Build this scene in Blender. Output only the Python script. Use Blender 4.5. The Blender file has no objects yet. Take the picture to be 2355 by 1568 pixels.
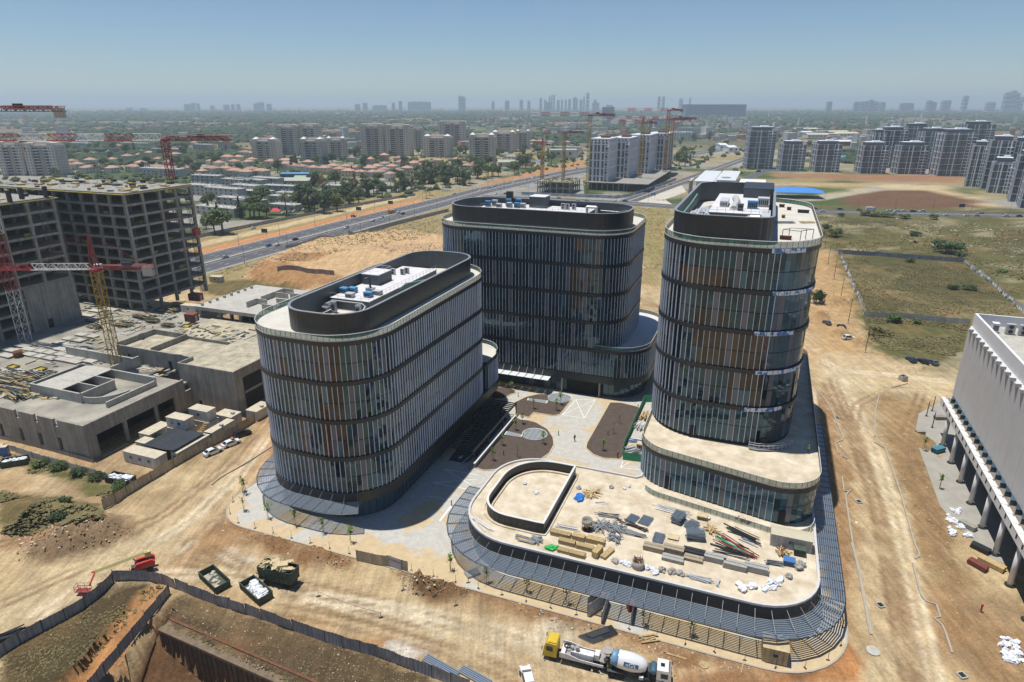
import bpy, math, random
import numpy as np
from mathutils import Vector, Matrix
R = math.radians
rnd = random.Random(11)
SC = bpy.context.scene
COL = SC.collection
# ---------------------------------------------------------------- camera, sky, sun, exposure
CAM_H, FPX, PW_, PH_ = 76.0, 1508.0, 2354.0, 1568.0
PITCH = math.atan((784 - 240) / FPX)
cam = bpy.data.cameras.new('camera'); camo = bpy.data.objects.new('camera', cam); COL.objects.link(camo)
camo.location = (0, 0, CAM_H); camo.rotation_euler = (math.pi / 2 - PITCH, 0, 0)
cam.sensor_width = 36; cam.lens = FPX / PW_ * 36; cam.clip_start = 1; cam.clip_end = 80000
SC.camera = camo
SUN_EL, SUN_AZ = R(78.5), math.atan2(-.934, .357)          # azimuth measured from +Y towards +X
wd = bpy.data.worlds.new('World'); SC.world = wd; wd.use_nodes = True
wn = wd.node_tree; bg = wn.nodes['Background']
sky = wn.nodes.new('ShaderNodeTexSky'); sky.sky_type = 'NISHITA'; sky.sun_disc = False
sky.sun_elevation = SUN_EL; sky.sun_rotation = SUN_AZ
sky.altitude = 80; sky.air_density = 1.0; sky.dust_density = 0.0; sky.ozone_density = 8
wn.links.new(sky.outputs[0], bg.inputs[0]); bg.inputs[1].default_value = 0.074
sl = bpy.data.lights.new('sun', 'SUN'); sl.energy = 4.1; sl.angle = R(0.53); sl.color = (1, .965, .90)
so = bpy.data.objects.new('sun', sl); COL.objects.link(so)
sdir = Vector((math.sin(SUN_AZ) * math.cos(SUN_EL), math.cos(SUN_AZ) * math.cos(SUN_EL), math.sin(SUN_EL)))
so.rotation_euler = sdir.to_track_quat('Z', 'Y').to_euler(); so.location = (0, 0, 300)
vs = SC.view_settings; vs.view_transform = 'Standard'; vs.look = 'None'; vs.gamma = 1; vs.exposure = 0.26
vs.use_curve_mapping = False
SC.render.engine = 'CYCLES'
cy = SC.cycles; cy.use_denoising = True; cy.max_bounces = 6; cy.diffuse_bounces = 2; cy.glossy_bounces = 3
cy.transmission_bounces = 4; cy.transparent_max_bounces = 8; cy.volume_bounces = 1; cy.caustics_reflective = False; cy.caustics_refractive = False
HAZE_D = 1.3e-4
cy.sample_clamp_indirect = 6
# ---------------------------------------------------------------- survey: site grid and sight lines
cp, sp = math.cos(PITCH), math.sin(PITCH)
UA, VB = (.9343, -.3565), (.3565, .9343)                   # the site's own axes
GRID = math.atan2(UA[1], UA[0])
def W(a, b): return (UA[0] * a + VB[0] * b, UA[1] * a + VB[1] * b)
def W3(a, b, z=0.): return (UA[0] * a + VB[0] * b, UA[1] * a + VB[1] * b, z)
def AB(x, y): return (UA[0] * x + UA[1] * y, VB[0] * x + VB[1] * y)
PL = dict(R1=(0,200,.27176),R2=(600,200,.27176),R3=(1200,200,.27176),R4=(1800,200,.32272),R5=(0,580,.28875),R6=(620,600,.27176),R7=(1080,440,.36994),R8=(1600,420,.3827),
 S1=(0,960,.29724),S2=(0,1300,.29724),S3=(600,960,.28061),S4=(1120,920,.2293),S5=(1100,1140,.24628),S6=(1560,1000,.25506),S7=(1960,460,.33167),S8=(2000,900,.31891),
 T1=(600,1300,.25829),T2=(1100,1360,.25478),T3=(1560,1280,.27176),T4=(2060,1300,.25826),AA=(640,600,.47198),CC=(1660,440,.17834),BB=(1100,480,.2293),EE=(1560,900,.4465),OV=(0,0,1.08751))
sx_ = lambda t: PL[t[0]][0] + t[1] * PL[t[0]][2]                 # left-to-right order
def sight(c, u, v):
    x0, y0, s = PL[c]
    x = ((x0 + u * s) * .91953 - 1177) / FPX; y = -((y0 + v * s) * .91953 - 784) / FPX
    return x, cp + y * sp, -sp + y * cp
def g(c, u, v, z=0.):
    dx, dy, dz = sight(c, u, v); t = (z - CAM_H) / dz
    return (dx * t, dy * t)
def g3(c, u, v, z=0.): return g(c, u, v, z) + (z,)
def zz(c, u, v, y):
    dx, dy, dz = sight(c, u, v); return CAM_H + dz * y / dy
def at_y(c, u, v, y):
    dx, dy, dz = sight(c, u, v); t = y / dy
    return (dx * t, y, CAM_H + dz * t)
# ---------------------------------------------------------------- materials
def nd(nt, t, **k):
    n = nt.nodes.new(t)
    for a, b in k.items(): setattr(n, a, b)
    return n
MATS = {}
def mat(name, c, rough=.75, metal=0., var=.12, sc=1.2, bump=0., bs=None, c2=None, rand=0., spec=.5, streak=0.):
    if name in MATS: return MATS[name]
    m = bpy.data.materials.new(name); m.use_nodes = True; nt = m.node_tree; L = nt.links.new
    p = nt.nodes['Principled BSDF']; p.inputs['Roughness'].default_value = rough; p.inputs['Metallic'].default_value = metal
    p.inputs['Specular IOR Level'].default_value = spec
    geo = nd(nt, 'ShaderNodeNewGeometry')
    ns = nd(nt, 'ShaderNodeTexNoise'); ns.inputs['Scale'].default_value = sc; ns.inputs['Detail'].default_value = 5; ns.inputs['Roughness'].default_value = .65
    L(geo.outputs['Position'], ns.inputs['Vector'])
    rp = nd(nt, 'ShaderNodeValToRGB'); rp.color_ramp.elements[0].position = .3; rp.color_ramp.elements[1].position = .7
    lo = [x * (1 - var) for x in c]; hi = list(c2) if c2 else [min(1, x * (1 + var)) for x in c]
    rp.color_ramp.elements[0].color = (*lo, 1); rp.color_ramp.elements[1].color = (*hi, 1)
    L(ns.outputs['Fac'], rp.inputs['Fac']); out = rp.outputs['Color']
    if streak:                                              # rain streaks: noise stretched along z
        mp = nd(nt, 'ShaderNodeMapping'); mp.inputs['Scale'].default_value = (1, 1, .06)
        L(geo.outputs['Position'], mp.inputs['Vector'])
        n2 = nd(nt, 'ShaderNodeTexNoise'); n2.inputs['Scale'].default_value = 1.6; n2.inputs['Detail'].default_value = 4; L(mp.outputs[0], n2.inputs['Vector'])
        mr = nd(nt, 'ShaderNodeMapRange'); mr.inputs['From Min'].default_value = .35; mr.inputs['From Max'].default_value = .65
        mr.inputs['To Min'].default_value = 1 - streak; mr.inputs['To Max'].default_value = 1 + streak * .4; L(n2.outputs['Fac'], mr.inputs['Value'])
        vm = nd(nt, 'ShaderNodeVectorMath', operation='SCALE'); L(out, vm.inputs[0]); L(mr.outputs[0], vm.inputs['Scale']); out = vm.outputs[0]
    if rand:
        oi = nd(nt, 'ShaderNodeObjectInfo'); mr = nd(nt, 'ShaderNodeMapRange')
        mr.inputs['To Min'].default_value = 1 - rand; mr.inputs['To Max'].default_value = 1 + rand
        L(oi.outputs['Random'], mr.inputs['Value'])
        vm = nd(nt, 'ShaderNodeVectorMath', operation='SCALE'); L(out, vm.inputs[0]); L(mr.outputs[0], vm.inputs['Scale']); out = vm.outputs[0]
    L(out, p.inputs['Base Color'])
    if bump:
        nb = nd(nt, 'ShaderNodeTexNoise'); nb.inputs['Scale'].default_value = bs or sc * 6; nb.inputs['Detail'].default_value = 5
        L(geo.outputs['Position'], nb.inputs['Vector'])
        b = nd(nt, 'ShaderNodeBump'); b.inputs['Strength'].default_value = bump; b.inputs['Distance'].default_value = .15
        L(nb.outputs['Fac'], b.inputs['Height']); L(b.outputs['Normal'], p.inputs['Normal'])
    MATS[name] = m
    return m
def glassy(name, c, ior=1.9, rough=.03, rand=.0, alpha=1.):
    if name in MATS: return MATS[name]
    m = mat(name, c, rough=rough, var=.2, sc=.4, rand=rand); p = m.node_tree.nodes['Principled BSDF']
    p.inputs['IOR'].default_value = ior; p.inputs['Specular Tint'].default_value = (.52, .80, 1, 1)
    if alpha < 1: p.inputs['Alpha'].default_value = alpha
    return m
M_GLASS = glassy('facade_glass', (.014, .032, .044), 1.8, .02, .6)
M_GLASSW = glassy('facade_glass_amber', (.085, .043, .02), 1.6, .03, .35); M_GLASSL = glassy('facade_glass_lilac', (.08, .09, .11), 1.7, .05, .3)  # amber panes: tone showing in some glass bays, put into the base colour
M_GLASSB = glassy('facade_glass_blue', (.05, .095, .125), 1.8, .03, .45)
M_PANEL = mat('column_panel', (.13, .14, .165), .3, .2, .08, 2, rand=.15)
M_FIN = mat('fin_aluminium', (.76, .85, .99), .5, .0, .04, 2)
M_BLACK = mat('black_cladding', (.022, .025, .03), .45, .0, .2, .6, rand=.12)
M_BLACKIN = mat('grey_cladding', (.075, .09, .10), .55, 0, .15, .6)
M_RAIL = mat('rail_white', (.78, .78, .76), .4, .2, .05, 2)
M_BALU = glassy('balustrade_glass', (.10, .22, .18), 1.5, .05, .3, .5)
M_ROOF = mat('roof_screed', (.58, .55, .48), .85, 0, .12, .25, .1, 4)
M_ROOFW = mat('roof_membrane', (.62, .60, .60), .8, 0, .08, .35)
M_SAND = mat('sandy_screed', (.52, .42, .285), .9, 0, .14, .4, .1, 5, c2=(.69, .61, .47))
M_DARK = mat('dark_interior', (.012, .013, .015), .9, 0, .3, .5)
M_CONC = mat('raw_concrete', (.30, .285, .25), .9, 0, .2, .35, .12, 3, streak=.25)
M_CONCL = mat('pale_concrete', (.44, .42, .37), .9, 0, .15, .3, .1, 3, streak=.12)
M_ASPH = mat('asphalt', (.085, .085, .09), .9, 0, .15, .15)
M_KERB = mat('kerb_stone', (.36, .325, .265), .9, 0, .12, .8)
M_WHITE = mat('white_paint', (.75, .75, .73), .6, 0, .08, 1)
M_STEEL = mat('galvanised_steel', (.34, .36, .38), .45, .5, .12, 1.5)
M_DKST = mat('dark_steel', (.035, .04, .045), .5, .3, .2, 2)
M_LOUV = mat('louver_blue_grey', (.22, .27, .33), .4, .4, .08, 2)
M_WOOD = mat('timber', (.45, .33, .16), .85, 0, .25, 2.5, rand=.15)
M_RUST = mat('rusty_steel', (.16, .07, .035), .85, .2, .4, 3)
M_TYRE = mat('tyre_rubber', (.02, .02, .02), .9, 0, .2, 3)
# ---------------------------------------------------------------- objects
def link(o): COL.objects.link(o); return o
PWL = {}
def tag(o, label=None, cat=None, group=None, kind=None):
    if label: o['label'] = label
    if cat: o['category'] = cat; o['kind'] = 'thing'
    if group: o['group'] = group
    if kind: o['kind'] = kind
    return o
def T(name, label, cat, loc=(0, 0, 0), rz=0., group=None, wc=False):
    """a thing: an Empty at its base; wc=True: its parts are given in world coordinates"""
    o = link(bpy.data.objects.new(name, None)); o.location = loc if len(loc) == 3 else (*loc, 0); o.rotation_euler = (0, 0, rz)
    o.empty_display_size = .5
    PWL[o.name] = Vector(o.location) if wc else None
    return tag(o, label, cat, group)
def put(name, me, parent=None, loc=(0, 0, 0), rz=0., rot=None, scale=None):
    o = link(bpy.data.objects.new(name, me))
    l = Vector(loc if len(loc) == 3 else (*loc, 0))
    if parent is not None:
        o.parent = parent; pw = PWL.get(parent.name)
        if pw is not None: l = l - pw
        PWL[o.name] = Vector(l + pw) if pw is not None else None
    else: PWL[o.name] = Vector(l)
    o.location = l; o.rotation_euler = rot or (0, 0, rz)
    if scale: o.scale = scale
    return o
def dup(o, parent=None, loc=None, rz=None, label=None, group=None, scale=None):
    c = link(o.copy()); c.parent = parent
    if loc is not None: c.location = loc if len(loc) == 3 else (*loc, 0)
    if rz is not None: c.rotation_euler = (0, 0, rz)
    if scale is not None: c.scale = scale if hasattr(scale, '__len__') else (scale,) * 3
    if label: c['label'] = label
    if group: c['group'] = group
    for ch in KIDS.get(o.name) or list(o.children): dup(ch, c)
    return c
KIDS = {}
def setmat(o, m):
    o.material_slots[0].link = 'OBJECT'; o.material_slots[0].material = m
class MB:
    def __init__(s): s.v = []; s.f = []; s.m = []; s.k = 0
    def add(s, vs, fs):
        n = len(s.v); s.v += vs; s.f += [tuple(i + n for i in f) for f in fs]; s.m += [s.k] * len(fs); return s
    def box(s, cx, cy, cz, sx, sy, sz, rz=0., taper=1.):
        c, d = math.cos(rz), math.sin(rz); vs = []
        for z, t in ((cz - sz / 2, 1), (cz + sz / 2, taper)):
            for x, y in ((-1, -1), (1, -1), (1, 1), (-1, 1)):
                x *= sx / 2 * t; y *= sy / 2 * t; vs.append((cx + x * c - y * d, cy + x * d + y * c, z))
        return s.add(vs, [(3, 2, 1, 0), (4, 5, 6, 7), (0, 1, 5, 4), (1, 2, 6, 5), (2, 3, 7, 6), (3, 0, 4, 7)])
    def bx(s, x0, y0, z0, x1, y1, z1): return s.box((x0 + x1) / 2, (y0 + y1) / 2, (z0 + z1) / 2, abs(x1 - x0), abs(y1 - y0), abs(z1 - z0))
    def ab(s, a0, b0, z0, a1, b1, z1):
        x, y = W((a0 + a1) / 2, (b0 + b1) / 2); return s.box(x, y, (z0 + z1) / 2, abs(a1 - a0), abs(b1 - b0), abs(z1 - z0), GRID)
    def prism(s, poly, z0, z1, top=True, bot=True):
        n = len(poly); vs = [(x, y, z0) for x, y in poly] + [(x, y, z1) for x, y in poly]
        fs = [(i, (i + 1) % n, n + (i + 1) % n, n + i) for i in range(n)]
        if top: fs.append(tuple(range(n, 2 * n)))
        if bot: fs.append(tuple(range(n - 1, -1, -1)))
        return s.add(vs, fs)
    def ring(s, pa, pb, z0, z1, closed=True):
        """band between outline pa (outer) and pb (inner)"""
        n = len(pa); vs = [(x, y, z0) for x, y in pa] + [(x, y, z1) for x, y in pa] + [(x, y, z0) for x, y in pb] + [(x, y, z1) for x, y in pb]; fs = []
        for i in range(n if closed else n - 1):
            j = (i + 1) % n
            fs += [(i, j, n + j, n + i), (2 * n + j, 2 * n + i, 3 * n + i, 3 * n + j), (n + i, n + j, 3 * n + j, 3 * n + i), (j, i, 2 * n + i, 2 * n + j)]
        if not closed: fs += [(0, n, 3 * n, 2 * n), (n - 1, 3 * n - 1, 4 * n - 1, 2 * n - 1)]
        return s.add(vs, fs)
    def tube(s, p, q, r, n=6, r2=None, cap=True):
        p, q = Vector(p), Vector(q); d = q - p
        if d.length < 1e-6: return s
        d.normalize(); x = d.orthogonal().normalized(); y = d.cross(x); r2 = r if r2 is None else r2
        cs = [(math.cos(2 * math.pi * i / n + .4), math.sin(2 * math.pi * i / n + .4)) for i in range(n)]
        vs = [tuple(p + (x * a + y * b) * r) for a, b in cs] + [tuple(q + (x * a + y * b) * r2) for a, b in cs]
        fs = [(i, (i + 1) % n, n + (i + 1) % n, n + i) for i in range(n)]
        if cap: fs += [tuple(range(n - 1, -1, -1)), tuple(range(n, 2 * n))]
        return s.add(vs, fs)
    def pipe(s, pts, r, n=6, closed=False):
        m = len(pts)
        for i in range(m if closed else m - 1): s.tube(pts[i], pts[(i + 1) % m], r, n)
        return s
    def lathe(s, prof, n=12, c=(0, 0, 0), axis=None):
        """profile of (r, h) turned about z (or about the axis matrix)"""
        vs = []; k = len(prof)
        for i in range(n):
            a = 2 * math.pi * i / n
            for r, h in prof: vs.append(Vector((r * math.cos(a), r * math.sin(a), h)))
        if axis: vs = [axis @ v for v in vs]
        vs = [(v.x + c[0], v.y + c[1], v.z + c[2]) for v in vs]
        fs = [(i * k + j, ((i + 1) % n) * k + j, ((i + 1) % n) * k + j + 1, i * k + j + 1) for i in range(n) for j in range(k - 1)]
        fs += [tuple(i * k for i in range(n - 1, -1, -1)), tuple(i * k + k - 1 for i in range(n))]
        return s.add(vs, fs)
    def sheet(s, poly, z):
        n = len(poly); return s.add([(p[0], p[1], p[2] if len(p) > 2 else z) for p in poly], [tuple(range(n))])
    def strip(s, pa, pb, z):
        n = len(pa); vs = [(x, y, z) for x, y in pa] + [(x, y, z) for x, y in pb]
        return s.add(vs, [(i, i + 1, n + i + 1, n + i) for i in range(n - 1)])
    def profile(s, pts, y0, y1, inset=None):
        """side outline (x,z) extruded across y"""
        n = len(pts); ins = inset or [0] * n
        vs = [(x, y0 + k, z) for (x, z), k in zip(pts, ins)] + [(x, y1 - k, z) for (x, z), k in zip(pts, ins)]
        fs = [(i, n + i, n + (i + 1) % n, (i + 1) % n) for i in range(n)] + [tuple(range(n)), tuple(range(2 * n - 1, n - 1, -1))]
        return s.add(vs, fs)
    def xf(s, mtx):
        s.v = [tuple(mtx @ Vector(p)) for p in s.v]; return s
    def jit(s, d, seed=1):
        r = random.Random(seed); s.v = [tuple(c + r.uniform(-d, d) for c in p) for p in s.v]; return s
    def mesh(s, name, mats, smooth=False):
        me = bpy.data.meshes.new(name); me.from_pydata(s.v, [], s.f)
        for m in (mats if isinstance(mats, (list, tuple)) else [mats]): me.materials.append(m)
        if any(s.m): me.polygons.foreach_set('material_index', s.m)
        if smooth: me.polygons.foreach_set('use_smooth', [True] * len(me.polygons))
        me.update(); return me
    def build(s, name, mats, parent=None, smooth=False, kind=None, world=True):
        """world=True: the coordinates are world ones (or the parent's own, for a local thing)"""
        o = put(name, s.mesh(name, mats, smooth), parent)
        if kind: o['kind'] = kind
        return o
def blob(mb, c, r, seed=1, n=2, sz=1., rough=.25):
    """an uneven lump: subdivided octahedron"""
    rr = random.Random(seed)
    vs = [Vector(v) for v in ((1,0,0),(-1,0,0),(0,1,0),(0,-1,0),(0,0,1),(0,0,-1))]
    fs = [(0,2,4),(2,1,4),(1,3,4),(3,0,4),(2,0,5),(1,2,5),(3,1,5),(0,3,5)]
    for _ in range(n - 1):
        mid = {}; nf = []
        def m(a, b):
            k = (min(a, b), max(a, b))
            if k not in mid: mid[k] = len(vs); vs.append(((vs[a] + vs[b]) / 2).normalized())
            return mid[k]
        for a, b, d in fs:
            x, y, z = m(a, b), m(b, d), m(d, a); nf += [(a, x, z), (x, b, y), (z, y, d), (x, y, z)]
        fs = nf
    out = []
    for v in vs:
        k = r * rr.uniform(1 - rough, 1 + rough); out.append((c[0] + v.x * k, c[1] + v.y * k, c[2] + v.z * k * sz))
    return mb.add(out, fs)
def fillet(pts, rad, seg=10):
    """closed outline with rounded corners; rad: one radius or one per corner"""
    n = len(pts); out = []
    for i, p in enumerate(pts):
        r = rad[i] if hasattr(rad, '__len__') else rad
        p = Vector(p); a = (Vector(pts[i - 1]) - p).normalized(); b = (Vector(pts[(i + 1) % n]) - p).normalized()
        if r <= 0: out.append(tuple(p)); continue
        half = a.angle(b) / 2; d = r / math.tan(half); c = p + (a + b).normalized() * (r / math.sin(half))
        s, e = p + a * d, p + b * d; a0 = math.atan2(s.y - c.y, s.x - c.x); a1 = math.atan2(e.y - c.y, e.x - c.x)
        da = (a1 - a0 + math.pi) % (2 * math.pi) - math.pi
        out += [(c.x + r * math.cos(a0 + da * k / seg), c.y + r * math.sin(a0 + da * k / seg)) for k in range(seg + 1)]
    return out
def resample(path, step, closed=True):
    pts = path + [path[0]] if closed else path
    cum = [0]
    for a, b in zip(pts, pts[1:]): cum.append(cum[-1] + math.dist(a, b))
    n = max(2, round(cum[-1] / step)); out = []; j = 0
    for i in range(n if closed else n + 1):
        d = cum[-1] * i / n
        while j < len(cum) - 2 and cum[j + 1] < d: j += 1
        t = (d - cum[j]) / max(1e-9, cum[j + 1] - cum[j]); a, b = pts[j], pts[j + 1]
        out.append((a[0] + (b[0] - a[0]) * t, a[1] + (b[1] - a[1]) * t))
    return out
def normals(P, closed=True):
    n = len(P); out = []
    for i in range(n):
        a = P[i - 1] if closed or i > 0 else P[i]; b = P[(i + 1) % n] if closed or i < n - 1 else P[i]
        d = Vector((b[0] - a[0], b[1] - a[1])).normalized(); out.append((d.y, -d.x))
    return out
def offs(P, d, closed=True): return [(p[0] + n[0] * d, p[1] + n[1] * d) for p, n in zip(P, normals(P, closed))]
def abrect(a0, b0, a1, b1): return [W(a0, b0), W(a1, b0), W(a1, b1), W(a0, b1)]
ORD = 'first second third fourth fifth sixth seventh eighth ninth tenth eleventh twelfth thirteenth fourteenth fifteenth sixteenth seventeenth eighteenth nineteenth twentieth'.split()
TENS = {2: 'twenty', 3: 'thirty', 4: 'forty', 5: 'fifty', 6: 'sixty', 7: 'seventy', 8: 'eighty', 9: 'ninety'}
def nth(i):
    i += 1
    if i > 100: return 'hundred-and-' + nth(i - 101)
    if i == 100: return 'hundredth'
    if i <= 20: return ORD[i - 1]
    if i % 10 == 0: return TENS[i // 10][:-1] + 'ieth'
    return TENS[i // 10] + '-' + ORD[i % 10 - 1]
# ================================================================ ground
sand=(.51,.39,.225); tan=(.42,.30,.16); brown=(.26,.17,.09); red=(.40,.215,.10); dark=(.125,.085,.048); olive=(.15,.118,.05)
dry=(.30,.235,.11); pale=(.56,.49,.36); green=(.07,.10,.032); plough=(.15,.08,.045); greyg=(.30,.28,.24); orange=(.50,.235,.10)
NR = np.random.RandomState(5)
LAT = NR.rand(257, 257); LAT[256] = LAT[0]; LAT[:, 256] = LAT[:, 0]
def vnoise(x, y):
    xi = np.floor(x).astype(int); yi = np.floor(y).astype(int); fx = x - xi; fy = y - yi
    fx = fx * fx * (3 - 2 * fx); fy = fy * fy * (3 - 2 * fy); xi %= 256; yi %= 256
    return (LAT[yi, xi] * (1 - fx) + LAT[yi, xi + 1] * fx) * (1 - fy) + (LAT[yi + 1, xi] * (1 - fx) + LAT[yi + 1, xi + 1] * fx) * fy
def fbm(x, y, s, o=4):
    t = 0; a = .5
    for k in range(o): t = t + a * vnoise(x / s + 17.3 * k, y / s + 9.1 * k); s /= 2.03; a *= .5
    return t / (1 - .5 ** o)
def pip(X, Y, poly):
    ins = np.zeros(X.shape, bool); n = len(poly)
    for i in range(n):
        x0, y0 = poly[i - 1]; x1, y1 = poly[i]
        if y0 == y1: continue
        c = ((y0 > Y) != (y1 > Y)) & (X < (x1 - x0) * (Y - y0) / (y1 - y0) + x0); ins ^= c
    return ins
def ov(*p): return [g('OV', u, v) for u, v in p]
def cr_(c, *p): return [g(c, u, v) for u, v in p]
def abp(*p): return [W(a, b) for a, b in p]
def graded(fine0, fine1, st, lo, hi, gr=1.12):
    c = list(np.arange(fine0, fine1 + 1e-6, st)); d = st
    while c[-1] < hi: d *= gr; c.append(min(hi, c[-1] + d))
    d = st
    while c[0] > lo: d *= gr; c.insert(0, max(lo, c[0] - d))
    return np.array(c)
gx = graded(-125, 120, .8, -24000, 24000, 1.06); gy = graded(58, 215, .65, -900, 25000, 1.022)
X, Y = np.meshgrid(gx, gy)
A_ = UA[0] * X + UA[1] * Y; B_ = VB[0] * X + VB[1] * Y
n1 = fbm(X, Y, 40); n2 = fbm(X + 91, Y - 33, 9); n3 = fbm(X - 50, Y + 70, 2.6, 3); nf = fbm(X + 900, Y + 400, 420, 5)
C = np.empty(X.shape + (3,)); C[:] = sand
def mix(w, col):
    global C; C = C * (1 - w[..., None]) + np.array(col) * w[..., None]
def soft(poly, warp=2.5, k=4):
    xs = [p[0] for p in poly]; ys = [p[1] for p in poly]; w = np.zeros(X.shape)
    m = (X > min(xs) - warp * 3) & (X < max(xs) + warp * 3) & (Y > min(ys) - warp * 3) & (Y < max(ys) + warp * 3)
    if not m.any(): return w
    x, y = X[m], Y[m]; acc = 0
    for i in range(k):
        acc = acc + pip(x + (fbm(x + 31 * i, y, warp * 2.2, 3) - .5) * 3.2 * warp, y + (fbm(x, y + 57 * i + 200, warp * 2.2, 3) - .5) * 3.2 * warp, poly)
    w[m] = acc / k
    return w
ss = lambda t: np.clip(t, 0, 1) ** 2 * (3 - 2 * np.clip(t, 0, 1))
mix(ss((n2 - .45) * 4) * .6, tan); mix(ss((n1 - .5) * 6) * .65, (.25, .155, .08)); mix(ss((fbm(X + 700, Y, 22) - .58) * 8) * .28, red)
# far country
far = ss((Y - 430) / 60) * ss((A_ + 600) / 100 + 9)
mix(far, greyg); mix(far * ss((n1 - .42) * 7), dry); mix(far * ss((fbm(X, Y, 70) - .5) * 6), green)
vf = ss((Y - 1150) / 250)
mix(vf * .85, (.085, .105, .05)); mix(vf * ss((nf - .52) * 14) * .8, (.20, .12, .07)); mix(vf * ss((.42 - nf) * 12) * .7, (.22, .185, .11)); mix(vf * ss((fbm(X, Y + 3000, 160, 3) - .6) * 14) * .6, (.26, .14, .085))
west = soft(abp((-330, 180), (-318, 520), (-330, 620), (-900, 620), (-900, 180)), 6); mix(west, greyg); mix(west * ss((n1 - .4) * 8), green)
# highway verges
mix(soft(abp((-325, 150), (-235, 150), (-226, 560), (-318, 560)), 3), dry); mix(soft(abp((-312, 150), (-300, 150), (-288, 520), (-297, 520)), 1.5), sand)
mix(soft(abp((-297, 150), (-281, 150), (-267, 505), (-279, 500)), 1.2), orange)
mix(soft(cr_('R3', (0, 960), (500, 830), (960, 730), (960, 790), (500, 880), (0, 985)), 3), red)
mix(soft(ov((480, 625), (1030, 480), (1040, 545), (700, 580), (560, 640), (480, 680)), 4), dry)
mix(soft(ov((560, 640), (620, 585), (720, 548), (900, 528), (1032, 540), (1032, 660), (700, 668)), 4), (.52, .35, .185))
mix(soft(ov((570, 640), (600, 600), (650, 620), (760, 640), (820, 668), (650, 668)), 3), (.36, .20, .09))
mix(soft(cr_('R6', (250, 220), (420, 150), (720, 170), (700, 230), (400, 260)), 3), (.33, .19, .09))
mix(soft(ov((450, 655), (560, 640), (700, 668), (640, 690), (480, 680)), 3), olive)
mix(soft(ov((1460, 478), (1540, 478), (1530, 600), (1470, 600)), 4), (.27, .22, .09)); mix(soft(ov((1470, 600), (1535, 590), (1520, 660), (1470, 650)), 3), dry)
# right-hand fields
fr = soft(ov((1860, 470), (2354, 480), (2600, 500), (2600, 830), (2250, 850), (2170, 865), (2085, 845), (2000, 790), (1930, 690), (1880, 560)), 5)
mix(fr, (.122, .113, .042)); mix(fr * ss((n1 - .5) * 7), (.085, .08, .03)); mix(fr * ss((fbm(X, Y, 16) - .58) * 9) * .5, (.42, .35, .23)); mix(fr * ss((n2 - .6) * 8) * .7, (.10, .10, .035))
ff = soft(ov((1930, 582), (2215, 603), (2400, 745), (2225, 745), (1990, 729)), 2); mix(ff, (.092, .085, .033)); mix(ff * ss((n2 - .5) * 7) * .7, (.10, .085, .035)); mix(ff * ss((n1 - .5) * 7) * .5, dry)
mix(soft(ov((1870, 560), (1915, 590), (1970, 700), (1990, 800), (1950, 830), (1880, 830), (1860, 700)), 4) * .8, (.44, .28, .13))
mix(soft(cr_('R4', (930, 930), (1100, 865), (1300, 855), (1700, 860), (2000, 930), (2060, 990), (1500, 1000), (1000, 975)), 4), plough)
mix(soft(cr_('R4', (1220, 800), (1700, 820), (2000, 920), (2200, 1015), (2150, 1018), (1900, 900), (1500, 850), (1250, 850)), 4), sand)
mix(soft(cr_('R4', (420, 800), (1180, 800), (1160, 825), (430, 820)), 4), tan); mix(soft(cr_('R4', (380, 720), (1900, 740), (1900, 800), (1200, 780), (400, 750)), 5), (.3, .16, .085))
mix(soft(cr_('R4', (740, 850), (1080, 840), (900, 890), (730, 900)), 2), (.09, .13, .035)); mix(soft(cr_('R4', (640, 905), (1180, 830), (1200, 860), (760, 935), (640, 935)), 3), (.42, .36, .25))
# building site: foreground
mix(soft(ov((1880, 900), (1945, 890), (1990, 1200), (1960, 1440), (1910, 1450), (1890, 1100)), 2.5), (.33, .20, .10))
mix(soft(ov((1960, 930), (2040, 900), (2200, 980), (2160, 1050), (2260, 1500), (2354, 1568), (2250, 1568), (2120, 1280), (2010, 1010)), 3), (.29, .19, .095))
mix(soft(cr_('S8', (620, 310), (1150, 310), (1000, 600), (700, 620)), 3) * .8, (.36, .24, .12))
mix(soft(ov((470, 1150), (540, 1120), (620, 1215), (820, 1290), (800, 1320), (660, 1300), (500, 1220)), 3), (.27, .15, .07)); mix(soft(ov((600, 960), (640, 930), (650, 1060), (540, 1120), (530, 1095)), 2.5), (.42, .21, .09))
mix(soft(ov((900, 1310), (980, 1310), (1100, 1330), (1090, 1370), (1000, 1385), (930, 1350)), 2), (.19, .11, .05))
mix(soft(ov((1090, 1340), (1330, 1410), (1700, 1510), (1760, 1540), (1540, 1540), (1440, 1470), (1260, 1440), (1110, 1380)), 3), (.28, .155, .075)); mix(soft(ov((1230, 1430), (1330, 1440), (1300, 1500), (1260, 1530), (1210, 1460)), 2.5) * .8, pale)
mix(soft(ov((620, 1400), (760, 1440), (950, 1475), (920, 1540), (740, 1480)), 3), (.40, .225, .105)); mix(soft(ov((470, 1220), (560, 1240), (500, 1290), (430, 1310)), 4) * .7, red)
mix(soft(ov((1780, 1450), (1900, 1440), (1990, 1510), (1960, 1568), (1760, 1568)), 2), (.42, .20, .08)); mix(soft(ov((1800, 1480), (1880, 1480), (1920, 1545), (1800, 1568)), 2), (.2, .11, .055))
mix(soft(ov((1700, 1530), (1800, 1545), (1750, 1600), (1550, 1600), (1540, 1560)), 2), (.30, .165, .08))
mix(soft(ov((0, 1130), (120, 1140), (230, 1170), (250, 1210), (120, 1215), (0, 1225)), 2), olive); mix(soft(ov((60, 1215), (200, 1200), (300, 1205), (290, 1250), (130, 1300), (40, 1290)), 2.5), (.24, .16, .09))
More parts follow.
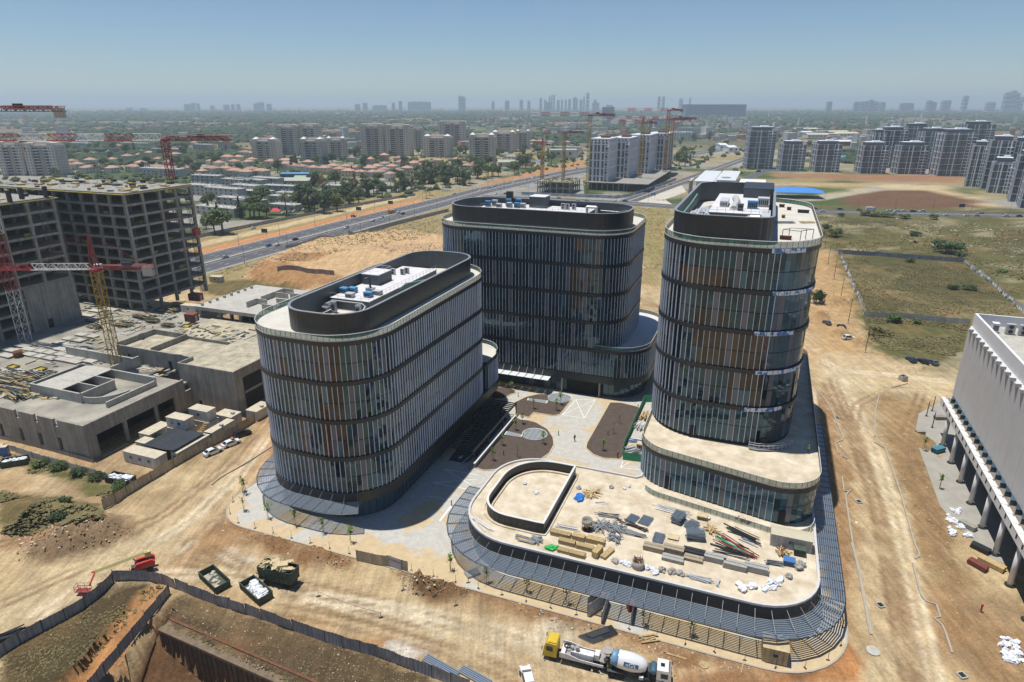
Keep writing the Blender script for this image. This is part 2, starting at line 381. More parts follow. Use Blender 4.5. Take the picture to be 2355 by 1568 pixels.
mix(soft(ov((0, 1040), (100, 1050), (290, 1125), (240, 1145), (100, 1085), (0, 1060)), 2), (.13, .12, .045)); mix(soft(ov((0, 1230), (130, 1225), (160, 1240), (40, 1265), (0, 1275)), 2), (.36, .20, .10))
mix(soft(ov((0, 1495), (120, 1425), (255, 1338), (395, 1345), (330, 1375), (170, 1568), (0, 1600)), 1.2), (.085, .062, .03)); mix(soft(ov((380, 1350), (560, 1400), (960, 1545), (1100, 1620), (760, 1620), (370, 1432), (400, 1365)), 1.2), (.10, .068, .037))
mix(soft(ov((346, 1338), (396, 1360), (345, 1418), (300, 1474), (225, 1566), (165, 1640), (70, 1640), (139, 1566), (240, 1450)), .8), (.42, .21, .085)); mix(soft(ov((402, 1378), (372, 1436), (760, 1640), (170, 1640), (268, 1522), (350, 1424)), .8), (.13, .072, .038))
sp1 = ss((fbm(X, Y, 14) - .6) * 9) * (1 - far); mix(sp1 * .2, red)
mix(soft(cr_('T1', (1410, 1180), (1560, 1140), (1670, 1160), (1720, 1220), (1880, 1240), (1860, 1290), (1740, 1290), (1640, 1390), (1400, 1310)), .7), (.60, .56, .48))
for c, u, v, r in (('T1', 1640, 1060, 1), ('T1', 1890, 1130, .9), ('T1', 1800, 955, 1.2), ('T2', 530, 920, .8), ('T2', 540, 1030, 1.3), ('T1', 60, 380, 1.5), ('S2', 1560, 240, 1.6), ('T1', 1450, 830, 1), ('S2', 1900, 310, 2.5)):
    q = g(c, u, v); mix(.8 * ss(1.5 - np.hypot(X - q[0], Y - q[1]) / r + (n3 - .5) * 2), pale)
# wheel tracks along the site roads
def tracks(p, q, wd_, col, s):
    global C
    d = Vector(q) - Vector(p); L = d.length; d.normalize(); tt = (X - p[0]) * d.x + (Y - p[1]) * d.y; o = (X - p[0]) * -d.y + (Y - p[1]) * d.x + (fbm(X, Y, 30, 2) - .5) * 5
    w = ss(1 - np.abs(o) / wd_) * ((tt > 0) & (tt < L)) * ss(fbm(tt / 9, o * 1.3, 1.5, 3) * 2 - .55) * s; mix(w, col)
tracks(g('OV', 1910, 880), g('OV', 2090, 1560), 9, (.34, .23, .12), .6); tracks(g('OV', 250, 1330), g('OV', 640, 960), 8, (.34, .23, .12), .5); tracks(g('OV', 400, 1320), g('OV', 1500, 1600), 12, (.36, .235, .12), .5); tracks(g('OV', 60, 1420), g('OV', 420, 1200), 9, (.33, .22, .12), .5)
def rut(pts, col, s, off=(-.9, .9)):
    P = resample(ov(*pts), 3, False); N = normals(P, False)
    for o in off:
        Q = [(p_[0] + n_[0] * o, p_[1] + n_[1] * o) for p_, n_ in zip(P, N)]; w = np.zeros(X.shape)
        for (x0, y0), (x1, y1) in zip(Q, Q[1:]):
            i0, i1 = np.searchsorted(gy, (min(y0, y1) - 1.5, max(y0, y1) + 1.5)); j0, j1 = np.searchsorted(gx, (min(x0, x1) - 1.5, max(x0, x1) + 1.5)); xx, yy = X[i0:i1, j0:j1], Y[i0:i1, j0:j1]
            t = np.clip(((xx - x0) * (x1 - x0) + (yy - y0) * (y1 - y0)) / ((x1 - x0) ** 2 + (y1 - y0) ** 2), 0, 1); d = np.hypot(xx - x0 - t * (x1 - x0), yy - y0 - t * (y1 - y0)); w[i0:i1, j0:j1] = np.maximum(w[i0:i1, j0:j1], ss(1.35 - d / .55))
        mix(w * s * ss(fbm(X, Y, 7, 3) * 2.2 - .45), col); RUT.append(w * s)
RUT = []
for q in (((1880, 840), (2010, 860), (2060, 1100), (2170, 1568), (1990, 1568), (1965, 1100)), ((650, 930), (540, 1040), (280, 1250), (-40, 1380), (-40, 1450), (330, 1330), (600, 1140)), ((420, 1270), (820, 1360), (1250, 1450), (1560, 1580), (1250, 1600), (960, 1480), (600, 1390)), ((2220, 850), (1880, 800), (1880, 880), (2200, 930))): mix(soft(ov(*q), 2.5) * .5, (.57, .455, .28))
for i, q in enumerate(([(1900, 880), (1960, 1000), (2010, 1150), (2050, 1350), (2090, 1568)], [(1930, 870), (2000, 1000), (2060, 1180), (2110, 1400), (2150, 1568)], [(1915, 870), (1975, 1020), (2030, 1200), (2075, 1400), (2110, 1568)], [(2120, 900), (2080, 1000), (2130, 1150), (2200, 1350), (2300, 1568)], [(640, 970), (560, 1080), (430, 1200), (280, 1290), (80, 1420)], [(660, 1010), (590, 1120), (450, 1240), (330, 1330)], [(620, 960), (520, 1070), (380, 1180), (200, 1300), (0, 1390)], [(330, 1320), (520, 1320), (760, 1380), (1000, 1430), (1250, 1500), (1500, 1568)], [(430, 1290), (700, 1345), (950, 1405), (1150, 1470), (1350, 1545)], [(560, 1385), (800, 1430), (1050, 1500), (1200, 1560)], [(2200, 880), (2060, 862), (1940, 852), (1880, 825)], [(2200, 905), (2050, 890), (1970, 930), (1960, 1010)], [(480, 1260), (600, 1330), (780, 1400), (960, 1450)], [(700, 1370), (900, 1395), (1120, 1440), (1240, 1480)], [(270, 1080), (160, 1090), (40, 1075), (-60, 1060)], [(300, 1200), (200, 1190), (60, 1235), (-40, 1260)])):
    rut(q, ((.25, .16, .085), (.68, .58, .41), (.30, .20, .11))[i % 3], .85)
C *= (1 + (n3 - .5) * .35 * (1 - vf))[..., None]
# relief
Z = -.05 - .07 * np.clip(sum(RUT), 0, 1) + (n3 - .5) * .12 + (n2 - .5) * .14
def mound(c, u, v, rx, ry, h, rot=0., rough=.5):
    global Z
    q = g(c, u, v); dx, dy = X - q[0], Y - q[1]; ca, sa = math.cos(rot), math.sin(rot)
    r = np.hypot((dx * ca + dy * sa) / rx, (-dx * sa + dy * ca) / ry); Z = Z + 1.35 * h * ss(1.15 - r) * (1 - rough + 2 * rough * n3 * 1.0)
for a in (('OV', 190, 1235, 12, 6, 2.2, .35), ('OV', 90, 1185, 16, 6, 1.6, 0), ('OV', 560, 1190, 5, 3, 1.3, -.6), ('OV', 640, 1240, 6, 2.5, 1.5, -.3), ('OV', 730, 1280, 6, 3, 1.4, -.3), ('OV', 980, 1340, 4, 3, 1.7, 0), ('OV', 1040, 1350, 4, 2.5, 1.3, 0), ('OV', 1170, 1385, 6, 2.5, .8, -.3), ('OV', 1320, 1425, 6, 2.5, .6, -.3),
          ('OV', 1930, 770, 4, 4, 2.2, 0), ('OV', 1900, 690, 5, 6, 3, 0), ('OV', 1925, 700, 5, 4, 2.4, 0), ('OV', 1975, 790, 4, 3, 1.8, 0), ('OV', 2010, 770, 5, 4, 1.5, 0), ('OV', 2100, 850, 8, 2.5, 1, 0), ('OV', 1885, 730, 4, 3, 2, 0), ('OV', 2060, 905, 7, 4, .7, 0), ('OV', 1800, 1440, 0.1, .1, 0, 0),
          ('OV', 1880, 1480, 6, 3, .8, .3), ('OV', 1980, 560, 12, 4, 1.5, 0), ('OV', 2100, 560, 14, 5, 1.6, 0), ('OV', 2250, 580, 14, 5, 1.8, 0), ('OV', 2040, 530, 16, 5, 1.6, 0), ('OV', 2300, 540, 18, 6, 2, 0), ('OV', 1900, 540, 10, 5, 1.4, 0), ('OV', 2320, 640, 9, 5, 1.4, 0), ('OV', 2110, 1010, 3, 5, .7, 0), ('OV', 2150, 1200, 2, 8, .5, 0)): mound(*a)
Z += (n1 - .3) * 3 * fr * ss((Y - 160) / 60)
pl = soft(ov((575, 640), (640, 590), (740, 555), (900, 535), (1032, 550), (1032, 668), (720, 668)), 5); Z += pl * (3 + 1.5 * (n2 - .5) * 2)
Z += vf * (nf - .5) * 10
# excavated pit with a ramp, foreground left
pit = pip(X, Y, ov((402, 1382), (374, 1438), (440, 1467), (560, 1520), (700, 1582), (800, 1627), (820, 1660), (160, 1660), (230, 1572), (268, 1524), (350, 1426))); rp = g('OV', 390, 1370); Z -= pit * np.clip(np.hypot(X - rp[0], Y - rp[1]) * .55, 0, 9)
ramp = pip(X, Y, ov((346, 1338), (396, 1360), (345, 1418), (300, 1474), (225, 1566), (165, 1640), (70, 1640), (139, 1566), (240, 1450))); Z -= ramp * np.clip(np.hypot(X - rp[0], Y - rp[1]) * .16 - .3, 0, 4)
hole = soft(ov((1380, 0), (1381, 0), (1381, 1)), 1) if False else None
trench = soft(cr_('T3', (1500, 1330), (1660, 1280), (1680, 1330), (1540, 1480), (1330, 1500), (1320, 1430)), .6); Z -= trench * 1.1
# flat where something is laid on it
def flat(poly, z=-.07, pad=0):
    global Z
    k = pip(X, Y, poly); Z = np.where(k, z, Z)
HW_LO = [(-252, 60), (-247, 200), (-244.6, 297), (-241.7, 335), (-239.4, 395), (-236, 470), (-236, 520), (-236, 560), (-225.6, 649), (-204, 766), (-150, 1000), (-40, 1350)]
HW_UP = [(-288, 60), (-282, 200), (-277.5, 291), (-275.5, 335), (-272.7, 392), (-266, 482), (-264, 520), (-263, 575), (-253, 660), (-236, 780), (-184, 1015), (-74, 1365)]
PAVE = fillet(abp((-96, 80.6), (19.6, 80.6), (19.6, 190), (-92, 190), (-92, 112)), [9, 12, 3, 3, 4], 8)
flat(abp(*HW_LO, *HW_UP[::-1])); flat(offs(resample(PAVE, 1.5), 1.3)); flat(abp((-330, 80), (-118, 86), (-118, 126), (-100, 126), (-100, 215), (-330, 230)), -.1); flat(abp((-240, 515), (-110, 525), (0, 525), (220, 575), (420, 630), (420, 660), (-110, 556), (-240, 560)))
flat(abp((-122, 545), (-92, 545), (-60, 740), (-20, 1000), (-60, 1010), (-100, 740)), -.07)
GZ = Z
def ground_z(x, y):
    i = int(np.clip(np.searchsorted(gy, y), 1, len(gy) - 1)); j = int(np.clip(np.searchsorted(gx, x), 1, len(gx) - 1))
    return float(max(GZ[i, j], GZ[i - 1, j - 1], GZ[i - 1, j], GZ[i, j - 1]))
def gp(c, u, v):
    """point on the ground (relief included) along a sight line"""
    z = 0.
    for _ in range(4): x, y = g(c, u, v, z); z = ground_z(x, y)
    return (x, y, z)
ny, nx = X.shape
me = bpy.data.meshes.new('ground'); nv = nx * ny
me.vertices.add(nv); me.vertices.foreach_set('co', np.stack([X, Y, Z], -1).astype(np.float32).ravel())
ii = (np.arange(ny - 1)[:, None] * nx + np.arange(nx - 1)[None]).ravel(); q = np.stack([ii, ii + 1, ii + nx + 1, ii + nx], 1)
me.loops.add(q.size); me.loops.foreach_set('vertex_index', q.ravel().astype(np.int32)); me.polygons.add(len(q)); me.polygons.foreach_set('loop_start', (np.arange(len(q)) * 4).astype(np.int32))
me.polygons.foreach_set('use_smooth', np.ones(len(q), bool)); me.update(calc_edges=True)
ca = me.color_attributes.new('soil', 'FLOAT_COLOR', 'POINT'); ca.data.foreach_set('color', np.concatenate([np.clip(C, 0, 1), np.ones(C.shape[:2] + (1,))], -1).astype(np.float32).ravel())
m = bpy.data.materials.new('soil'); m.use_nodes = True; nt = m.node_tree; L = nt.links.new; p = nt.nodes['Principled BSDF']; p.inputs['Roughness'].default_value = .95; p.inputs['Specular IOR Level'].default_value = .15
at = nd(nt, 'ShaderNodeAttribute', attribute_name='soil'); geo = nd(nt, 'ShaderNodeNewGeometry')
def nz(sc, det=6, ro=.6):
    n = nd(nt, 'ShaderNodeTexNoise'); n.inputs['Scale'].default_value = sc; n.inputs['Detail'].default_value = det; n.inputs['Roughness'].default_value = ro; L(geo.outputs['Position'], n.inputs['Vector']); return n
a1 = nz(.35, 8, .68); mr = nd(nt, 'ShaderNodeMapRange'); mr.inputs[1].default_value = .25; mr.inputs[2].default_value = .75; mr.inputs[3].default_value = .72; mr.inputs[4].default_value = 1.28; L(a1.outputs[0], mr.inputs[0])
v1 = nd(nt, 'ShaderNodeVectorMath', operation='SCALE'); L(at.outputs['Color'], v1.inputs[0]); L(mr.outputs[0], v1.inputs['Scale'])
a2 = nz(2.2, 5, .75); m2 = nd(nt, 'ShaderNodeMapRange'); m2.inputs[1].default_value = .3; m2.inputs[2].default_value = .7; m2.inputs[3].default_value = .72; m2.inputs[4].default_value = 1.22; L(a2.outputs[0], m2.inputs[0])
mp = nd(nt, 'ShaderNodeMapping'); mp.inputs['Rotation'].default_value = (0, 0, -GRID); mp.inputs['Scale'].default_value = (1.1, .05, 1); L(geo.outputs['Position'], mp.inputs[0]); ta = nd(nt, 'ShaderNodeTexNoise'); ta.inputs['Scale'].default_value = 1.; ta.inputs['Detail'].default_value = 6; L(mp.outputs[0], ta.inputs['Vector']); tm = nd(nt, 'ShaderNodeMapRange'); tm.inputs[1].default_value = .35; tm.inputs[2].default_value = .65; tm.inputs[3].default_value = .84; tm.inputs[4].default_value = 1.12; L(ta.outputs[0], tm.inputs[0]); tv = nd(nt, 'ShaderNodeVectorMath', operation='SCALE'); L(v1.outputs[0], tv.inputs[0]); L(tm.outputs[0], tv.inputs['Scale']); v1 = tv
v2 = nd(nt, 'ShaderNodeVectorMath', operation='SCALE'); L(v1.outputs[0], v2.inputs[0]); L(m2.outputs[0], v2.inputs['Scale'])
vo = nd(nt, 'ShaderNodeTexVoronoi'); vo.inputs['Scale'].default_value = 1.1; L(geo.outputs['Position'], vo.inputs['Vector'])
m3 = nd(nt, 'ShaderNodeMapRange'); m3.inputs[1].default_value = .05; m3.inputs[2].default_value = .13; m3.inputs[3].default_value = .35; m3.inputs[4].default_value = 0; L(vo.outputs['Distance'], m3.inputs[0])
mx = nd(nt, 'ShaderNodeMixRGB'); mx.inputs[2].default_value = (.55, .47, .34, 1); L(m3.outputs[0], mx.inputs[0]); L(v2.outputs[0], mx.inputs[1]); L(mx.outputs[0], p.inputs['Base Color'])
b1 = nz(1.4, 8, .7); bu = nd(nt, 'ShaderNodeBump'); bu.inputs['Strength'].default_value = .9; bu.inputs['Distance'].default_value = .4; L(b1.outputs[0], bu.inputs['Height']); L(bu.outputs[0], p.inputs['Normal'])
me.materials.append(m); gnd = link(bpy.data.objects.new('ground', me)); tag(gnd, kind='structure')
# ================================================================ roads and paving
def struct(mb, name, m, **k):
    o = mb.build(name, m, **k); o['kind'] = 'structure'; return o
hw = MB(); lo = abp(*HW_LO); up = abp(*HW_UP); hw.strip(lo, up, 0.); HWY = struct(hw, 'highway', M_ASPH)
def lerp2(p, q, t): return (p[0] + (q[0] - p[0]) * t, p[1] + (q[1] - p[1]) * t)
def lane(t): return resample([lerp2(l, u, t) for l, u in zip(lo, up)], 6, False)
mk = MB()
for t, dash in ((.04, 0), (.16, 1), (.28, 1), (.40, 0), (.60, 0), (.72, 1), (.84, 1), (.96, 0)):
    P = lane(t); N = normals(P, False)
    for i in range(len(P) - 1):
        if dash and i % 2: continue
        q = (lerp2(P[i], P[i + 1], .5) if dash else P[i + 1]); w = .1
        mk.sheet([(P[i][0] + N[i][0] * w, P[i][1] + N[i][1] * w), (q[0] + N[i][0] * w, q[1] + N[i][1] * w), (q[0] - N[i][0] * w, q[1] - N[i][1] * w), (P[i][0] - N[i][0] * w, P[i][1] - N[i][1] * w)], .012)
mk.build('lane_marking', M_WHITE, HWY, kind='stuff')
md = MB(); pa = lane(.47); pb = lane(.53); md.ring(pb, pa, 0, .18, False); md.build('median', M_KERB, HWY)
for t0, t1 in ((-.05, .0), (1., 1.05)):
    k = MB(); k.ring(lane(t1), lane(t0), -.02, .13, False); k.build('kerb', M_KERB, HWY)
def road(name, pts, wd_, m=M_ASPH, z=.008, mark=True, kerb=True):
    P = resample(abp(*pts), 6, False); N = normals(P, False); side = lambda d: [(p[0] + n[0] * d, p[1] + n[1] * d) for p, n in zip(P, N)]
    b = MB(); b.strip(side(wd_ / 2), side(-wd_ / 2), z); o = struct(b, name, m)
    if kerb:
        for s in (1, -1): k = MB(); k.ring(side(s * wd_ / 2 + .3), side(s * wd_ / 2), -.02, .13, False); k.build('kerb', M_KERB, o)
    if mark:
        k = MB()
        for i in range(0, len(P) - 1, 2):
            for d in ((0,) if wd_ < 14 else (-wd_ / 4, wd_ / 4)): k.sheet([(P[i][0] + N[i][0] * (d + w), P[i][1] + N[i][1] * (d + w)) for w in (.09, -.09)] + [((P[i][0] + P[i+1][0]) / 2 + N[i][0] * (d + w), (P[i][1] + P[i+1][1]) / 2 + N[i][1] * (d + w)) for w in (-.09, .09)], z + .012)
        if wd_ >= 14: k2 = MB(); k2.ring(side(.8), side(-.8), 0, .16, False); k2.build('median', M_KERB, o)
        k.build('lane_marking', M_WHITE, o, kind='stuff')
    return o
road('road', [(-234, 534), (-166, 540), (-110, 541), (-65, 535), (0, 539), (36, 546), (100, 561), (175, 579), (400, 636)], 20)
road('road', [(-107, 553), (-95, 640), (-84, 715), (-66, 850), (-48, 985), (-30, 1120)], 15)
road('road', [(-60, 556), (-42, 660), (-20, 790), (10, 950)], 12, mark=False)
PALE = mat('pale_paving', (.50, .46, .38), .9, 0, .15, .1)
b = MB(); b.sheet(cr_('R3', (0, 985), (600, 925), (940, 850), (960, 1060), (700, 1075), (250, 1060), (0, 1075)), -.02); struct(b, 'pavement', mat('junction_asphalt', (.17, .165, .16), .9, 0, .3, .06, c2=(.36, .34, .30)))
b = MB(); b.sheet(cr_('R3', (1370, 1110), (1830, 930), (1900, 1030), (1700, 1100), (1780, 1150), (1450, 1140)), -.015); struct(b, 'plaza', PALE)
# paving round the three buildings
m = bpy.data.materials.new('block_paving'); m.use_nodes = True; nt = m.node_tree; L = nt.links.new; p = nt.nodes['Principled BSDF']; p.inputs['Roughness'].default_value = .9
geo = nd(nt, 'ShaderNodeNewGeometry'); mp = nd(nt, 'ShaderNodeMapping'); mp.inputs['Rotation'].default_value = (0, 0, -GRID); L(geo.outputs['Position'], mp.inputs[0])
br = nd(nt, 'ShaderNodeTexBrick'); br.inputs['Scale'].default_value = 2.2; br.inputs['Color1'].default_value = (.45, .435, .395, 1); br.inputs['Color2'].default_value = (.53, .51, .46, 1); br.inputs['Mortar'].default_value = (.36, .34, .30, 1); br.inputs['Mortar Size'].default_value = .015; L(mp.outputs[0], br.inputs['Vector'])
def nz(sc, det=6, ro=.6):
    n = nd(nt, 'ShaderNodeTexNoise'); n.inputs['Scale'].default_value = sc; n.inputs['Detail'].default_value = det; n.inputs['Roughness'].default_value = ro; L(geo.outputs['Position'], n.inputs['Vector']); return n
a1 = nz(.09, 6, .6); dp = nd(nt, 'ShaderNodeVectorMath', operation='DOT_PRODUCT'); dp.inputs[1].default_value = (*VB, 0); L(geo.outputs['Position'], dp.inputs[0]); fm = nd(nt, 'ShaderNodeMapRange'); fm.inputs[1].default_value = 90; fm.inputs[2].default_value = 84; fm.inputs[3].default_value = 0; fm.inputs[4].default_value = .16; L(dp.outputs['Value'], fm.inputs[0]); ad = nd(nt, 'ShaderNodeMath', operation='ADD'); L(a1.outputs[0], ad.inputs[0]); L(fm.outputs[0], ad.inputs[1]); da = nd(nt, 'ShaderNodeVectorMath', operation='DOT_PRODUCT'); da.inputs[1].default_value = (*UA, 0); L(geo.outputs['Position'], da.inputs[0]); fa = nd(nt, 'ShaderNodeMapRange'); fa.inputs[1].default_value = 12; fa.inputs[2].default_value = 17; fa.inputs[3].default_value = 0; fa.inputs[4].default_value = .16; L(da.outputs['Value'], fa.inputs[0]); ae = nd(nt, 'ShaderNodeMath', operation='ADD'); L(ad.outputs[0], ae.inputs[0]); L(fa.outputs[0], ae.inputs[1]); rp_ = nd(nt, 'ShaderNodeValToRGB'); rp_.color_ramp.elements[0].position = .53; rp_.color_ramp.elements[1].position = .60; L(ae.outputs[0], rp_.inputs[0])
mx = nd(nt, 'ShaderNodeMixRGB'); mx.inputs[2].default_value = (.52, .40, .24, 1); L(rp_.outputs[0], mx.inputs[0]); L(br.outputs['Color'], mx.inputs[1])
a2 = nz(.7, 6, .7); m2 = nd(nt, 'ShaderNodeMapRange'); m2.inputs[1].default_value = .3; m2.inputs[2].default_value = .7; m2.inputs[3].default_value = .86; m2.inputs[4].default_value = 1.14; L(a2.outputs[0], m2.inputs[0])
v2 = nd(nt, 'ShaderNodeVectorMath', operation='SCALE'); L(mx.outputs[0], v2.inputs[0]); L(m2.outputs[0], v2.inputs['Scale']); L(v2.outputs[0], p.inputs['Base Color'])
M_PAVE = m
b = MB(); b.sheet(PAVE, 0.); PV = struct(b, 'paving', M_PAVE)
k = MB(); k.ring(offs(PAVE, .25), PAVE, -.1, .06); k.build('kerb', M_KERB, PV)
M_SOIL = mat('planting_soil', (.085, .062, .05), .95, 0, .2, .8, .3, 5); M_SKERB = mat('sandy_kerb', (.55, .43, .26), .9, 0, .1, 1)
beds = [cr_('S4', (292, 1085), (400, 1118), (560, 1100), (700, 1060), (1000, 1000), (1100, 930), (1150, 840), (1140, 760), (1080, 670), (960, 600), (870, 575), (790, 570), (740, 540), (300, 1020)),
        cr_('S4', (745, 500), (880, 540), (930, 485), (1150, 520), (1210, 510), (1240, 480), (1345, 345), (1320, 300), (1150, 290), (980, 290), (850, 320), (720, 385)),
        cr_('S4', (480, 212), (640, 218), (725, 242), (735, 262), (600, 332), (490, 340)),
        cr_('S4', (1770, 380), (1880, 383), (2060, 425), (2098, 455), (1990, 720), (1890, 990), (1700, 985), (1580, 940), (1510, 875), (1520, 820))]
for q in beds:
    q = q if sum((q[i][0] - q[i-1][0]) * (q[i][1] + q[i-1][1]) for i in range(len(q))) < 0 else q[::-1]
    q = resample(q, .8); b = MB(); b.sheet(q, .09); o = struct(b, 'planting_bed', M_SOIL); k = MB(); k.ring(offs(q, .28), q, -.01, .13); k.build('kerb', M_SKERB, o)
def painted(c, pts, w=.09, z=.012, closed=True, name='road_marking'):
    b = MB(); P = [Vector(g(c, *p)) for p in pts]
    for i in range(len(P) if closed else len(P) - 1):
        p_, q_ = P[i], P[(i + 1) % len(P)]; d = (q_ - p_).normalized(); n = Vector((-d.y, d.x)) * w; b.sheet([tuple(p_ + n), tuple(p_ - n), tuple(q_ - n), tuple(q_ + n)], z + i * .002)
    return struct(b, name, M_WHITE)
painted('S4', [(1245, 512), (1485, 546), (1608, 342), (1400, 345)]); painted('S4', [(1245, 512), (1608, 342)], closed=False, z=.022); painted('S4', [(1485, 546), (1395, 345)], closed=False, z=.022)
painted('S4', [(1880, 1088), (1970, 1030)], closed=False); painted('S4', [(1880, 1088), (2110, 1112)], closed=False, z=.016); painted('S4', [(1880, 1088), (1905, 1020)], closed=False, z=.02)
painted('S3', [(1815, 758), (2130, 812)], closed=False); painted('S3', [(1815, 758), (2060, 900)], closed=False, z=.016); painted('S3', [(1720, 880), (2030, 938)], closed=False); painted('S3', [(1720, 880), (2110, 848)], closed=False, z=.02)
painted('S3', [(1660, 995), (1890, 1035)], .07, closed=False); painted('S3', [(1780, 1220), (1880, 1090)], .2, closed=False)
M_RAMPA = mat('ramp_asphalt', (.05, .055, .06), .9, 0, .15, .3)
b = MB(); b.sheet(cr_('S4', (0, 1015), (160, 1042), (290, 1000), (640, 560), (560, 380), (380, 480)), .006); struct(b, 'driveway', M_RAMPA)
painted('S4', [(15, 1015), (155, 1038), (268, 935)], .09, z=.016, closed=False)
def arrow(c, tip, tail, w):
    P, Q = Vector(g(c, *tip)), Vector(g(c, *tail)); d = (P - Q).normalized(); n = Vector((-d.y, d.x)); m_ = P - d * w * 1.6; b = MB()
    b.sheet([tuple(P), tuple(m_ + n * w), tuple(m_ - n * w)], .016); b.sheet([tuple(m_ + n * w * .3), tuple(Q + n * w * .3), tuple(Q - n * w * .3), tuple(m_ - n * w * .3)], .016); struct(b, 'road_marking', M_WHITE)
arrow('S4', (118, 990), (160, 955), .5); arrow('S4', (288, 980), (262, 1010), .45)
# kerb lines being laid along the right-hand site road
for pts in ([(40, 160), (110, 210), (190, 300), (255, 410), (330, 590), (340, 625), (275, 650), (300, 730), (370, 775)], [(330, 915), (345, 1040), (400, 1020), (355, 1060), (385, 1260), (410, 1420), (440, 1568)], [(845, 185), (720, 215), (620, 280), (590, 400), (585, 600)], [(585, 645), (665, 690), (720, 850), (790, 1050), (880, 1380), (920, 1500), (955, 1525), (900, 1560)]):
    P = resample([g('S8', *q) for q in pts], 1.5, False); b = MB(); b.ring(offs(P, .14, False), offs(P, -.14, False), -.2, .17, False); struct(b, 'kerb', M_KERB)
P = resample([g('T4', *q) for q in ((860, 420), (890, 540), (930, 700), (960, 780), (1085, 818), (1130, 940), (1052, 938), (1155, 1030), (1240, 1290))], 1.5, False); b = MB(); b.ring(offs(P, .14, False), offs(P, -.14, False), -.2, .17, False); struct(b, 'kerb', M_KERB)
P = resample([g('T4', *q) for q in ((265, 220), (320, 430), (385, 760), (450, 1110))], 1.5, False); b = MB(); b.ring(offs(P, .16, False), offs(P, -.3, False), -.2, .16, False); struct(b, 'kerb', M_KERB)
P = resample([g('S1', *q) for q in ((2330, 500), (2080, 660), (1850, 790), (1780, 850))], 1.5, False); b = MB(); b.ring(offs(P, .14, False), offs(P, -.14, False), -.2, .2, False); struct(b, 'kerb', M_KERB)
b = MB(); b.sheet(cr_('S8', (930, 420), (1150, 300), (1756, 1200), (2000, 1700), (1500, 1568), (1100, 1150), (900, 600)), .0); struct(b, 'pavement', mat('grey_pavement', (.33, .31, .27), .9, 0, .15, .3))
# ================================================================ the three glass office buildings and the annex
LV = [6.0 + 7.65 * k for k in range(7)]
FH = 6.7
m_fin = MB(); m_fin.box(0, -.13, FH / 2, .065, .2, FH); FIN = m_fin.mesh('fin', M_FIN)
PN = {}
for w in (.95, 1.05):
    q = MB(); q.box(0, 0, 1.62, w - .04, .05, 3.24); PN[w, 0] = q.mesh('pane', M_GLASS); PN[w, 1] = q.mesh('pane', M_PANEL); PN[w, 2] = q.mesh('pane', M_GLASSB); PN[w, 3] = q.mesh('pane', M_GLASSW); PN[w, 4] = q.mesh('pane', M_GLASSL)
q = MB(); q.box(0, 0, .55, 1.06, .03, 1.02); BALP = q.mesh('balustrade_pane', M_BALU)
q = MB(); q.box(0, 0, 1.95, 1.17, .07, 3.9); SCRP = q.mesh('screen_panel', M_BLACK)
def facing(p, n, z):
    d = Vector((-p[0], -p[1], CAM_H - z)); L = d.length; return (d.x * n[0] + d.y * n[1]) / L ** 3
def scatter(th, items, name, most, rest_mat, rest_name):
    """items: (score, mesh, loc, rz, pitch); the largest in view become parts, the rest one part"""
    items.sort(key=lambda t: -t[0])
    for s, me_, loc, rz, pt in items[:most]: put(name, me_, th, loc, rot=(pt, 0, rz))
    if items[most:]:
        v = []; f = []; mi = []
        for s, me_, loc, rz, pt in items[most:]:
            mt = Matrix.Translation(loc) @ Matrix.Rotation(rz, 4, 'Z') @ Matrix.Rotation(pt, 4, 'X'); n = len(v); v += [tuple(mt @ x.co) for x in me_.vertices]; f += [tuple(i + n for i in pl_.vertices) for pl_ in me_.polygons]
            mi += [rest_mat.index(me_.materials[0])] * len(me_.polygons)
        b = MB(); b.v, b.f, b.m = v, f, mi; b.build(rest_name, rest_mat, th, kind='stuff')
def facade(th, path, bands, step, seed, doors=(), fins=True, mostf=150, mostp=150, nofin=None, glassb=None, warm=None):
    P = resample(path, step); N = normals(P); n = len(P); rr = random.Random(seed); pf = []; pp = []
    colp = [i for i in range(n) if i % 6 == (0 if (i // 6) % 2 else 1)]
    for bi, z in enumerate(bands):
        sh = rr.randrange(0, 5)
        for i in range(n):
            p_, q_ = P[i], P[(i + 1) % n]; c = ((p_[0] + q_[0]) / 2, (p_[1] + q_[1]) / 2); nn = Vector((N[i][0] + N[(i + 1) % n][0], N[i][1] + N[(i + 1) % n][1])).normalized()
            ang = math.atan2(q_[1] - p_[1], q_[0] - p_[0]); s = facing(c, nn, z + 3)
            k = 1 if ((i + sh) % 11 == 0 or (i + sh) % 11 == 6 and bi % 2) else 0
            if k == 0 and glassb and glassb(c): k = rr.choice((2, 2, 4, 2, 0))
            for fl in (0, 1):
                kk = k
                if k == 0:
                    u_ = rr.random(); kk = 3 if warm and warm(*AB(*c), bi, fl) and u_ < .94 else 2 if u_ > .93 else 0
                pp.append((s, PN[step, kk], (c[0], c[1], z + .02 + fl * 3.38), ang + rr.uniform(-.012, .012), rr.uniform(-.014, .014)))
            if fins and not (nofin and nofin(p_)): pf.append((facing(p_, N[i], z + 3), FIN, (p_[0], p_[1], z), math.atan2(N[i][0], -N[i][1]), 0))
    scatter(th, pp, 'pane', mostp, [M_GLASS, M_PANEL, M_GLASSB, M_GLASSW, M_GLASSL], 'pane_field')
    if pf: scatter(th, pf, 'fin', mostf, [M_FIN], 'fin_field')
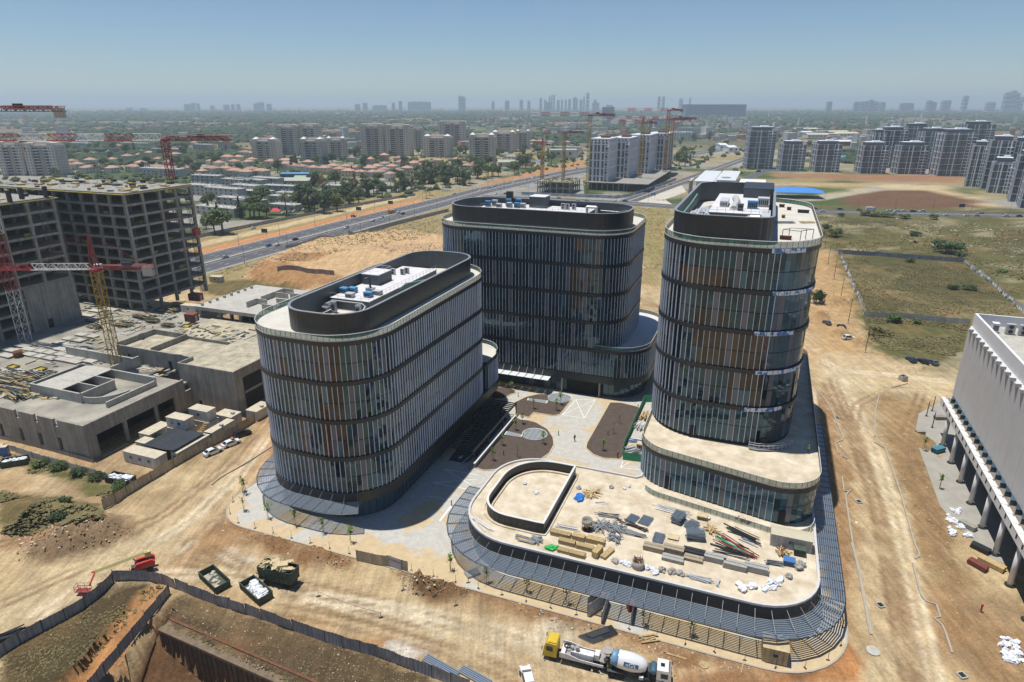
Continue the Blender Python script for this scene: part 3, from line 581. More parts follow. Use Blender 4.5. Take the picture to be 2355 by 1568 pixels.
def balustrade(th, path, z, most=90, keep=None, rail=.055):
    P = resample(path, 1.1); N = normals(P); n = len(P); it = []; ok = [not keep or keep(p_) for p_ in P]
    for i in range(n):
        if not (ok[i] and ok[(i + 1) % n]): continue
        p_, q_ = P[i], P[(i + 1) % n]; c = ((p_[0] + q_[0]) / 2, (p_[1] + q_[1]) / 2); it.append((1 / math.dist(c, (0, 0)), BALP, (c[0], c[1], z), math.atan2(q_[1] - p_[1], q_[0] - p_[0]), 0))
    scatter(th, it, 'balustrade_pane', most, [M_BALU], 'balustrade_field')
    b = MB(); ps = MB()
    for i in range(n):
        if ok[i] and ok[(i + 1) % n]: b.tube((*P[i], z + 1.13), (*P[(i + 1) % n], z + 1.13), rail, 5)
        if ok[i]: ps.box(P[i][0], P[i][1], z + .55, .06, .06, 1.1, 0)
    b.build('handrail', M_RAIL, th); ps.build('baluster_row', M_DKST, th, kind='stuff')
def bandring(th, path, z0, z1, out=.46, inn=-.3, m=None, name='spandrel_band'):
    P = resample(path, 1.6); b = MB(); b.ring(offs(P, out), offs(P, inn), z0, z1); return b.build(name, m or M_BLACK, th)
def office(name, label, path, top, step, seed, groups, base=6.0, terr=None, **kw):
    c = (sum(p[0] for p in path) / len(path), sum(p[1] for p in path) / len(path)); th = T(name, label, 'office building', (*c, 0), wc=True)
    b = MB(); P = resample(path, 1.6); b.prism(offs(P, -.12), base - .2, top + .2); b.build('core_wall', M_DARK, th)
    zs = [z for z in LV if base - .1 <= z < top - .1]
    for z in zs[1:] + [top]: bandring(th, path, z - .4, z + .36, .36)
    facade(th, path, [z + .45 for z in zs], step, seed, **kw)
    b = MB(); b.prism(offs(P, .3), top + .38, top + .55); b.build('roof', M_ROOF, th)
    balustrade(th, offs(P, .25), top + .5)
    return th
def screen(th, a0, b0, a1, b1, rad, z0, z1, most=100):
    path = fillet(abrect(a0, b0, a1, b1), rad, 8); P = resample(path, 1.6)
    b = MB(); b.ring(P, offs(P, -.25), z0, z1); b.build('screen_wall', M_BLACKIN, th)
    b = MB(); b.ring(offs(P, .2), offs(P, -.32), z1, z1 + .09); b.build('coping', M_STEEL, th)
    Q = resample(offs(P, .06), 1.19); n = len(Q); it = []
    for i in range(n):
        p_, q_ = Q[i], Q[(i + 1) % n]; c = ((p_[0] + q_[0]) / 2, (p_[1] + q_[1]) / 2); nn = normals([p_, q_], False)[0]; it.append((facing(c, nn, z1), SCRP, (c[0], c[1], z1 - 3.92), math.atan2(q_[1] - p_[1], q_[0] - p_[0]), 0))
    scatter(th, it, 'screen_panel', most, [M_BLACK], 'screen_field')
def groundfloor(th, path, z1=4.3, inn=1.3, seed=1, step=1.5, skip=None):
    P = resample(offs(resample(path, 1.6), -inn), step); n = len(P); b = MB(); k = MB(); core = MB()
    core.prism(offs(P, -.3), 0, z1); core.build('core_wall', M_DARK, th)
    for i in range(n):
        p_, q_ = P[i], P[(i + 1) % n]
        if skip and skip(p_): continue
        c = ((p_[0] + q_[0]) / 2, (p_[1] + q_[1]) / 2); ang = math.atan2(q_[1] - p_[1], q_[0] - p_[0]); b.box(c[0], c[1], z1 / 2, step * .95, .05, z1 - .1, ang); k.box(p_[0], p_[1], z1 / 2, .1, .22, z1, ang)
    b.build('shopfront_glazing', M_GLASSB, th, kind='stuff'); k.build('shopfront_mullions', M_DKST, th, kind='stuff')
    bandring(th, path, z1, 6.4, .3, -1.6, name='base_band')
def canopy(th, path, keep, z, i0=.35, i1=4.1, rod=1.9, n_sl=11, sp_=2.25, drop=.15):
    P = resample(path, sp_); N = normals(P); n = len(P); ok = [keep(p_) for p_ in P]; rf = MB(); rods = []; sl_ = MB(); eb = MB()
    for i in range(n):
        if not ok[i]: continue
        p_, nn = P[i], N[i]; a = (p_[0] + nn[0] * i0, p_[1] + nn[1] * i0, z); e = (p_[0] + nn[0] * i1, p_[1] + nn[1] * i1, z - drop); ang = math.atan2(nn[1], nn[0])
        r = MB(); r.box((a[0] + e[0]) / 2, (a[1] + e[1]) / 2, z - drop / 2, i1 - i0, .1, .22, ang); r.build('rafter', M_DKST, th)
        t = MB(); t.tube((p_[0] + nn[0] * .3, p_[1] + nn[1] * .3, z + rod), (p_[0] + nn[0] * (i1 - .9), p_[1] + nn[1] * (i1 - .9), z), .035, 4); t.build('tie_rod', M_STEEL, th)
        j = (i + 1) % n
        if not ok[j]: continue
        for k in range(n_sl):
            d = i0 + .2 + (i1 - i0 - .4) * k / (n_sl - 1); z_ = z + .1 - drop * k / n_sl
            u = (P[i][0] + N[i][0] * d, P[i][1] + N[i][1] * d); w = (P[j][0] + N[j][0] * d, P[j][1] + N[j][1] * d)
            sl_.box((u[0] + w[0]) / 2, (u[1] + w[1]) / 2, z_, math.dist(u, w) * .97, .2, .05, math.atan2(w[1] - u[1], w[0] - u[0]))
        eb.tube(e, (P[j][0] + N[j][0] * i1, P[j][1] + N[j][1] * i1, z - drop), .09, 4)
    sl_.build('louver_slats', M_LOUV, th, kind='stuff'); eb.build('edge_beam', M_DKST, th)
# ---- left tower
A_P = fillet(abrect(-89.2, 88.7, -61.4, 148), 10.5, 14); A_L = fillet(abrect(-89.2, 88.7, -61.4, 156.5), [10.5, 10.5, 8, 8], 12)
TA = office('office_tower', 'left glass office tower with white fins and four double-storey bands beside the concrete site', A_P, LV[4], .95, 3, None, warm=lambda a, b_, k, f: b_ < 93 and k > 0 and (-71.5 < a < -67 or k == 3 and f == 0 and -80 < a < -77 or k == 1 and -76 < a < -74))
b = MB(); wing = fillet(abrect(-89.2, 143, -61.4, 156.5), [0, 0, 8, 8], 10); b.prism(wing, 6, LV[1] + .3); b.build('terrace_wing', M_BLACK, TA); b = MB(); b.prism(offs(resample(wing, 1.6), -.2), LV[1] + .3, LV[1] + .36); b.build('terrace', M_ROOF, TA)
facade(TA, wing, [6.45], .95, 9, mostf=20, mostp=20); balustrade(TA, wing, LV[1] + .34, 25, keep=lambda p_: AB(*p_)[1] > 148.5)
groundfloor(TA, A_L, skip=None); screen(TA, -80.6, 90.7, -64.2, 145, [6, 6, 6, 6], LV[4] + .4, 41.45)
canopy(TA, A_P, lambda p_: AB(*p_)[1] < 104 and AB(*p_)[0] < -66, 4.4)
# ---- middle tower
B_P = fillet(abrect(-86, 162.5, -31.4, 197), 9.5, 14)
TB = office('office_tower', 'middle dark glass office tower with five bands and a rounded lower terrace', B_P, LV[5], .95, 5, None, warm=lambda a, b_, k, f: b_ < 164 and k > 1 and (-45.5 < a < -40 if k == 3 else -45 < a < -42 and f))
wing = fillet(abrect(-48, 162.5, -24.5, 200), [0, 9, 9, 0], 12); P = resample(wing, 1.6)
b = MB(); b.prism(offs(P, -.1), 6, LV[1] + .3); b.build('terrace_wing', M_DARK, TB); b = MB(); b.prism(offs(P, .2), LV[1] + .3, LV[1] + .4); b.build('terrace', M_ROOFW, TB)
bandring(TB, wing, LV[1] - .42, LV[1] + .42, .3, .02); facade(TB, wing, [6.45], .95, 6, mostf=40, mostp=40); balustrade(TB, offs(P, .1), LV[1] + .4, 40, keep=lambda p_: AB(*p_)[0] > -39)
groundfloor(TB, fillet(abrect(-86, 162.5, -24.5, 200), 9.5, 12), skip=lambda p_: -47 < AB(*p_)[0] < -36 and AB(*p_)[1] < 170); screen(TB, -83.4, 164.6, -32.8, 185, 8, LV[5] + .4, 49.8)
b = MB()
b.ab(-36.6, 162.6, 0, -36.3, 166, 4.3); b.build('garage_jamb', M_CONCL, TB); b = MB(); b.ab(-47.3, 162.6, 0, -47, 166, 4.3); b.build('garage_jamb', M_CONCL, TB)
b = MB(); b.ab(-47, 163, .004, -36.6, 166, .02); b.build('garage_floor', M_RAMPA, TB)
cb = MB(); RW = W(-74, 163); th = TB
M_CANW = mat('canopy_white', (.70, .72, .74), .5, 0, .06, .6)
for i in range(14):
    a = -83 + i * 2.35
    r = MB(); r.ab(a + .1, 159.2, 4.25, a + 2.25, 162.1, 4.32); r.build('canopy_panel', M_CANW, TB); r = MB(); r.ab(a - .05, 159.1, 4.05, a + .05, 162.2, 4.22); r.build('rafter', M_DKST, TB); r = MB(); r.tube(W3(a, 162.1, 6.3), W3(a, 160, 4.3), .03, 4); r.build('tie_rod', M_STEEL, TB)
for a in (-57.2, -52.5, -49): r = MB(); r.ab(a, 163.55, 0, a + 1.7, 163.75, 2.6); r.build('door', M_PANEL, TB)
# ---- right tower on its podium
C_P = fillet(abrect(-17.6, 122, 10.3, 183), 10.5, 14); C2 = [W(-17.2, 114.6), W(14.9, 107.4), W(14.9, 186), W(-17.2, 186)]; C2_P = fillet(C2, [7, 6.5, 8, 8], 12)
bare = lambda p_: AB(*p_)[0] > 4 and AB(*p_)[1] < 150  # finless corner; its bluer panes have the sky's reflection put into their colour
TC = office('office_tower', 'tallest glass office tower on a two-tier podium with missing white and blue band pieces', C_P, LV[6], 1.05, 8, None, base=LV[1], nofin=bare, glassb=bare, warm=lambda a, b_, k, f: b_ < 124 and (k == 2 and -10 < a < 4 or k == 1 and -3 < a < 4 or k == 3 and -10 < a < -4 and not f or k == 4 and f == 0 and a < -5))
M_WRAP = bpy.data.materials.new('wrapped_band'); M_WRAP.use_nodes = True; nt = M_WRAP.node_tree
geo = nd(nt, 'ShaderNodeNewGeometry'); wv = nd(nt, 'ShaderNodeTexNoise'); wv.inputs['Scale'].default_value = 1.1; rp_ = nd(nt, 'ShaderNodeValToRGB'); rp_.color_ramp.interpolation = 'CONSTANT'; rp_.color_ramp.elements[0].color = (.08, .2, .5, 1); rp_.color_ramp.elements[1].color = (.65, .68, .74, 1); rp_.color_ramp.elements[1].position = .47
nt.links.new(geo.outputs['Position'], wv.inputs[0]); nt.links.new(wv.outputs[0], rp_.inputs[0]); nt.links.new(rp_.outputs[0], nt.nodes['Principled BSDF'].inputs['Base Color'])
P = resample(offs(resample(C_P, 1.6), .52), 1.1); N = normals(P)
for k, z in enumerate(LV[2:7]):
    for i, p_ in enumerate(P):
        a, b_ = AB(*p_)
        if a > (0, 2, 0, 3, 1)[k] and b_ < 124.5 + 4 * (k % 2) and not (k == 4 and a > 7):
            q_ = P[(i + 1) % len(P)]; c = lerp2(p_, q_, .5); r = MB(); r.box(c[0], c[1], z, .98, .06, .78, math.atan2(q_[1] - p_[1], q_[0] - p_[0])); r.build('band_panel', M_WRAP, TC)
screen(TC, -16, 123.7, 1.8, 181, [6, 3, 6, 6], LV[6] + .4, 57.2)
P = resample(C2_P, 1.6); b = MB(); b.prism(offs(P, -.12), 6, LV[1] - .4); b.build('podium_core', M_DARK, TC); b = MB(); b.prism(offs(P, .3), LV[1] - .4, LV[1] - .25); b.build('terrace', M_SAND, TC)
bandring(TC, C2_P, LV[1] - 1.3, LV[1] - .4, .4, -.2); facade(TC, C2_P, [6.15], 1.05, 12, mostf=60, mostp=80, glassb=lambda p_: True, nofin=lambda p_: AB(*p_)[0] > 8); balustrade(TC, offs(P, .25), LV[1] - .28, 60)
P3 = fillet([W(-16.5, 110.4), W(14.9, 103.9), W(14.9, 130), W(-16.5, 130)], [6, 6, 0, 0], 10); balustrade(TC, P3, 6.1, 50, keep=lambda p_: AB(*p_)[1] < 112)
for a, b_, dz in ((-11, 113.1, 0), (3.5, 110.0, 0), (9.4, 108.8, 0)): r = MB(); x, y = W(a, b_); r.box(x, y, 7.4, 1.15, .12, 2.6, GRID - .222); r.build('doorway', M_DARK, TC)
for a in (-8, 5.2): r = MB(); x, y = W(a, 121.9); r.box(x, y, LV[1] + 1.05, 1.1, .16, 2.4, GRID); r.build('doorway', M_DARK, TC)
# ---- annex
AN_P = fillet([W(-44.6, 86.2), W(15, 86.2), W(15, 186), W(-16.6, 186), W(-16.6, 115), W(-44.6, 115)], [10.5, 9.5, 6, 3, 0, 9], 14)
TN = T('annex', 'low annex with sandy flat roof, white rim and blue-grey louver canopy', 'building', (*W(-12, 98), 0), wc=True)
P = resample(AN_P, 1.6); b = MB(); b.prism(P, 4.2, 5.98); b.build('roof', M_SAND, TN)
b = MB(); b.ring(offs(P, .12), offs(P, -.28), 5.98, 6.34); b.build('rim', mat('rim_grey', (.56, .55, .54), .5, 0, .06, 1), TN); b = MB(); b.ring(offs(P, .1), offs(P, .0), 3.6, 5.98); b.build('fascia', M_BLACK, TN)
gp_ = MB(); Q = resample(offs(P, -1.2), 1.5); core = MB(); core.prism(offs(Q, -.3), 0, 4.2); core.build('core_wall', M_DARK, TN)
for i in range(len(Q)):
    p_, q_ = Q[i], Q[(i + 1) % len(Q)]; c = lerp2(p_, q_, .5); gp_.box(c[0], c[1], 2.1, 1.4, .06, 4.1, math.atan2(q_[1] - p_[1], q_[0] - p_[0]))
gp_.build('shopfront_glazing', M_GLASSB, TN, kind='stuff')
canopy(TN, AN_P, lambda p_: AB(*p_)[1] < 104 and AB(*p_)[0] < 16 and (AB(*p_)[1] < 92 or AB(*p_)[0] < -30) or (AB(*p_)[0] > 5 and AB(*p_)[1] < 160), 3.9, rod=1.7)
pen = fillet(abrect(-41.4, 91.2, -29, 111.8), [5.5, 0, 0, 8.5], 10); P = resample(pen, 1.2); b = MB(); b.ring(P, offs(P, -.22), 5.98, 8.05); b.build('screen_wall', M_BLACK, TN); b = MB(); b.ring(offs(P, .1), offs(P, -.3), 8.05, 8.16); b.build('coping', M_RAIL, TN)
b = MB(); b.ring(offs(P, -.5), offs(P, -.95), 5.98, 6.3); b.build('upstand', M_SAND, TN)
b = MB(); b.ring(offs(P, .75), offs(P, .45), 5.98, 6.22); b.build('upstand', M_SAND, TN)
Q = resample(offs(P, .05), 1.2)
for i in range(len(Q)):
    p_, q_ = Q[i], Q[(i + 1) % len(Q)]; c = lerp2(p_, q_, .5); r = MB(); r.box(c[0], c[1], 7.0, 1.14, .05, 2.0, math.atan2(q_[1] - p_[1], q_[0] - p_[0])); r.build('screen_panel', M_BLACK, TN)
# ================================================================ left: concrete construction site
M_SLAB = mat('site_slab', (.25, .235, .20), .9, 0, .3, .12, .1, 3, c2=(.42, .385, .31))
M_STN = mat('stained_slab', (.30, .27, .20), .9, 0, .25, .35, .1, 4, c2=(.56, .49, .35)); M_YEL = mat('crane_yellow', (.42, .27, .04), .6, .1, .25, 1.5); M_CRED = mat('crane_red', (.30, .035, .035), .6, .1, .25, 1.5); M_CWHT = mat('crane_white', (.62, .62, .6), .6, .1, .12, 1.5); M_ORNG = mat('crane_orange', (.45, .22, .03), .6, .1, .2, 1.5)
M_NET = mat('yellow_guard', (.35, .28, .04), .7, 0, .2, 2); M_CAB = mat('cabin_white', (.60, .58, .53), .75, 0, .12, .5, streak=.2); M_CABR = mat('cabin_roof', (.52, .46, .34), .85, 0, .15, .8); M_GREY = mat('light_grey_paint', (.45, .46, .47), .6, 0, .1, 1)
M_FORM = mat('green_formwork', (.06, .085, .06), .8, 0, .3, 1); M_REDP = mat('red_paint', (.35, .05, .04), .6, 0, .2, 2); M_BLUE = mat('blue_paint', (.05, .16, .38), .6, 0, .15, 2); M_BROWN = mat('brown_steel_box', (.19, .055, .04), .7, 0, .2, 2)
def thing_mb(name, label, cat, mb, m, group=None, c=None, smooth=False):
    o = mb.build(name, m, smooth=smooth)
    return tag(o, label, cat, group)
def frame_bld(label, a0, b0, a1, b1, na, nb, z0, floors, fh, solid=None):
    th = T('unfinished_tower', label, 'building', W3((a0 + a1) / 2, (b0 + b1) / 2, z0), wc=True)
    for k in range(1, floors + 1):
        z = z0 + k * fh; b = MB(); b.ab(a0, b0, z - .3, a1, b1, z); b.build('slab', M_CONC, th)
        b = MB(); q = abrect(a0 - .08, b0 - .08, a1 + .08, b1 + .08); b.ring(q, offs(q, -.5), z - .75, z + .06); b.build('edge_beam', M_CONC, th)
    for i in range(na + 1):
        for j in range(nb + 1):
            edge = i in (0, na) or j in (0, nb)
            if not edge and (i + j) % 2: continue
            a = a0 + .45 + (a1 - a0 - .9) * i / na; b_ = b0 + .45 + (b1 - b0 - .9) * j / nb; b = MB(); b.ab(a - .45, b_ - .45, z0, a + .45, b_ + .45, z0 + floors * fh - .3); b.build('column', M_CONC, th)
    b = MB(); am, bm = (a0 + a1) / 2, (b0 + b1) / 2; b.ab(am - 9, bm - 5, z0, am + 12, bm + 5, z0 + floors * fh - .4); b.build('core_wall', M_CONC, th)
    gr = MB(); rr = random.Random(floors * 7 + na)
    for k in range(1, floors):
        z = z0 + k * fh
        for (p_, q_) in ((W(a1 - .3, b0), W(a1 - .3, b1)), (W(a0, b0 + .3), W(a1, b0 + .3))):
            for h in (.55, 1.05): gr.tube((*p_, z + h), (*q_, z + h), .03, 3)
    for k in range(int(22 * floors / 12)):
        z = z0 + rr.randrange(1, floors) * fh; t = rr.random(); w = rr.uniform(1, 3)
        if rr.random() < .5: gr.ab(a1 - 1.2, b0 + t * (b1 - b0 - w), z, a1 - .9, b0 + t * (b1 - b0 - w) + w, z + rr.uniform(.8, 1.4))
        else: gr.ab(a0 + t * (a1 - a0 - w), b0 + .9, z, a0 + t * (a1 - a0 - w) + w, b0 + 1.2, z + rr.uniform(.8, 1.4))
    gr.build('guard_rails', M_NET, th, kind='stuff')
    zt = z0 + floors * fh; cl = MB(); rr = random.Random(3)
    for k in range(90):
        a, b_ = rr.uniform(a0 + 1, a1 - 1), rr.uniform(b0 + 1, b1 - 1); cl.k = rr.choice((0, 1, 2)); h = rr.uniform(.15, .9); cl.ab(a, b_, zt, a + rr.uniform(.4, 3), b_ + rr.uniform(.3, 2), zt + h)
    for k in range(26):
        a, b_ = rr.uniform(a0 + 1, a1 - 1), rr.uniform(b0 + 1, b1 - 1); cl.k = 1; cl.tube(W3(a, b_, zt), W3(a, b_, zt + rr.uniform(1, 2.6)), .05, 4)
    cl.build('formwork_clutter', [M_WOOD, M_DKST, M_NET], th, kind='stuff')
    for q in (abrect(a0 - .9, b0 - .9, a1 + .9, b1 + .9),): e = MB(); e.ring(q, offs(q, -.9), zt - .5, zt - .35); e.build('edge_platform', M_NET, th)
    return th
D1 = frame_bld('unfinished concrete frame tower with twelve open floors behind the yellow crane', -268, 161, -200, 190, 10, 4, 7.2, 11, 3.72)
D2 = frame_bld('darker unfinished concrete frame tower cut off by the left edge', -290, 96, -214, 147.5, 10, 6, 7.2, 11, 3.72)
b = MB(); b.ab(-214.3, 131, 7.2, -213.7, 147.6, 21.5); b.build('shear_wall', M_CONC, D2); b = MB(); b.ab(-213.72, 136, 7.2, -213.6, 137.6, 10.2); b.build('doorway', M_DARK, D2)
for k in range(9):
    a, b_ = -214.2 - (k % 2) * 3, 100 + k * 5.6; b = MB(); b.ab(a - .5, b_, 48.1, a + .5, b_ + 1, 51.6); b.build('column_form', M_DKST, D2)
# hoist mast at the corner of the farther frame
h = T('hoist_mast', 'black lattice construction hoist with red cage at the right edge of the frame tower', 'hoist', W3(-198.6, 186, 0), wc=True)
def lattice(mb, p, q, w, nseg, r=.06, n=3, tri=False):
    """square lattice boom from p to q"""
    p, q = Vector(p), Vector(q); d = (q - p).normalized(); x = (Vector((0, 0, 1)) if abs(d.z) < .9 else Vector((1, 0, 0))).cross(d).normalized(); y = d.cross(x)
    cs = [x * w / 2 + y * w / 2, -x * w / 2 + y * w / 2, -x * w / 2 - y * w / 2, x * w / 2 - y * w / 2] if not tri else [y * w * .55, -x * w / 2 - y * w * .45, x * w / 2 - y * w * .45]
    k = len(cs)
    for c in cs: mb.tube(p + c, q + c, r, 4)
    for i in range(nseg):
        s, e = p.lerp(q, i / nseg), p.lerp(q, (i + 1) / nseg)
        for j in range(k):
            a, b_ = cs[j], cs[(j + 1) % k]
            if i % 2: a, b_ = b_, a
            mb.tube(s + a, e + b_, r * .6, n, cap=False)
            mb.tube(s + cs[j], s + cs[(j + 1) % k], r * .6, n, cap=False)
    return mb
b = MB(); lattice(b, W3(-198.6, 186, 7.2), W3(-198.6, 186, 46), 1.1, 26, .07); b.build('mast', M_DKST, h); b = MB(); b.ab(-198, 185, 30, -196.4, 187.4, 32.6); b.build('cage', M_REDP, h)
# lower structures: one solid body per block, walls added as parts
site = T('concrete_podium', 'grey concrete podium deck of the left construction site with parapets and openings', 'building', W3(-160, 100, 0), wc=True)
b = MB(); b.ab(-330, 118, 0, -150, 165, 7.2); b.build('deck', M_SLAB, site)
b = MB(); b.ab(-330, 88.6, 6.6, -136.6, 118, 7.2); b.build('roof_slab', M_SLAB, site)
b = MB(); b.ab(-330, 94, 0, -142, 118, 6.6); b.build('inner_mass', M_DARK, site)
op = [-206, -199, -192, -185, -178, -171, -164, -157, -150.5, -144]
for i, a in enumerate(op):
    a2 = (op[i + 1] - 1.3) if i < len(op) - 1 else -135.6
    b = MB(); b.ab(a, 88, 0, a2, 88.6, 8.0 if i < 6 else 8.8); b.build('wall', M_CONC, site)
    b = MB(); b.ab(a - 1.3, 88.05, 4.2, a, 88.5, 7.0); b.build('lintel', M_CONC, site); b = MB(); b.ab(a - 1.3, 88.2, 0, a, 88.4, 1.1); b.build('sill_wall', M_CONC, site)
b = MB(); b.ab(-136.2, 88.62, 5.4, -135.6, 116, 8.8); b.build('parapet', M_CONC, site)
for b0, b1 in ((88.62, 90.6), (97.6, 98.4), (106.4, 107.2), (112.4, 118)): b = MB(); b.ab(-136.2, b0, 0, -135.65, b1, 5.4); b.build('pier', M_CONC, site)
for (a0, b0, a1, b1, z0, z1) in ((-168, 99, -167.6, 113, 7.2, 9.8), (-168, 98.6, -150, 99, 7.2, 9.8), (-150.4, 98.6, -150, 108, 7.2, 9.8), (-168, 113, -142, 113.4, 7.2, 9.6), (-164, 103.4, -150.4, 103.7, 7.2, 9.8), (-164, 108, -150.4, 108.3, 7.2, 9.8), (-158, 113.4, -157.6, 122, 7.2, 10.2), (-184, 120, -158, 120.4, 7.2, 10.2), (-142.4, 99, -142, 113, 7.2, 8.7)): b = MB(); b.ab(a0, b0, z0, a1, b1, z1); b.build('wall', M_CONCL, site)
P = [W(-150 + 7 * math.sin(t * math.pi / 16), 99.2 + 7 * (1 - math.cos(t * math.pi / 16))) for t in range(9)]; b = MB(); b.ring(P, offs(P, .3, False), 7.2, 8.9, False); b.build('curved_wall', M_CONCL, site)
b = MB(); b.ab(-166, 99, 9.5, -157, 113, 9.75); b.build('roof_slab', M_CONCL, site)
blk = T('concrete_block_house', 'raw concrete building with parapet roof and dark openings beside the left tower', 'building', W3(-138, 130, 0), wc=True)
b = MB(); b.ab(-139, 118, 0, -120.6, 146, 11.2); b.build('wall', M_CONC, blk); b = MB(); b.ab(-167, 123, 0, -139, 136, 10.9); b.build('wall', M_CONC, blk); b = MB(); b.ab(-170, 136, 0, -137, 161, 8.0); b.build('lower_wall', M_CONC, blk)
b = MB(); b.ab(-138.6, 118.4, 11.2, -121, 146, 11.3); b.build('roof', M_STN, blk); b = MB(); b.ab(-166.6, 123.4, 10.9, -139, 136, 11.0); b.build('roof', M_STN, blk); b = MB(); b.ab(-169.6, 136.4, 8.0, -139.1, 160.6, 8.1); b.build('roof', M_STN, blk)
for (a0, b0, a1, b1, z0, z1) in ((-139, 118, -120.6, 118.4, 11.2, 12.3), (-121, 118.4, -120.6, 146, 11.2, 12.3), (-139, 118.4, -138.6, 123, 11.2, 12.3), (-167, 123, -139, 123.4, 10.9, 12.0), (-167, 123.4, -166.6, 135.6, 10.9, 12.6), (-167, 135.6, -154, 136, 10.9, 12.6), (-154.4, 123.4, -154, 135.6, 10.9, 12.6), (-137.4, 140, -137, 161, 8.0, 11.3), (-154, 136, -139.1, 136.4, 11.0, 11.9)): b = MB(); b.ab(a0, b0, z0, a1, b1, z1); b.build('parapet', M_CONC, blk)
for a, z0, z1, w in ((-133.5, .2, 2.4, .9), (-148, 7.4, 9.6, 1.1), (-142, 8.6, 9.2, 1.6), (-163, 9.0, 9.8, .9)): b = MB(); bb = 117.93 if a > -139 else 122.93; b.ab(a, bb, z0, a + w, bb + .1, z1); b.build('opening', M_DARK, blk)
for k in range(3): b = MB(); b.ab(-120.66, 121 + k * 8, 1, -120.5, 127.6 + k * 8, 9.6); b.build('opening', M_DARK, blk); b = MB(); b.ab(-120.7, 121 + k * 8, 5.2, -120.4, 127.6 + k * 8, 5.9); b.build('lintel', M_CONC, blk)
sl3 = T('parking_structure', 'raised concrete slab on columns with a maze of low walls on top', 'building', W3(-150, 175, 0), wc=True)
b = MB(); b.ab(-178, 162, 10.0, -118, 192, 11.2); b.build('slab', M_CONCL, sl3)
for i in range(7):
    for bb in (162.6, 176): b = MB(); a = -177 + i * 8.6; b.ab(a, bb, 0, a + .9, bb + .9, 10); b.build('column', M_CONC, sl3)
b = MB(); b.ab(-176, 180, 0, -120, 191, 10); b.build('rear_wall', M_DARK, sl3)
rr = random.Random(4)
for k in range(16):
    a = -160 + (k % 6) * 6.5; b_ = 167 + (k // 6) * 7.2; w = rr.uniform(4, 6.5)
    b = MB(); (b.ab(a, b_, 11.2, a + w, b_ + .35, 13.2) if k % 2 else b.ab(a, b_, 11.2, a + .35, b_ + w, 13.2)); b.build('wall', M_CONCL, sl3)
    if k % 3 == 0: b = MB(); b.ab(a, b_ + w, 11.2, a + w, b_ + w + .35, 13.2); b.build('wall', M_CONCL, sl3)
for k in range(8): b = MB(); a = -176 + k * 2.2; b.ab(-176, 163 + k * 3.4, 11.2, -175.3, 163.7 + k * 3.4, 12.2); b.build('stub_column', M_CONCL, sl3)
# loose material on the deck
rr = random.Random(8); n_ = 0
q = MB(); q.box(0, 0, .42, 5.2, 2.3, .22); q.box(0, 0, .15, 4.6, 1.9, .3); PLT = q.mesh('precast_plank', M_CONCL)
rows = [((340, 985), 4), ((210, 1025), 5), ((300, 1045), 5), ((170, 1075), 6), ((250, 1095), 6), ((560, 940), 3), ((620, 1000), 4), ((700, 1040), 3)]
rows = [[(370, 985), (450, 1000), (530, 975)], [(260, 1025), (350, 1040), (440, 1055), (540, 1025), (620, 1000)], [(270, 1070), (350, 1085), (430, 1100), (520, 1068), (620, 1045), (710, 1010)], [(610, 1085), (700, 1105), (750, 1045), (830, 1080), (890, 1085)], [(530, 1110), (640, 1130), (770, 1125), (930, 1100)], [(610, 935), (670, 945), (720, 900), (790, 910)], [(60, 1080), (200, 995), (90, 1030)], [(760, 730), (790, 620), (830, 690), (960, 680)]]
for i, r_ in enumerate(rows):
    for j, (u, v) in enumerate(r_):
        x, y = g('R5', u, v, 7.2); o = put('precast_plank', PLT, None, (x, y, 7.21), GRID + rr.choice((0, .02, -.03)))
        tag(o, f'pale concrete panel lying on the deck, {nth(j)} in the {nth(i)} row of panels', 'concrete panel', 'concrete panels laid out on the deck')
def pile(name, label, cat, loc, n, lx, ly, lz, m, seed, rz=0., group=None, layers=True, thin=.12):
    """a loose stack of long pieces"""
    r = random.Random(seed); b = MB()
    for k in range(n):
        w = r.uniform(.6, 1) * lx; b.k = r.randrange(len(m)) if isinstance(m, list) else 0
        b.box(r.uniform(-.1, .1) * lx, r.uniform(-.45, .45) * ly, thin * .6 + lz * (k / n if layers else r.random()), w, r.uniform(.6, 1.4) * thin * 1.6, thin, r.uniform(-.18, .18) if layers else r.uniform(-1.5, 1.5))
    o = put(name, b.mesh(name, m), None, loc, rz); return tag(o, label, cat, group)
k = 0
for u, v, lx, lab in ((1240, 740, 8, 'nearest the frame tower'), (1480, 690, 7, 'beside the white cabin'), (1560, 640, 6, 'nearest the red box'), (840, 830, 5, 'left of the yellow crane mast'), (1080, 810, 6, 'right of the yellow crane mast'), (250, 1270, 8, 'behind the yellow tray'), (60, 1300, 8, 'at the left edge of the deck'), (160, 1370, 10, 'largest heap on the deck'), (370, 1350, 8, 'behind the roofless rooms'), (480, 1270, 4, 'against the wall of the rooms'), (620, 1290, 3, 'inside the low wall'), (1320, 780, 5, 'on the sandy deck'), (1450, 820, 5, 'of dark panels in the middle of the deck'), (150, 1430, 7, 'nearest the camera on the deck')):
    x, y = g('R5', u, v, 7.3); pile('formwork_stack', f'untidy stack of dark green formwork boards {lab}', 'formwork', (x, y, 7.25), 34, lx, lx * .55, 1.2, [M_FORM, M_DKST, M_CONC, M_WOOD], 40 + k, GRID + rr.uniform(-.3, .3), 'formwork stacks on the deck'); k += 1
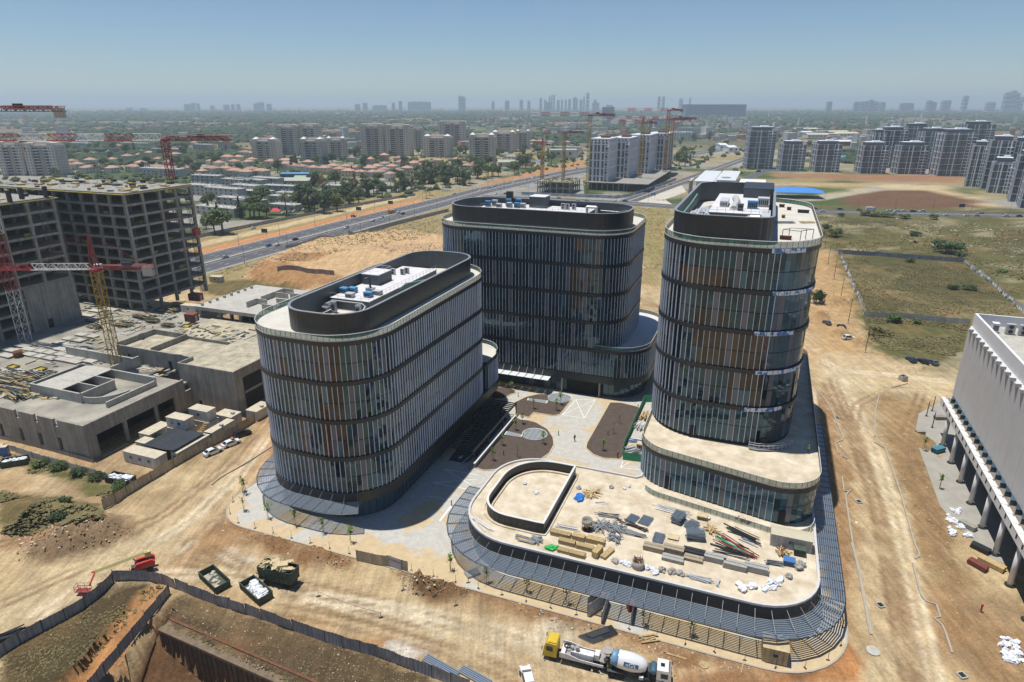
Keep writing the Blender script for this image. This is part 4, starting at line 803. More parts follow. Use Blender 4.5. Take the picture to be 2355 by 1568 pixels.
for u, v, c, lab in ((360, 1190, M_NET, 'yellow steel tray by the front deck opening'), (120, 1170, M_NET, 'yellow steel tray at the left edge of the deck'), (1620, 820, M_NET, 'yellow steel tray on the sandy deck'), (1870, 985, M_NET, 'yellow tray behind the parapet wall')):
    x, y = g('R5', u, v, 7.3 if v > 1000 else 8.1); b = MB(); b.box(0, 0, .15, 3, 1.6, .12); b.box(-1.45, 0, .35, .1, 1.6, .5); b.box(1.45, 0, .35, .1, 1.6, .5); b.box(0, .78, .35, 2.8, .08, .5); o = put('steel_tray', b.mesh('steel_tray', c), None, (x, y, 7.22 if v > 1000 else 8.12), GRID); tag(o, lab, 'tray')
b = MB(); x, y = g('R5', 160, 1080, 7.3); b.lathe([(1.0, 0), (1.15, .2), (1.2, 1.8), (1.05, 1.85), (1.0, .3)], 14); o = put('concrete_ring', b.mesh('concrete_ring', M_RUST, True), None, (x, y, 7.22)); tag(o, 'round brown concrete skip standing on the deck at far left', 'skip')
db = MB(); rd = random.Random(55)
for poly, n_, z in ((((0, 1180), (480, 1200), (500, 1440), (0, 1455)), 330, 7.22), (((700, 640), (1500, 620), (1550, 760), (1100, 900), (750, 860)), 230, 7.22), (((1480, 780), (2200, 850), (2000, 1000), (1500, 940)), 110, 8.12), (((100, 1000), (900, 900), (950, 1150), (300, 1180)), 90, 7.22), (((1300, 1080), (1560, 1200), (1400, 1260), (1100, 1180)), 40, 7.22)):
    P = [g('R5', u, v, z) for u, v in poly]; k_ = 0
    while k_ < n_:
        x, y = rd.uniform(min(p[0] for p in P), max(p[0] for p in P)), rd.uniform(min(p[1] for p in P), max(p[1] for p in P))
        if pip(np.array([x]), np.array([y]), P)[0]: db.k = rd.randrange(4); db.box(x, y, z + .1, rd.uniform(.5, 3.4), rd.uniform(.1, .9), rd.uniform(.06, .3), rd.choice((GRID, GRID + 1.57, rd.uniform(0, 3)))); k_ += 1
o = db.build('site_debris', [M_WOOD, M_FORM, M_CONCL, M_DKST]); o['kind'] = 'stuff'
def cabin(label, cx, cy, z, lx, ly, h, rz, m=None, mr_=None, win=2, door=True, ac=False, cat='site cabin', name='site_cabin', gable=0.):
    th = T(name, label, cat, (cx, cy, z), rz); b = MB(); b.box(0, 0, h / 2, lx, ly, h); b.build('wall', m or M_CAB, th)
    b = MB()
    if gable: b.prism([(-lx / 2 - .1, -ly / 2 - .1), (lx / 2 + .1, -ly / 2 - .1), (lx / 2 + .1, ly / 2 + .1), (-lx / 2 - .1, ly / 2 + .1)], h + .001, h + .06); b.add([(-lx / 2 - .1, -ly / 2 - .1, h + .06), (lx / 2 + .1, -ly / 2 - .1, h + .06), (lx / 2 + .1, ly / 2 + .1, h + .06), (-lx / 2 - .1, ly / 2 + .1, h + .06), (-lx / 2 - .1, 0, h + gable), (lx / 2 + .1, 0, h + gable)], [(0, 1, 5, 4), (3, 4, 5, 2), (0, 4, 3), (1, 2, 5)])
    else: b.box(0, 0, h + .06, lx + .15, ly + .15, .12)
    b.build('roof', mr_ or M_CABR, th)
    for k in range(win):
        x = -lx / 2 + lx * (k + .8) / (win + .6); b = MB(); b.box(x, -ly / 2 - .02, h * .58, .9, .06, .8); w = b.build('window', M_GREY, th); b = MB(); b.box(x, -ly / 2 - .04, h * .58, .74, .06, .64); b.build('pane', M_GLASS, w)
    if door: b = MB(); b.box(lx / 2 + .02, 0, h * .42, .05, .9, h * .82); b.build('door', M_GREY, th)
    if ac: b = MB(); b.box(lx * .3, 0, h + .4, .8, .6, .55); b.build('air_conditioner', M_GREY, th)
    for k in range(int(lx / .8)): b = MB() if k == 0 else b; b.box(-lx / 2 + .4 + k * .8, -ly / 2 - .015, h / 2, .06, .04, h - .1)
    b.build('ribs', m or M_CAB, th, kind='stuff'); return th
def cab_ab(label, a0, b0, a1, b1, h, z=0., **k): x, y = W((a0 + a1) / 2, (b0 + b1) / 2); return cabin(label, x, y, z, a1 - a0, b1 - b0, h, GRID, **k)
cab_ab('long white site cabin nearest the corner of the yard', -128.3, 90.6, -118.6, 93.6, 2.6, win=3); cab_ab('small cabin with sandy roof behind the long white one', -129.6, 95, -124.6, 97.6, 2.5)
cab_ab('white cabin with two windows raised on another cabin', -128.6, 103.2, -122.8, 106, 2.6, z=2.6, win=2); cab_ab('lower cabin under the two-window cabin', -128.6, 103, -122.6, 106.2, 2.5, win=0)
cab_ab('white upper cabin by the steel stair', -126.8, 108.4, -121, 111.2, 2.7, z=2.7, win=1); cab_ab('lower cabin under the stair landing', -126.8, 108.2, -120.6, 111.4, 2.6, win=0); cab_ab('flat pale cabin with clutter on its roof', -122.6, 112.2, -117.4, 115.6, 2.8, win=0, ac=True)
cab_ab('narrow cabin behind the white upright cabin', -132.8, 98.6, -129.4, 105, 2.4, win=0); cab_ab('long low cabin along the tall fence under the shade net', -118.4, 94.5, -116.4, 104, 2.3, win=1); cab_ab('sandy roofed cabin beside the fence with an air conditioner', -118.6, 104.6, -116.4, 112, 2.4, win=0, ac=True); cab_ab('white cabin by the fence next to the left tower', -117.6, 117.4, -114.2, 123, 2.5, win=0, ac=True)
x, y = W(-121.3, 106.8); st = T('steel_stair', 'yellow steel stair leaning on the upper site cabin', 'stair', (x, y, 0), GRID)
for s in (-.5, .5): b = MB(); b.tube((s, -2.6, 0), (s, 1.2, 2.7), .07, 4); b.build('stringer', M_YEL, st)
for k in range(9): b = MB(); b.box(0, -2.5 + k * .42, .3 + k * .3, 1, .26, .04); b.build('tread', M_YEL, st)
sh = T('shade_net', 'black shade net stretched over the yard beside the fence', 'shade net', W3(-121.5, 98.5, 0), wc=True)
b = MB(); n_ = 8; vs_ = [(*W(-125.6 + 8.4 * i / n_, 94 + 9.6 * j / n_), 3.0 + .8 * math.exp(-((i - 4) ** 2 + (j - 4) ** 2) / 3.) - .3 * math.sin(math.pi * i / n_) + .25 * (i == 0 or j == 0)) for j in range(n_ + 1) for i in range(n_ + 1)]
b.add(vs_, [(j * 9 + i, j * 9 + i + 1, j * 9 + i + 10, j * 9 + i + 9) for j in range(8) for i in range(8)]); b.build('net', mat('net_black', (.03, .035, .045), .9, 0, .2, 1), sh)
for a, b_ in ((-125.6, 94), (-117.2, 94), (-125.6, 103.6), (-117.2, 103.6), (-121.4, 98.8)): b = MB(); b.tube(W3(a, b_, 0), W3(a, b_, 3.1 if a != -121.4 else 3.7), .05, 5); b.build('post', M_STEEL, sh)
# ---------------------------------------------------------------- fences
def fence(label, pts, h, pw, m, mp, closed=False, seed=1, sag=.12, wob=.1, posth=None, name='hoarding_fence', ribs=True, group=None, zfun=None, lean=.05):
    r = random.Random(seed); P = resample(pts, pw, False); c = P[len(P) // 2]; th = T(name, label, 'fence', (*c, 0), wc=True, group=group)
    zf = zfun or (lambda x, y: ground_z(x, y) - .05)
    for i in range(len(P) - 1):
        p_, q_ = P[i], P[i + 1]; d = Vector((q_[0] - p_[0], q_[1] - p_[1])); L_ = d.length; d.normalize(); n = Vector((-d.y, d.x)); z0, z1 = zf(*p_), zf(*q_); b = MB(); nn = 10 if ribs else 2; top = []; vs_ = []
        l0, l1 = r.uniform(-lean, lean), r.uniform(-lean, lean); dz = r.uniform(-sag, sag)
        for k in range(nn + 1):
            t = k / nn; x = p_[0] + d.x * L_ * t; y = p_[1] + d.y * L_ * t; z = z0 + (z1 - z0) * t; o = (.035 if k % 2 else -.035) if ribs else 0; bow = math.sin(math.pi * t) * wob * (l0 * 8)
            for hh, tt in ((0, 0), (h * .5, .5), (h + dz * math.sin(t * 5 + i), 1)): s = o + (l0 + (l1 - l0) * t) * tt * h + bow * math.sin(math.pi * tt) * .6; vs_.append((x + n.x * s, y + n.y * s, z + hh))
        fs = [(k * 3 + j, k * 3 + 3 + j, k * 3 + 4 + j, k * 3 + 1 + j) for k in range(nn) for j in (0, 1)]
        m0 = len(vs_); vs_ += [(x + n.x * .02, y + n.y * .02, z) for x, y, z in vs_]; fs += [tuple(i_ + m0 for i_ in f_[::-1]) for f_ in fs]; b.add(vs_, fs); b.build('panel', m, th)
    for i, p_ in enumerate(P): b = MB(); z0 = zf(*p_); b.tube((*p_, z0 - .2), (*p_, z0 + (posth or h + .15) * r.uniform(.97, 1.06)), .055, 4); b.build('post', mp, th)
    return th
M_HOARD = mat('grey_hoarding', (.30, .32, .36), .5, .4, .18, .9, streak=.25); M_HOARDP = mat('beige_hoarding', (.40, .35, .27), .7, .1, .18, .8, streak=.2); M_HOARDL = mat('pale_hoarding', (.62, .62, .60), .5, .3, .14, 1)
fence('tall beige panel fence along the dirt road beside the cabins', abp((-114.9, 74.7), (-115.9, 81), (-115.8, 99), (-114.4, 110.2), (-114.6, 117)), 2.3, 3, M_HOARDP, M_DKST, seed=2)
fence('pale fence ending at the left glass tower', abp((-114.4, 117.5), (-114.2, 125), (-112, 132)), 2.2, 3, M_HOARDL, M_DKST, seed=22)
fence('sagging white sheet fence below the raw concrete wall', [g('S1', u, v) for u, v in ((0, 540), (120, 570), (330, 640), (560, 700), (760, 760), (900, 800), (1060, 850), (1140, 870))], 1.6, 3, M_HOARDL, M_DKST, seed=3)
fence('low grey block wall along the front of the concrete podium', [g('S1', u, v) for u, v in ((0, 460), (280, 520), (560, 600), (790, 665))], 1.1, 4, M_CONC, M_CONC, ribs=False, seed=4, lean=0, name='block_wall')
# ---------------------------------------------------------------- tower cranes
def crane(label, x, y, z0, h, jl, cj, rz, mw=1.8, mc=(M_YEL,), jc=(M_CRED, M_CWHT), sec=9, apex=7., jw=1.5, cab=M_GREY, r=.09, flat=False, nm=None, group=None):
    th = T('tower_crane', label, 'crane', (x, y, z0), rz, group); nm = nm or max(6, int(h / mw / 1.1)); k = len(mc)
    for i in range(k): b = MB(); lattice(b, (0, 0, h * i / k), (0, 0, h * (i + 1) / k), mw, max(3, nm // k), r); b.build('mast_section', mc[i], th)
    b = MB(); b.lathe([(mw * .75, h), (mw * .75, h + .7)], 10); b.build('slewing_ring', M_CRED, th)
    zj = h + 1.3; ns = max(1, round(jl / sec))
    for i in range(ns): b = MB(); lattice(b, (1 + (jl - 1) * i / ns, 0, zj), (1 + (jl - 1) * (i + 1) / ns, 0, zj), jw, max(3, int(jl / ns / jw / .9)), r * .8, tri=True); b.build('jib_section', jc[i % len(jc)], th)
    b = MB(); lattice(b, (-1, 0, zj - .3), (-cj, 0, zj - .3), jw * .7, int(cj / 1.4), r * .8); b.build('counter_jib', jc[0] if jc[0] is not M_CWHT else M_CRED, th); b = MB(); b.box(-cj * .62, -jw * .36, zj, cj * .5, .08, jw * .6); b.build('side_board', M_GREY, th)
    b = MB(); b.box(-cj + 1.6, 0, zj - 1.3, 2.6, 1.3, 2.6); b.build('counterweight', M_CONCL, th); b = MB(); b.box(-cj * .55, 0, zj + .5, 2.2, 1.1, 1.1); b.build('winch', M_DKST, th)
    b = MB(); b.box(.4, -mw * .95, h + .4, 1.7, 1.5, 2.1); cb_ = b.build('cab', cab, th); b = MB(); b.box(1.28, -mw * .95, h + .7, .05, 1.3, 1.2); b.build('window', M_GLASS, cb_)
    if not flat:
        b = MB()
        for s in (-1, 1): b.tube((-.7, s * .7, zj), (.2, 0, zj + apex), r * 1.3, 4); b.tube((.9, s * .7, zj), (.2, 0, zj + apex), r * 1.3, 4)
        for q_ in range(1, 5): b.tube((-.7 + .2 * q_, -.7 + .15 * q_, zj + apex * q_ / 6), (.9 - .15 * q_, .7 - .15 * q_, zj + apex * q_ / 6), r * .7, 3)
        b.build('apex_frame', M_CRED, th); b = MB(); b.tube((.2, 0, zj + apex), (jl * .62, 0, zj + jw * .5), .035, 3); b.tube((.2, 0, zj + apex), (jl * .3, 0, zj + jw * .5), .035, 3); b.tube((.2, 0, zj + apex), (-cj + 1, 0, zj), .035, 3); b.build('tie_bars', M_CRED, th, kind='stuff')
    else: b = MB(); b.box(-cj * .3, 0, zj + .9, 3, jw * .8, 1.6); b.build('head_frame', jc[0], th)
    b = MB(); b.box(jl * .55, 0, zj - jw * .6, 1.4, jw, .4); tr = b.build('trolley', M_CRED, th); b = MB(); b.tube((jl * .55, 0, zj - jw * .6), (jl * .55, 0, zj - 3.4), .03, 4); b.tube((jl * .55, 0, zj - 3.4), (jl * .55, 0, zj - 4.3), .22, 6); b.build('hook', M_CRED, tr)
    return th
x, y = g('R5', 1020, 1195, 7.2); zc_ = zz('R5', 850, 340, y)
jt = g('R5', 0, 330, zc_ + 1.3); rz_ = math.atan2(jt[1] - y, jt[0] - x)
YC = crane('yellow tower crane standing in the deck with red and white jib to the left', x, y, 7.2, zc_ - 7.2, 46, 15, math.radians(-178), 2.0, (M_YEL, M_YEL), (M_CWHT, M_CRED), 16, 8.5, r=.14)
b = MB(); b.lathe([(.42, 0), (.42, .04)], 14, axis=Matrix.Rotation(math.pi / 2, 4, 'X')); b.build('logo_disc', M_ORNG, [c for c in YC.children if c.name.startswith('cab')][0]).location = (.4, -1.9 * .95 + .78, zc_ - 7.2 + .6)
y = 255.; x = at_y('R1', 1530, 640, y)[0]; zt = at_y('R1', 1530, 560, y)[2]
crane('tall crane with long red and white jib over the far concrete frame', x, y, 7.2, zt - 7.2, 92, 24, math.radians(184), 2.2, (M_CWHT, M_CWHT, M_YEL, M_CRED), (M_CWHT, M_CRED), 10, flat=True, r=.2, jw=2.3)
x, y = g('R5', 225, 950, 7.2); zt = at_y('R1', 0, 300, y)[2]
crane('crane with red and white mast at the far left edge', x, y, 7.2, zt - 7.2, 40, 30, math.radians(173), 2.3, (M_CWHT, M_CRED, M_CWHT, M_CWHT), (M_CRED, M_GREY), 10, flat=True, r=.12, jw=1.9)
# cabins and boxes behind the deck
for c, u, v, z, l, m_, lx in (('R5', 1700, 590, 7.2, 'red-brown steel container at the foot of the frame tower', M_BROWN, 4.6), ('R5', 1665, 770, 8.1, 'small red-brown steel box on the sandy deck', M_BROWN, 3.6), ('R5', 1655, 690, 7.2, 'white cabin between the formwork and the raised slab', M_CAB, 6), ('R5', 1880, 430, 0, 'white cabin beside the highway at the right of the frame tower', M_CAB, 6)):
    x, y = g(c, u, v, z); cabin(l, x, y, z, lx, 2.6, 2.5, GRID + .1, m=m_, mr_=m_ if m_ is M_BROWN else None, win=1)
# ================================================================ vehicles
def paint(n, c): return mat('car_' + n, c, .25, .1, .04, 1)
CP = dict(white=paint('white', (.75, .75, .74)), black=paint('black', (.018, .02, .024)), silver=paint('silver', (.42, .43, .45)), grey=paint('grey', (.12, .13, .14)), blue=paint('blue', (.06, .17, .32)), red=paint('red', (.32, .03, .03)), darkblue=paint('darkblue', (.03, .05, .09)))
M_LAMPW = mat('headlamp', (.75, .75, .72), .15, 0, .05, 2); M_LAMPR = mat('tail_lamp', (.35, .02, .02), .2, 0, .05, 2); M_CGL = glassy('car_glass', (.02, .025, .03), 1.6, .05)
def wheel_mesh(r, w, name='wheel'):
    b = MB(); ax = Matrix.Rotation(math.pi / 2, 4, 'X'); b.lathe([(r * .55, -w / 2), (r * .92, -w / 2), (r, -w * .3), (r, w * .3), (r * .92, w / 2), (r * .55, w / 2)], 14, axis=ax); t = b.mesh('tyre', M_TYRE, True)
    c = MB(); c.lathe([(.02, -w * .42), (r * .56, -w * .48), (r * .56, w * .48), (.02, w * .42)], 12, axis=ax); return t, c.mesh('rim', M_STEEL, True)
WH = {r: wheel_mesh(r, w) for r, w in ((.32, .22), (.52, .34), (.42, .3))}
def wheel(th, x, y, r):
    o = put('wheel', WH[r][0], th, (x, y, r)); put('rim', WH[r][1], o); return o
def car_proto(suv=False):
    th = T('parked_car', 'x', 'car'); h = 1.68 if suv else 1.46; b = MB(); L_ = 4.4
    # lower body: rounded shell
    body = [(-2.2, .35), (-2.22, .75), (-2.1, .92), (-1.2, .98), (1.0, .96), (1.95, .84), (2.2, .66), (2.18, .34), (1.6, .24), (-1.6, .24)]
    b.profile(body, -.88, .88, [.1, .04, .12, .1, .1, .16, .14, .1, .1, .1])
    roof = [(-2.0, .93), (-1.5, h - .06), (-.9, h), (.1, h - .01), (1.05, .95)] if suv else [(-1.75, .94), (-1.15, h - .07), (-.6, h), (.1, h - .02), (1.15, .94)]
    b.profile(roof, -.8, .8, [.03, .17, .2, .18, .03]); b.build('body', CP['white'], th, smooth=False)
    g_ = MB(); z0, z1 = 1.0, h - .12
    for s in (-1, 1): y0 = s * (.79), s * .645; g_.add([(roof[0][0] + .32, y0[0], z0), (.85, y0[0], z0), (.12, y0[1], z1), (-.95, y0[1], z1), (roof[1][0] + .12, y0[1], z1)], [(0, 1, 2, 3, 4) if s < 0 else (4, 3, 2, 1, 0)])
    g_.build('side_window', M_CGL, th)
    g_ = MB(); g_.add([(1.12, -.68, .99), (1.12, .68, .99), (.17, .56, h - .06), (.17, -.56, h - .06)], [(0, 1, 2, 3)]); g_.xf(Matrix.Translation((.03, 0, .02))); g_.build('windscreen', M_CGL, th)
    x1, x2 = roof[0][0], roof[1][0]; g_ = MB(); g_.add([(x1 + .03, -.66, .99), (x1 + .03, .66, .99), (x2 + .02, .56, h - .12), (x2 + .02, -.56, h - .12)], [(3, 2, 1, 0)]); g_.xf(Matrix.Translation((-.05, 0, .02))); g_.build('rear_window', M_CGL, th)
    for x in (-1.35, 1.35):
        for y in (-.8, .8): wheel(th, x, y, .32)
    for s in (-.62, .62): l = MB(); l.box(2.12, s, .7, .16, .36, .13); l.build('headlight', M_LAMPW, th); l = MB(); l.box(-2.16, s, .8, .1, .3, .16); l.build('tail_light', M_LAMPR, th)
    KIDS[th.name] = list(th.children); return th
PROTO = {False: car_proto(), True: car_proto(True)}; used_p = set()
for p_ in PROTO.values(): KIDS[p_.name] = [c for c in p_.children]
def car(loc, rz, col, label, suv=False, group=None, name='parked_car'):
    p_ = PROTO[suv]
    c = dup(p_, None, loc, rz, label, group); c['label'] = label; c.name = name
    for k in c.children:
        if k.name.startswith('body'): setmat(k, CP[col])
    return c
# near cars
for c, u, v, d, col, suv, lab in (('S1', 1795, 585, 52, 'white', 0, 'small white hatchback parked nearest the corner of the beige fence'), ('S1', 1945, 515, 50, 'white', 0, 'white saloon car parked between the hatchback and the black car'), ('S1', 2040, 435, 48, 'black', 1, 'black car parked by the beige fence close to the left tower'),
    ('S7', 322, 1055, 93, 'grey', 0, 'dark grey car parked on the dirt behind the right tower'), ('S7', 432, 1085, 90, 'darkblue', 0, 'dark blue car parked beside the grey one behind the right tower'), ('S7', 492, 1148, 2, 'white', 1, 'white estate car parked across on the dirt behind the right tower'),
    ('S7', 957, 1335, 88, 'darkblue', 0, 'blue-black car, leftmost of three beside the fenced field'), ('S7', 1045, 1348, 90, 'black', 0, 'black car, middle of three beside the fenced field'), ('S7', 1120, 1355, 88, 'grey', 0, 'dark grey car, rightmost of three beside the fenced field'), ('T2', 860, 1352, 100, 'white', 1, 'white car cut off by the bottom edge of the picture')):
    car(gp(c, u, v), R(d), col, lab, bool(suv))
# ---- concrete pump truck
M_TYEL = mat('truck_yellow', (.60, .42, .03), .45, 0, .1, 2); M_TWHT = mat('truck_white', (.68, .68, .67), .5, 0, .1, 1.5, streak=.15); M_TGRY = mat('chassis_grey', (.06, .06, .065), .7, .1, .2, 2); M_DIRTY = mat('dusty_grey', (.33, .31, .27), .85, 0, .2, 2)
p0_, p1_ = Vector(gp('T2', 1110, 1085)), Vector(gp('T2', 1560, 1200)); d = (p0_ - p1_); rz_ = math.atan2(d.y, d.x); mid = (p0_ + p1_) / 2
tk = T('pump_truck', 'concrete pump truck with yellow cab and white open body on the dirt road', 'truck', mid, rz_)
b = MB(); b.box(-.4, 0, .85, 8.4, .9, .3); b.build('chassis', M_TGRY, tk)
def truck_cab(th, x, m, h=2.9, w=2.4, l=1.9, dark=None):
    b = MB(); b.profile([(x - l / 2, .75), (x - l / 2, h), (x + l / 2 - .35, h), (x + l / 2 - .02, h - .75), (x + l / 2 + .08, 1.5), (x + l / 2 + .1, .7)], -w / 2, w / 2, [0, .08, .12, .06, 0, 0]); cb_ = b.build('cab', m, th)
    b = MB(); b.add([(x + l / 2 + .07, -w * .43, 1.75), (x + l / 2 + .07, w * .43, 1.75), (x + l / 2 - .3, w * .40, h - .15), (x + l / 2 - .3, -w * .40, h - .15)], [(0, 1, 2, 3)]); b.xf(Matrix.Translation((.03, 0, .02))); b.build('windscreen', M_CGL, cb_)
    for s in (-1, 1): b = MB(); b.box(x + .1, s * (w / 2 - .03), 2.1, .95, .1, .75); b.build('side_window', M_CGL, cb_)
    b = MB(); b.box(x + l / 2 + .1, 0, .75, .12, w * .98, .5); b.build('bumper', dark or M_TGRY, cb_)
    for s in (-1, 1): b = MB(); b.box(x + l / 2 + .16, s * w * .38, .8, .08, .4, .22); b.build('headlight', M_LAMPW, cb_); b = MB(); b.box(x + l / 2 + .2, s * (w / 2 + .2), 2.2, .1, .2, .6); b.build('mirror', M_TGRY, cb_)
    return cb_
truck_cab(tk, 3.6, M_TYEL, 3.0); b = MB(); b.box(3.4, 0, 3.12, 1.3, 1.9, .1); b.build('roof_hatch', M_TYEL, tk)
for x in (3.2, -1.8, -3.1):
    for s in (-1, 1): wheel(tk, x, s * 1.02, .52)
for s in (-1, 1): b = MB(); b.profile([(2.2, 1.1), (2.2, 2.0), (1.0, 2.0), (-.8, 1.55), (-4.2, 1.5), (-4.2, 1.1)], s * 1.2 - .05, s * 1.2 + .05); b.build('side_wall', M_TWHT, tk)
b = MB(); b.box(1.8, 0, 1.35, .6, 2.2, .6); b.build('tool_box', M_TWHT, tk); b = MB(); b.box(-1.0, .25, 1.75, 3.3, 1.0, .9); b.build('hopper_housing', M_TWHT, tk)
b = MB(); b.lathe([(.28, 0), (.34, .5), (.3, .7)], 10, (-.2, .3, 2.2)); b.build('filter', M_DIRTY, tk); b = MB(); b.lathe([(.24, 0), (.3, .4), (.26, .55)], 10, (.5, .3, 2.2)); b.build('filter', M_DIRTY, tk)
b = MB(); b.pipe([(1.4 + .5 * math.cos(t), -.55 + .35 * math.sin(t), 1.6 + .03 * t) for t in [k * .6 for k in range(22)]], .07, 5); b.build('hose_coil', M_TGRY, tk)
b = MB(); b.lathe([(.25, 0), (1.0, .9), (1.05, 1.0), (.9, .95)], 10, (-4.0, .0, .9)); b.build('hopper', M_DIRTY, tk); b = MB(); b.box(-3.1, .1, 2.0, .7, 1.1, 1.0); b.build('engine_box', M_TWHT, tk); b = MB(); b.box(-4.45, -.95, .9, .3, .5, 1.1); b.build('control_box', M_DIRTY, tk)
b = MB(); b.box(0, 0, 1.12, 4.4, 2.3, .08); b.build('platform', M_DIRTY, tk)
# ---- concrete mixer
p0_, p1_ = Vector(gp('T2', 2160, 1345)), Vector(gp('T2', 1690, 1250)); d = p0_ - p1_; rz_ = math.atan2(d.y, d.x); mid = (p0_ + p1_) / 2
mx_ = T('mixer_truck', 'white concrete mixer truck with blue lettering on its drum behind the pump truck', 'truck', mid, rz_)
b = MB(); b.box(-.3, 0, .85, 8.6, .9, .32); b.build('chassis', M_TGRY, mx_); truck_cab(mx_, 3.7, CP['white'], 2.95); b = MB(); b.box(3.5, 0, 2.98, .55, .6, .06); b.build('roof_hatch', M_CGL, mx_)
for x in (3.3, 1.5, -2.1, -3.4):
    for s in (-1, 1): wheel(mx_, x, s * 1.02, .52)
prof = [(.75, -3.4), (.95, -3.1), (1.2, -2.4), (1.3, -1.2), (1.3, -.2), (1.1, .9), (.8, 1.6), (.5, 1.75)]
ax = Matrix.Translation((-.35, 0, 2.35)) @ Matrix.Rotation(R(90), 4, 'Y') @ Matrix.Rotation(R(6), 4, 'Y')
b = MB(); b.lathe(prof, 20, axis=ax); dr = b.build('drum', CP['white'], mx_, smooth=True)
M_NAVY = mat('navy_print', (.03, .09, .2), .4, 0, .1, 2)
b = MB(); b.lathe([(.96, -3.3), (1.0, -3.05), (1.245, -2.35)], 20, axis=ax); b.build('blue_band', mat('drum_blue', (.14, .30, .45), .5, 0, .1, 2), dr, smooth=True)
def drum_patch(t0, t1, h0, h1, m_, name, rad=1.325):
    b = MB(); n = 4; vs_ = []
    for i in range(n + 1):
        for j in range(n + 1):
            a = t0 + (t1 - t0) * i / n; h_ = h0 + (h1 - h0) * j / n; r_ = float(np.interp(h_, [q[1] for q in prof], [q[0] for q in prof])) + (rad - 1.3)
            vs_.append(tuple(ax @ Vector((r_ * math.cos(a), r_ * math.sin(a), h_))))
    b.add(vs_, [(i * 5 + j, i * 5 + j + 1, i * 5 + j + 6, i * 5 + j + 5) for i in range(4) for j in range(4)]); return b.build(name, m_, dr)
side_ = -math.pi / 2; drum_patch(side_ - .1, side_ - .62, -1.5, .55, M_NAVY, 'print_panel', 1.315)
def letters(txt, size, m_, fn, parent, name='lettering', ext=.0):
    cu = bpy.data.curves.new('t', 'FONT'); cu.body = txt; cu.size = size; cu.align_x = 'CENTER'; cu.align_y = 'CENTER'; o = bpy.data.objects.new('t', cu); COL.objects.link(o); dg = bpy.context.evaluated_depsgraph_get(); me_ = bpy.data.meshes.new_from_object(o.evaluated_get(dg)); bpy.data.objects.remove(o)
    for v_ in me_.vertices: v_.co = fn(v_.co.x, v_.co.y)
    me_.materials.clear(); me_.materials.append(m_); return put(name, me_, parent)
def on_drum(x_, y_):
    h_ = -.45 + x_; a = side_ - .36 - y_ / 1.3; r_ = float(np.interp(h_, [q[1] for q in prof], [q[0] for q in prof])) + .045; return ax @ Vector((r_ * math.cos(a), r_ * math.sin(a), h_))
letters("nG'L", .8, CP['white'], on_drum, dr)
b = MB(); b.lathe([(.42, -.9), (.46, -.8), (.46, .8), (.42, .9)], 14, (2.3, 0, 2.1), axis=Matrix.Rotation(math.pi / 2, 4, 'X')); b.build('water_tank', mat('tank_blue', (.05, .11, .17), .5, 0, .1, 2), mx_, smooth=True)
b = MB(); b.box(1.7, 0, 1.3, .3, 1.6, 1.6); b.build('front_stand', M_TGRY, mx_); b = MB(); b.box(-3.6, 0, 1.9, .5, 1.6, 2.2); b.build('rear_stand', M_TGRY, mx_); b = MB(); b.tube((-4.1, 0, 2.3), (-5.0, -.2, 1.2), .3, 8, .2); b.build('chute', M_DIRTY, mx_); b = MB(); b.lathe([(.3, 0), (.75, .7), (.8, .75)], 10, (-4.2, 0, 3.0)); b.build('feed_hopper', M_DIRTY, mx_)
for s in (-1, 1):
    for x in (-2.75, 3.3): b = MB(); b.box(x, s * 1.05, 1.2, 2.5 if x < 0 else 1.1, .5, .07); b.build('mudguard', M_TGRY, mx_)
b = MB(); b.tube((1.0, -1.0, .95), (.4, -1.0, .95), .34, 10); b.build('fuel_tank', M_STEEL, mx_)
# ---- boom lift
M_LIFT = mat('lift_red', (.55, .05, .035), .45, 0, .12, 2); M_BOOM = mat('boom_yellow', (.55, .46, .18), .55, 0, .12, 2)
q0 = Vector(gp('S2', 1200, 425)); bl_ = T('boom_lift', 'red and yellow boom lift with its basket lowered towards the left', 'boom lift', q0, 0)
tip = Vector((*g('S2', 800, 435, 2.2), 2.2)) - q0; bk = Vector((*g('S2', 1240, 270, 3.4), 3.4)) - q0; bas = Vector((*g('S2', 700, 590, .6), q0.z + .6)) - q0; dv = Vector((tip.x, tip.y, 0)).normalized(); pv_ = Vector((-dv.y, dv.x, 0)); rz_ = math.atan2(dv.y, dv.x)
b = MB(); b.box(0, 0, .75, 3.2, 1.9, .5, rz_); b.build('chassis', M_TGRY, bl_)
for sx in (-1.2, 1.2):
    for sy in (-1, 1): p_ = dv * sx + pv_ * sy; o = put('wheel', WH[.42][0], bl_, (p_.x, p_.y, .42), rz_); put('rim', WH[.42][1], o)
b = MB(); b.profile([(-2.1, 1.05), (-2.2, 1.9), (-1.7, 2.3), (.6, 2.1), (1.0, 1.5), (.9, 1.05)], -1.1, -.35, [.1, .05, .12, .1, .05, .1]); b.xf(Matrix.Rotation(rz_, 4, 'Z')); b.build('hood', M_LIFT, bl_)
b = MB(); b.profile([(-2.1, 1.05), (-2.2, 1.9), (-1.7, 2.3), (.6, 2.1), (1.0, 1.5), (.9, 1.05)], .35, 1.1, [.1, .05, .12, .1, .05, .1]); b.xf(Matrix.Rotation(rz_, 4, 'Z')); b.build('hood', M_LIFT, bl_)
b = MB(); b.tube(bk, tip, .36, 4); b.build('boom', M_BOOM, bl_); b = MB(); b.tube(bk.lerp(tip, .55) + Vector((0, 0, -.02)), tip - dv * -.5, .19, 4); b.build('boom_inner', M_LIFT, bl_); b = MB(); b.box(bk.x, bk.y, bk.z - .3, .9, .7, 1.0, rz_); b.build('boom_head', M_BOOM, bl_)
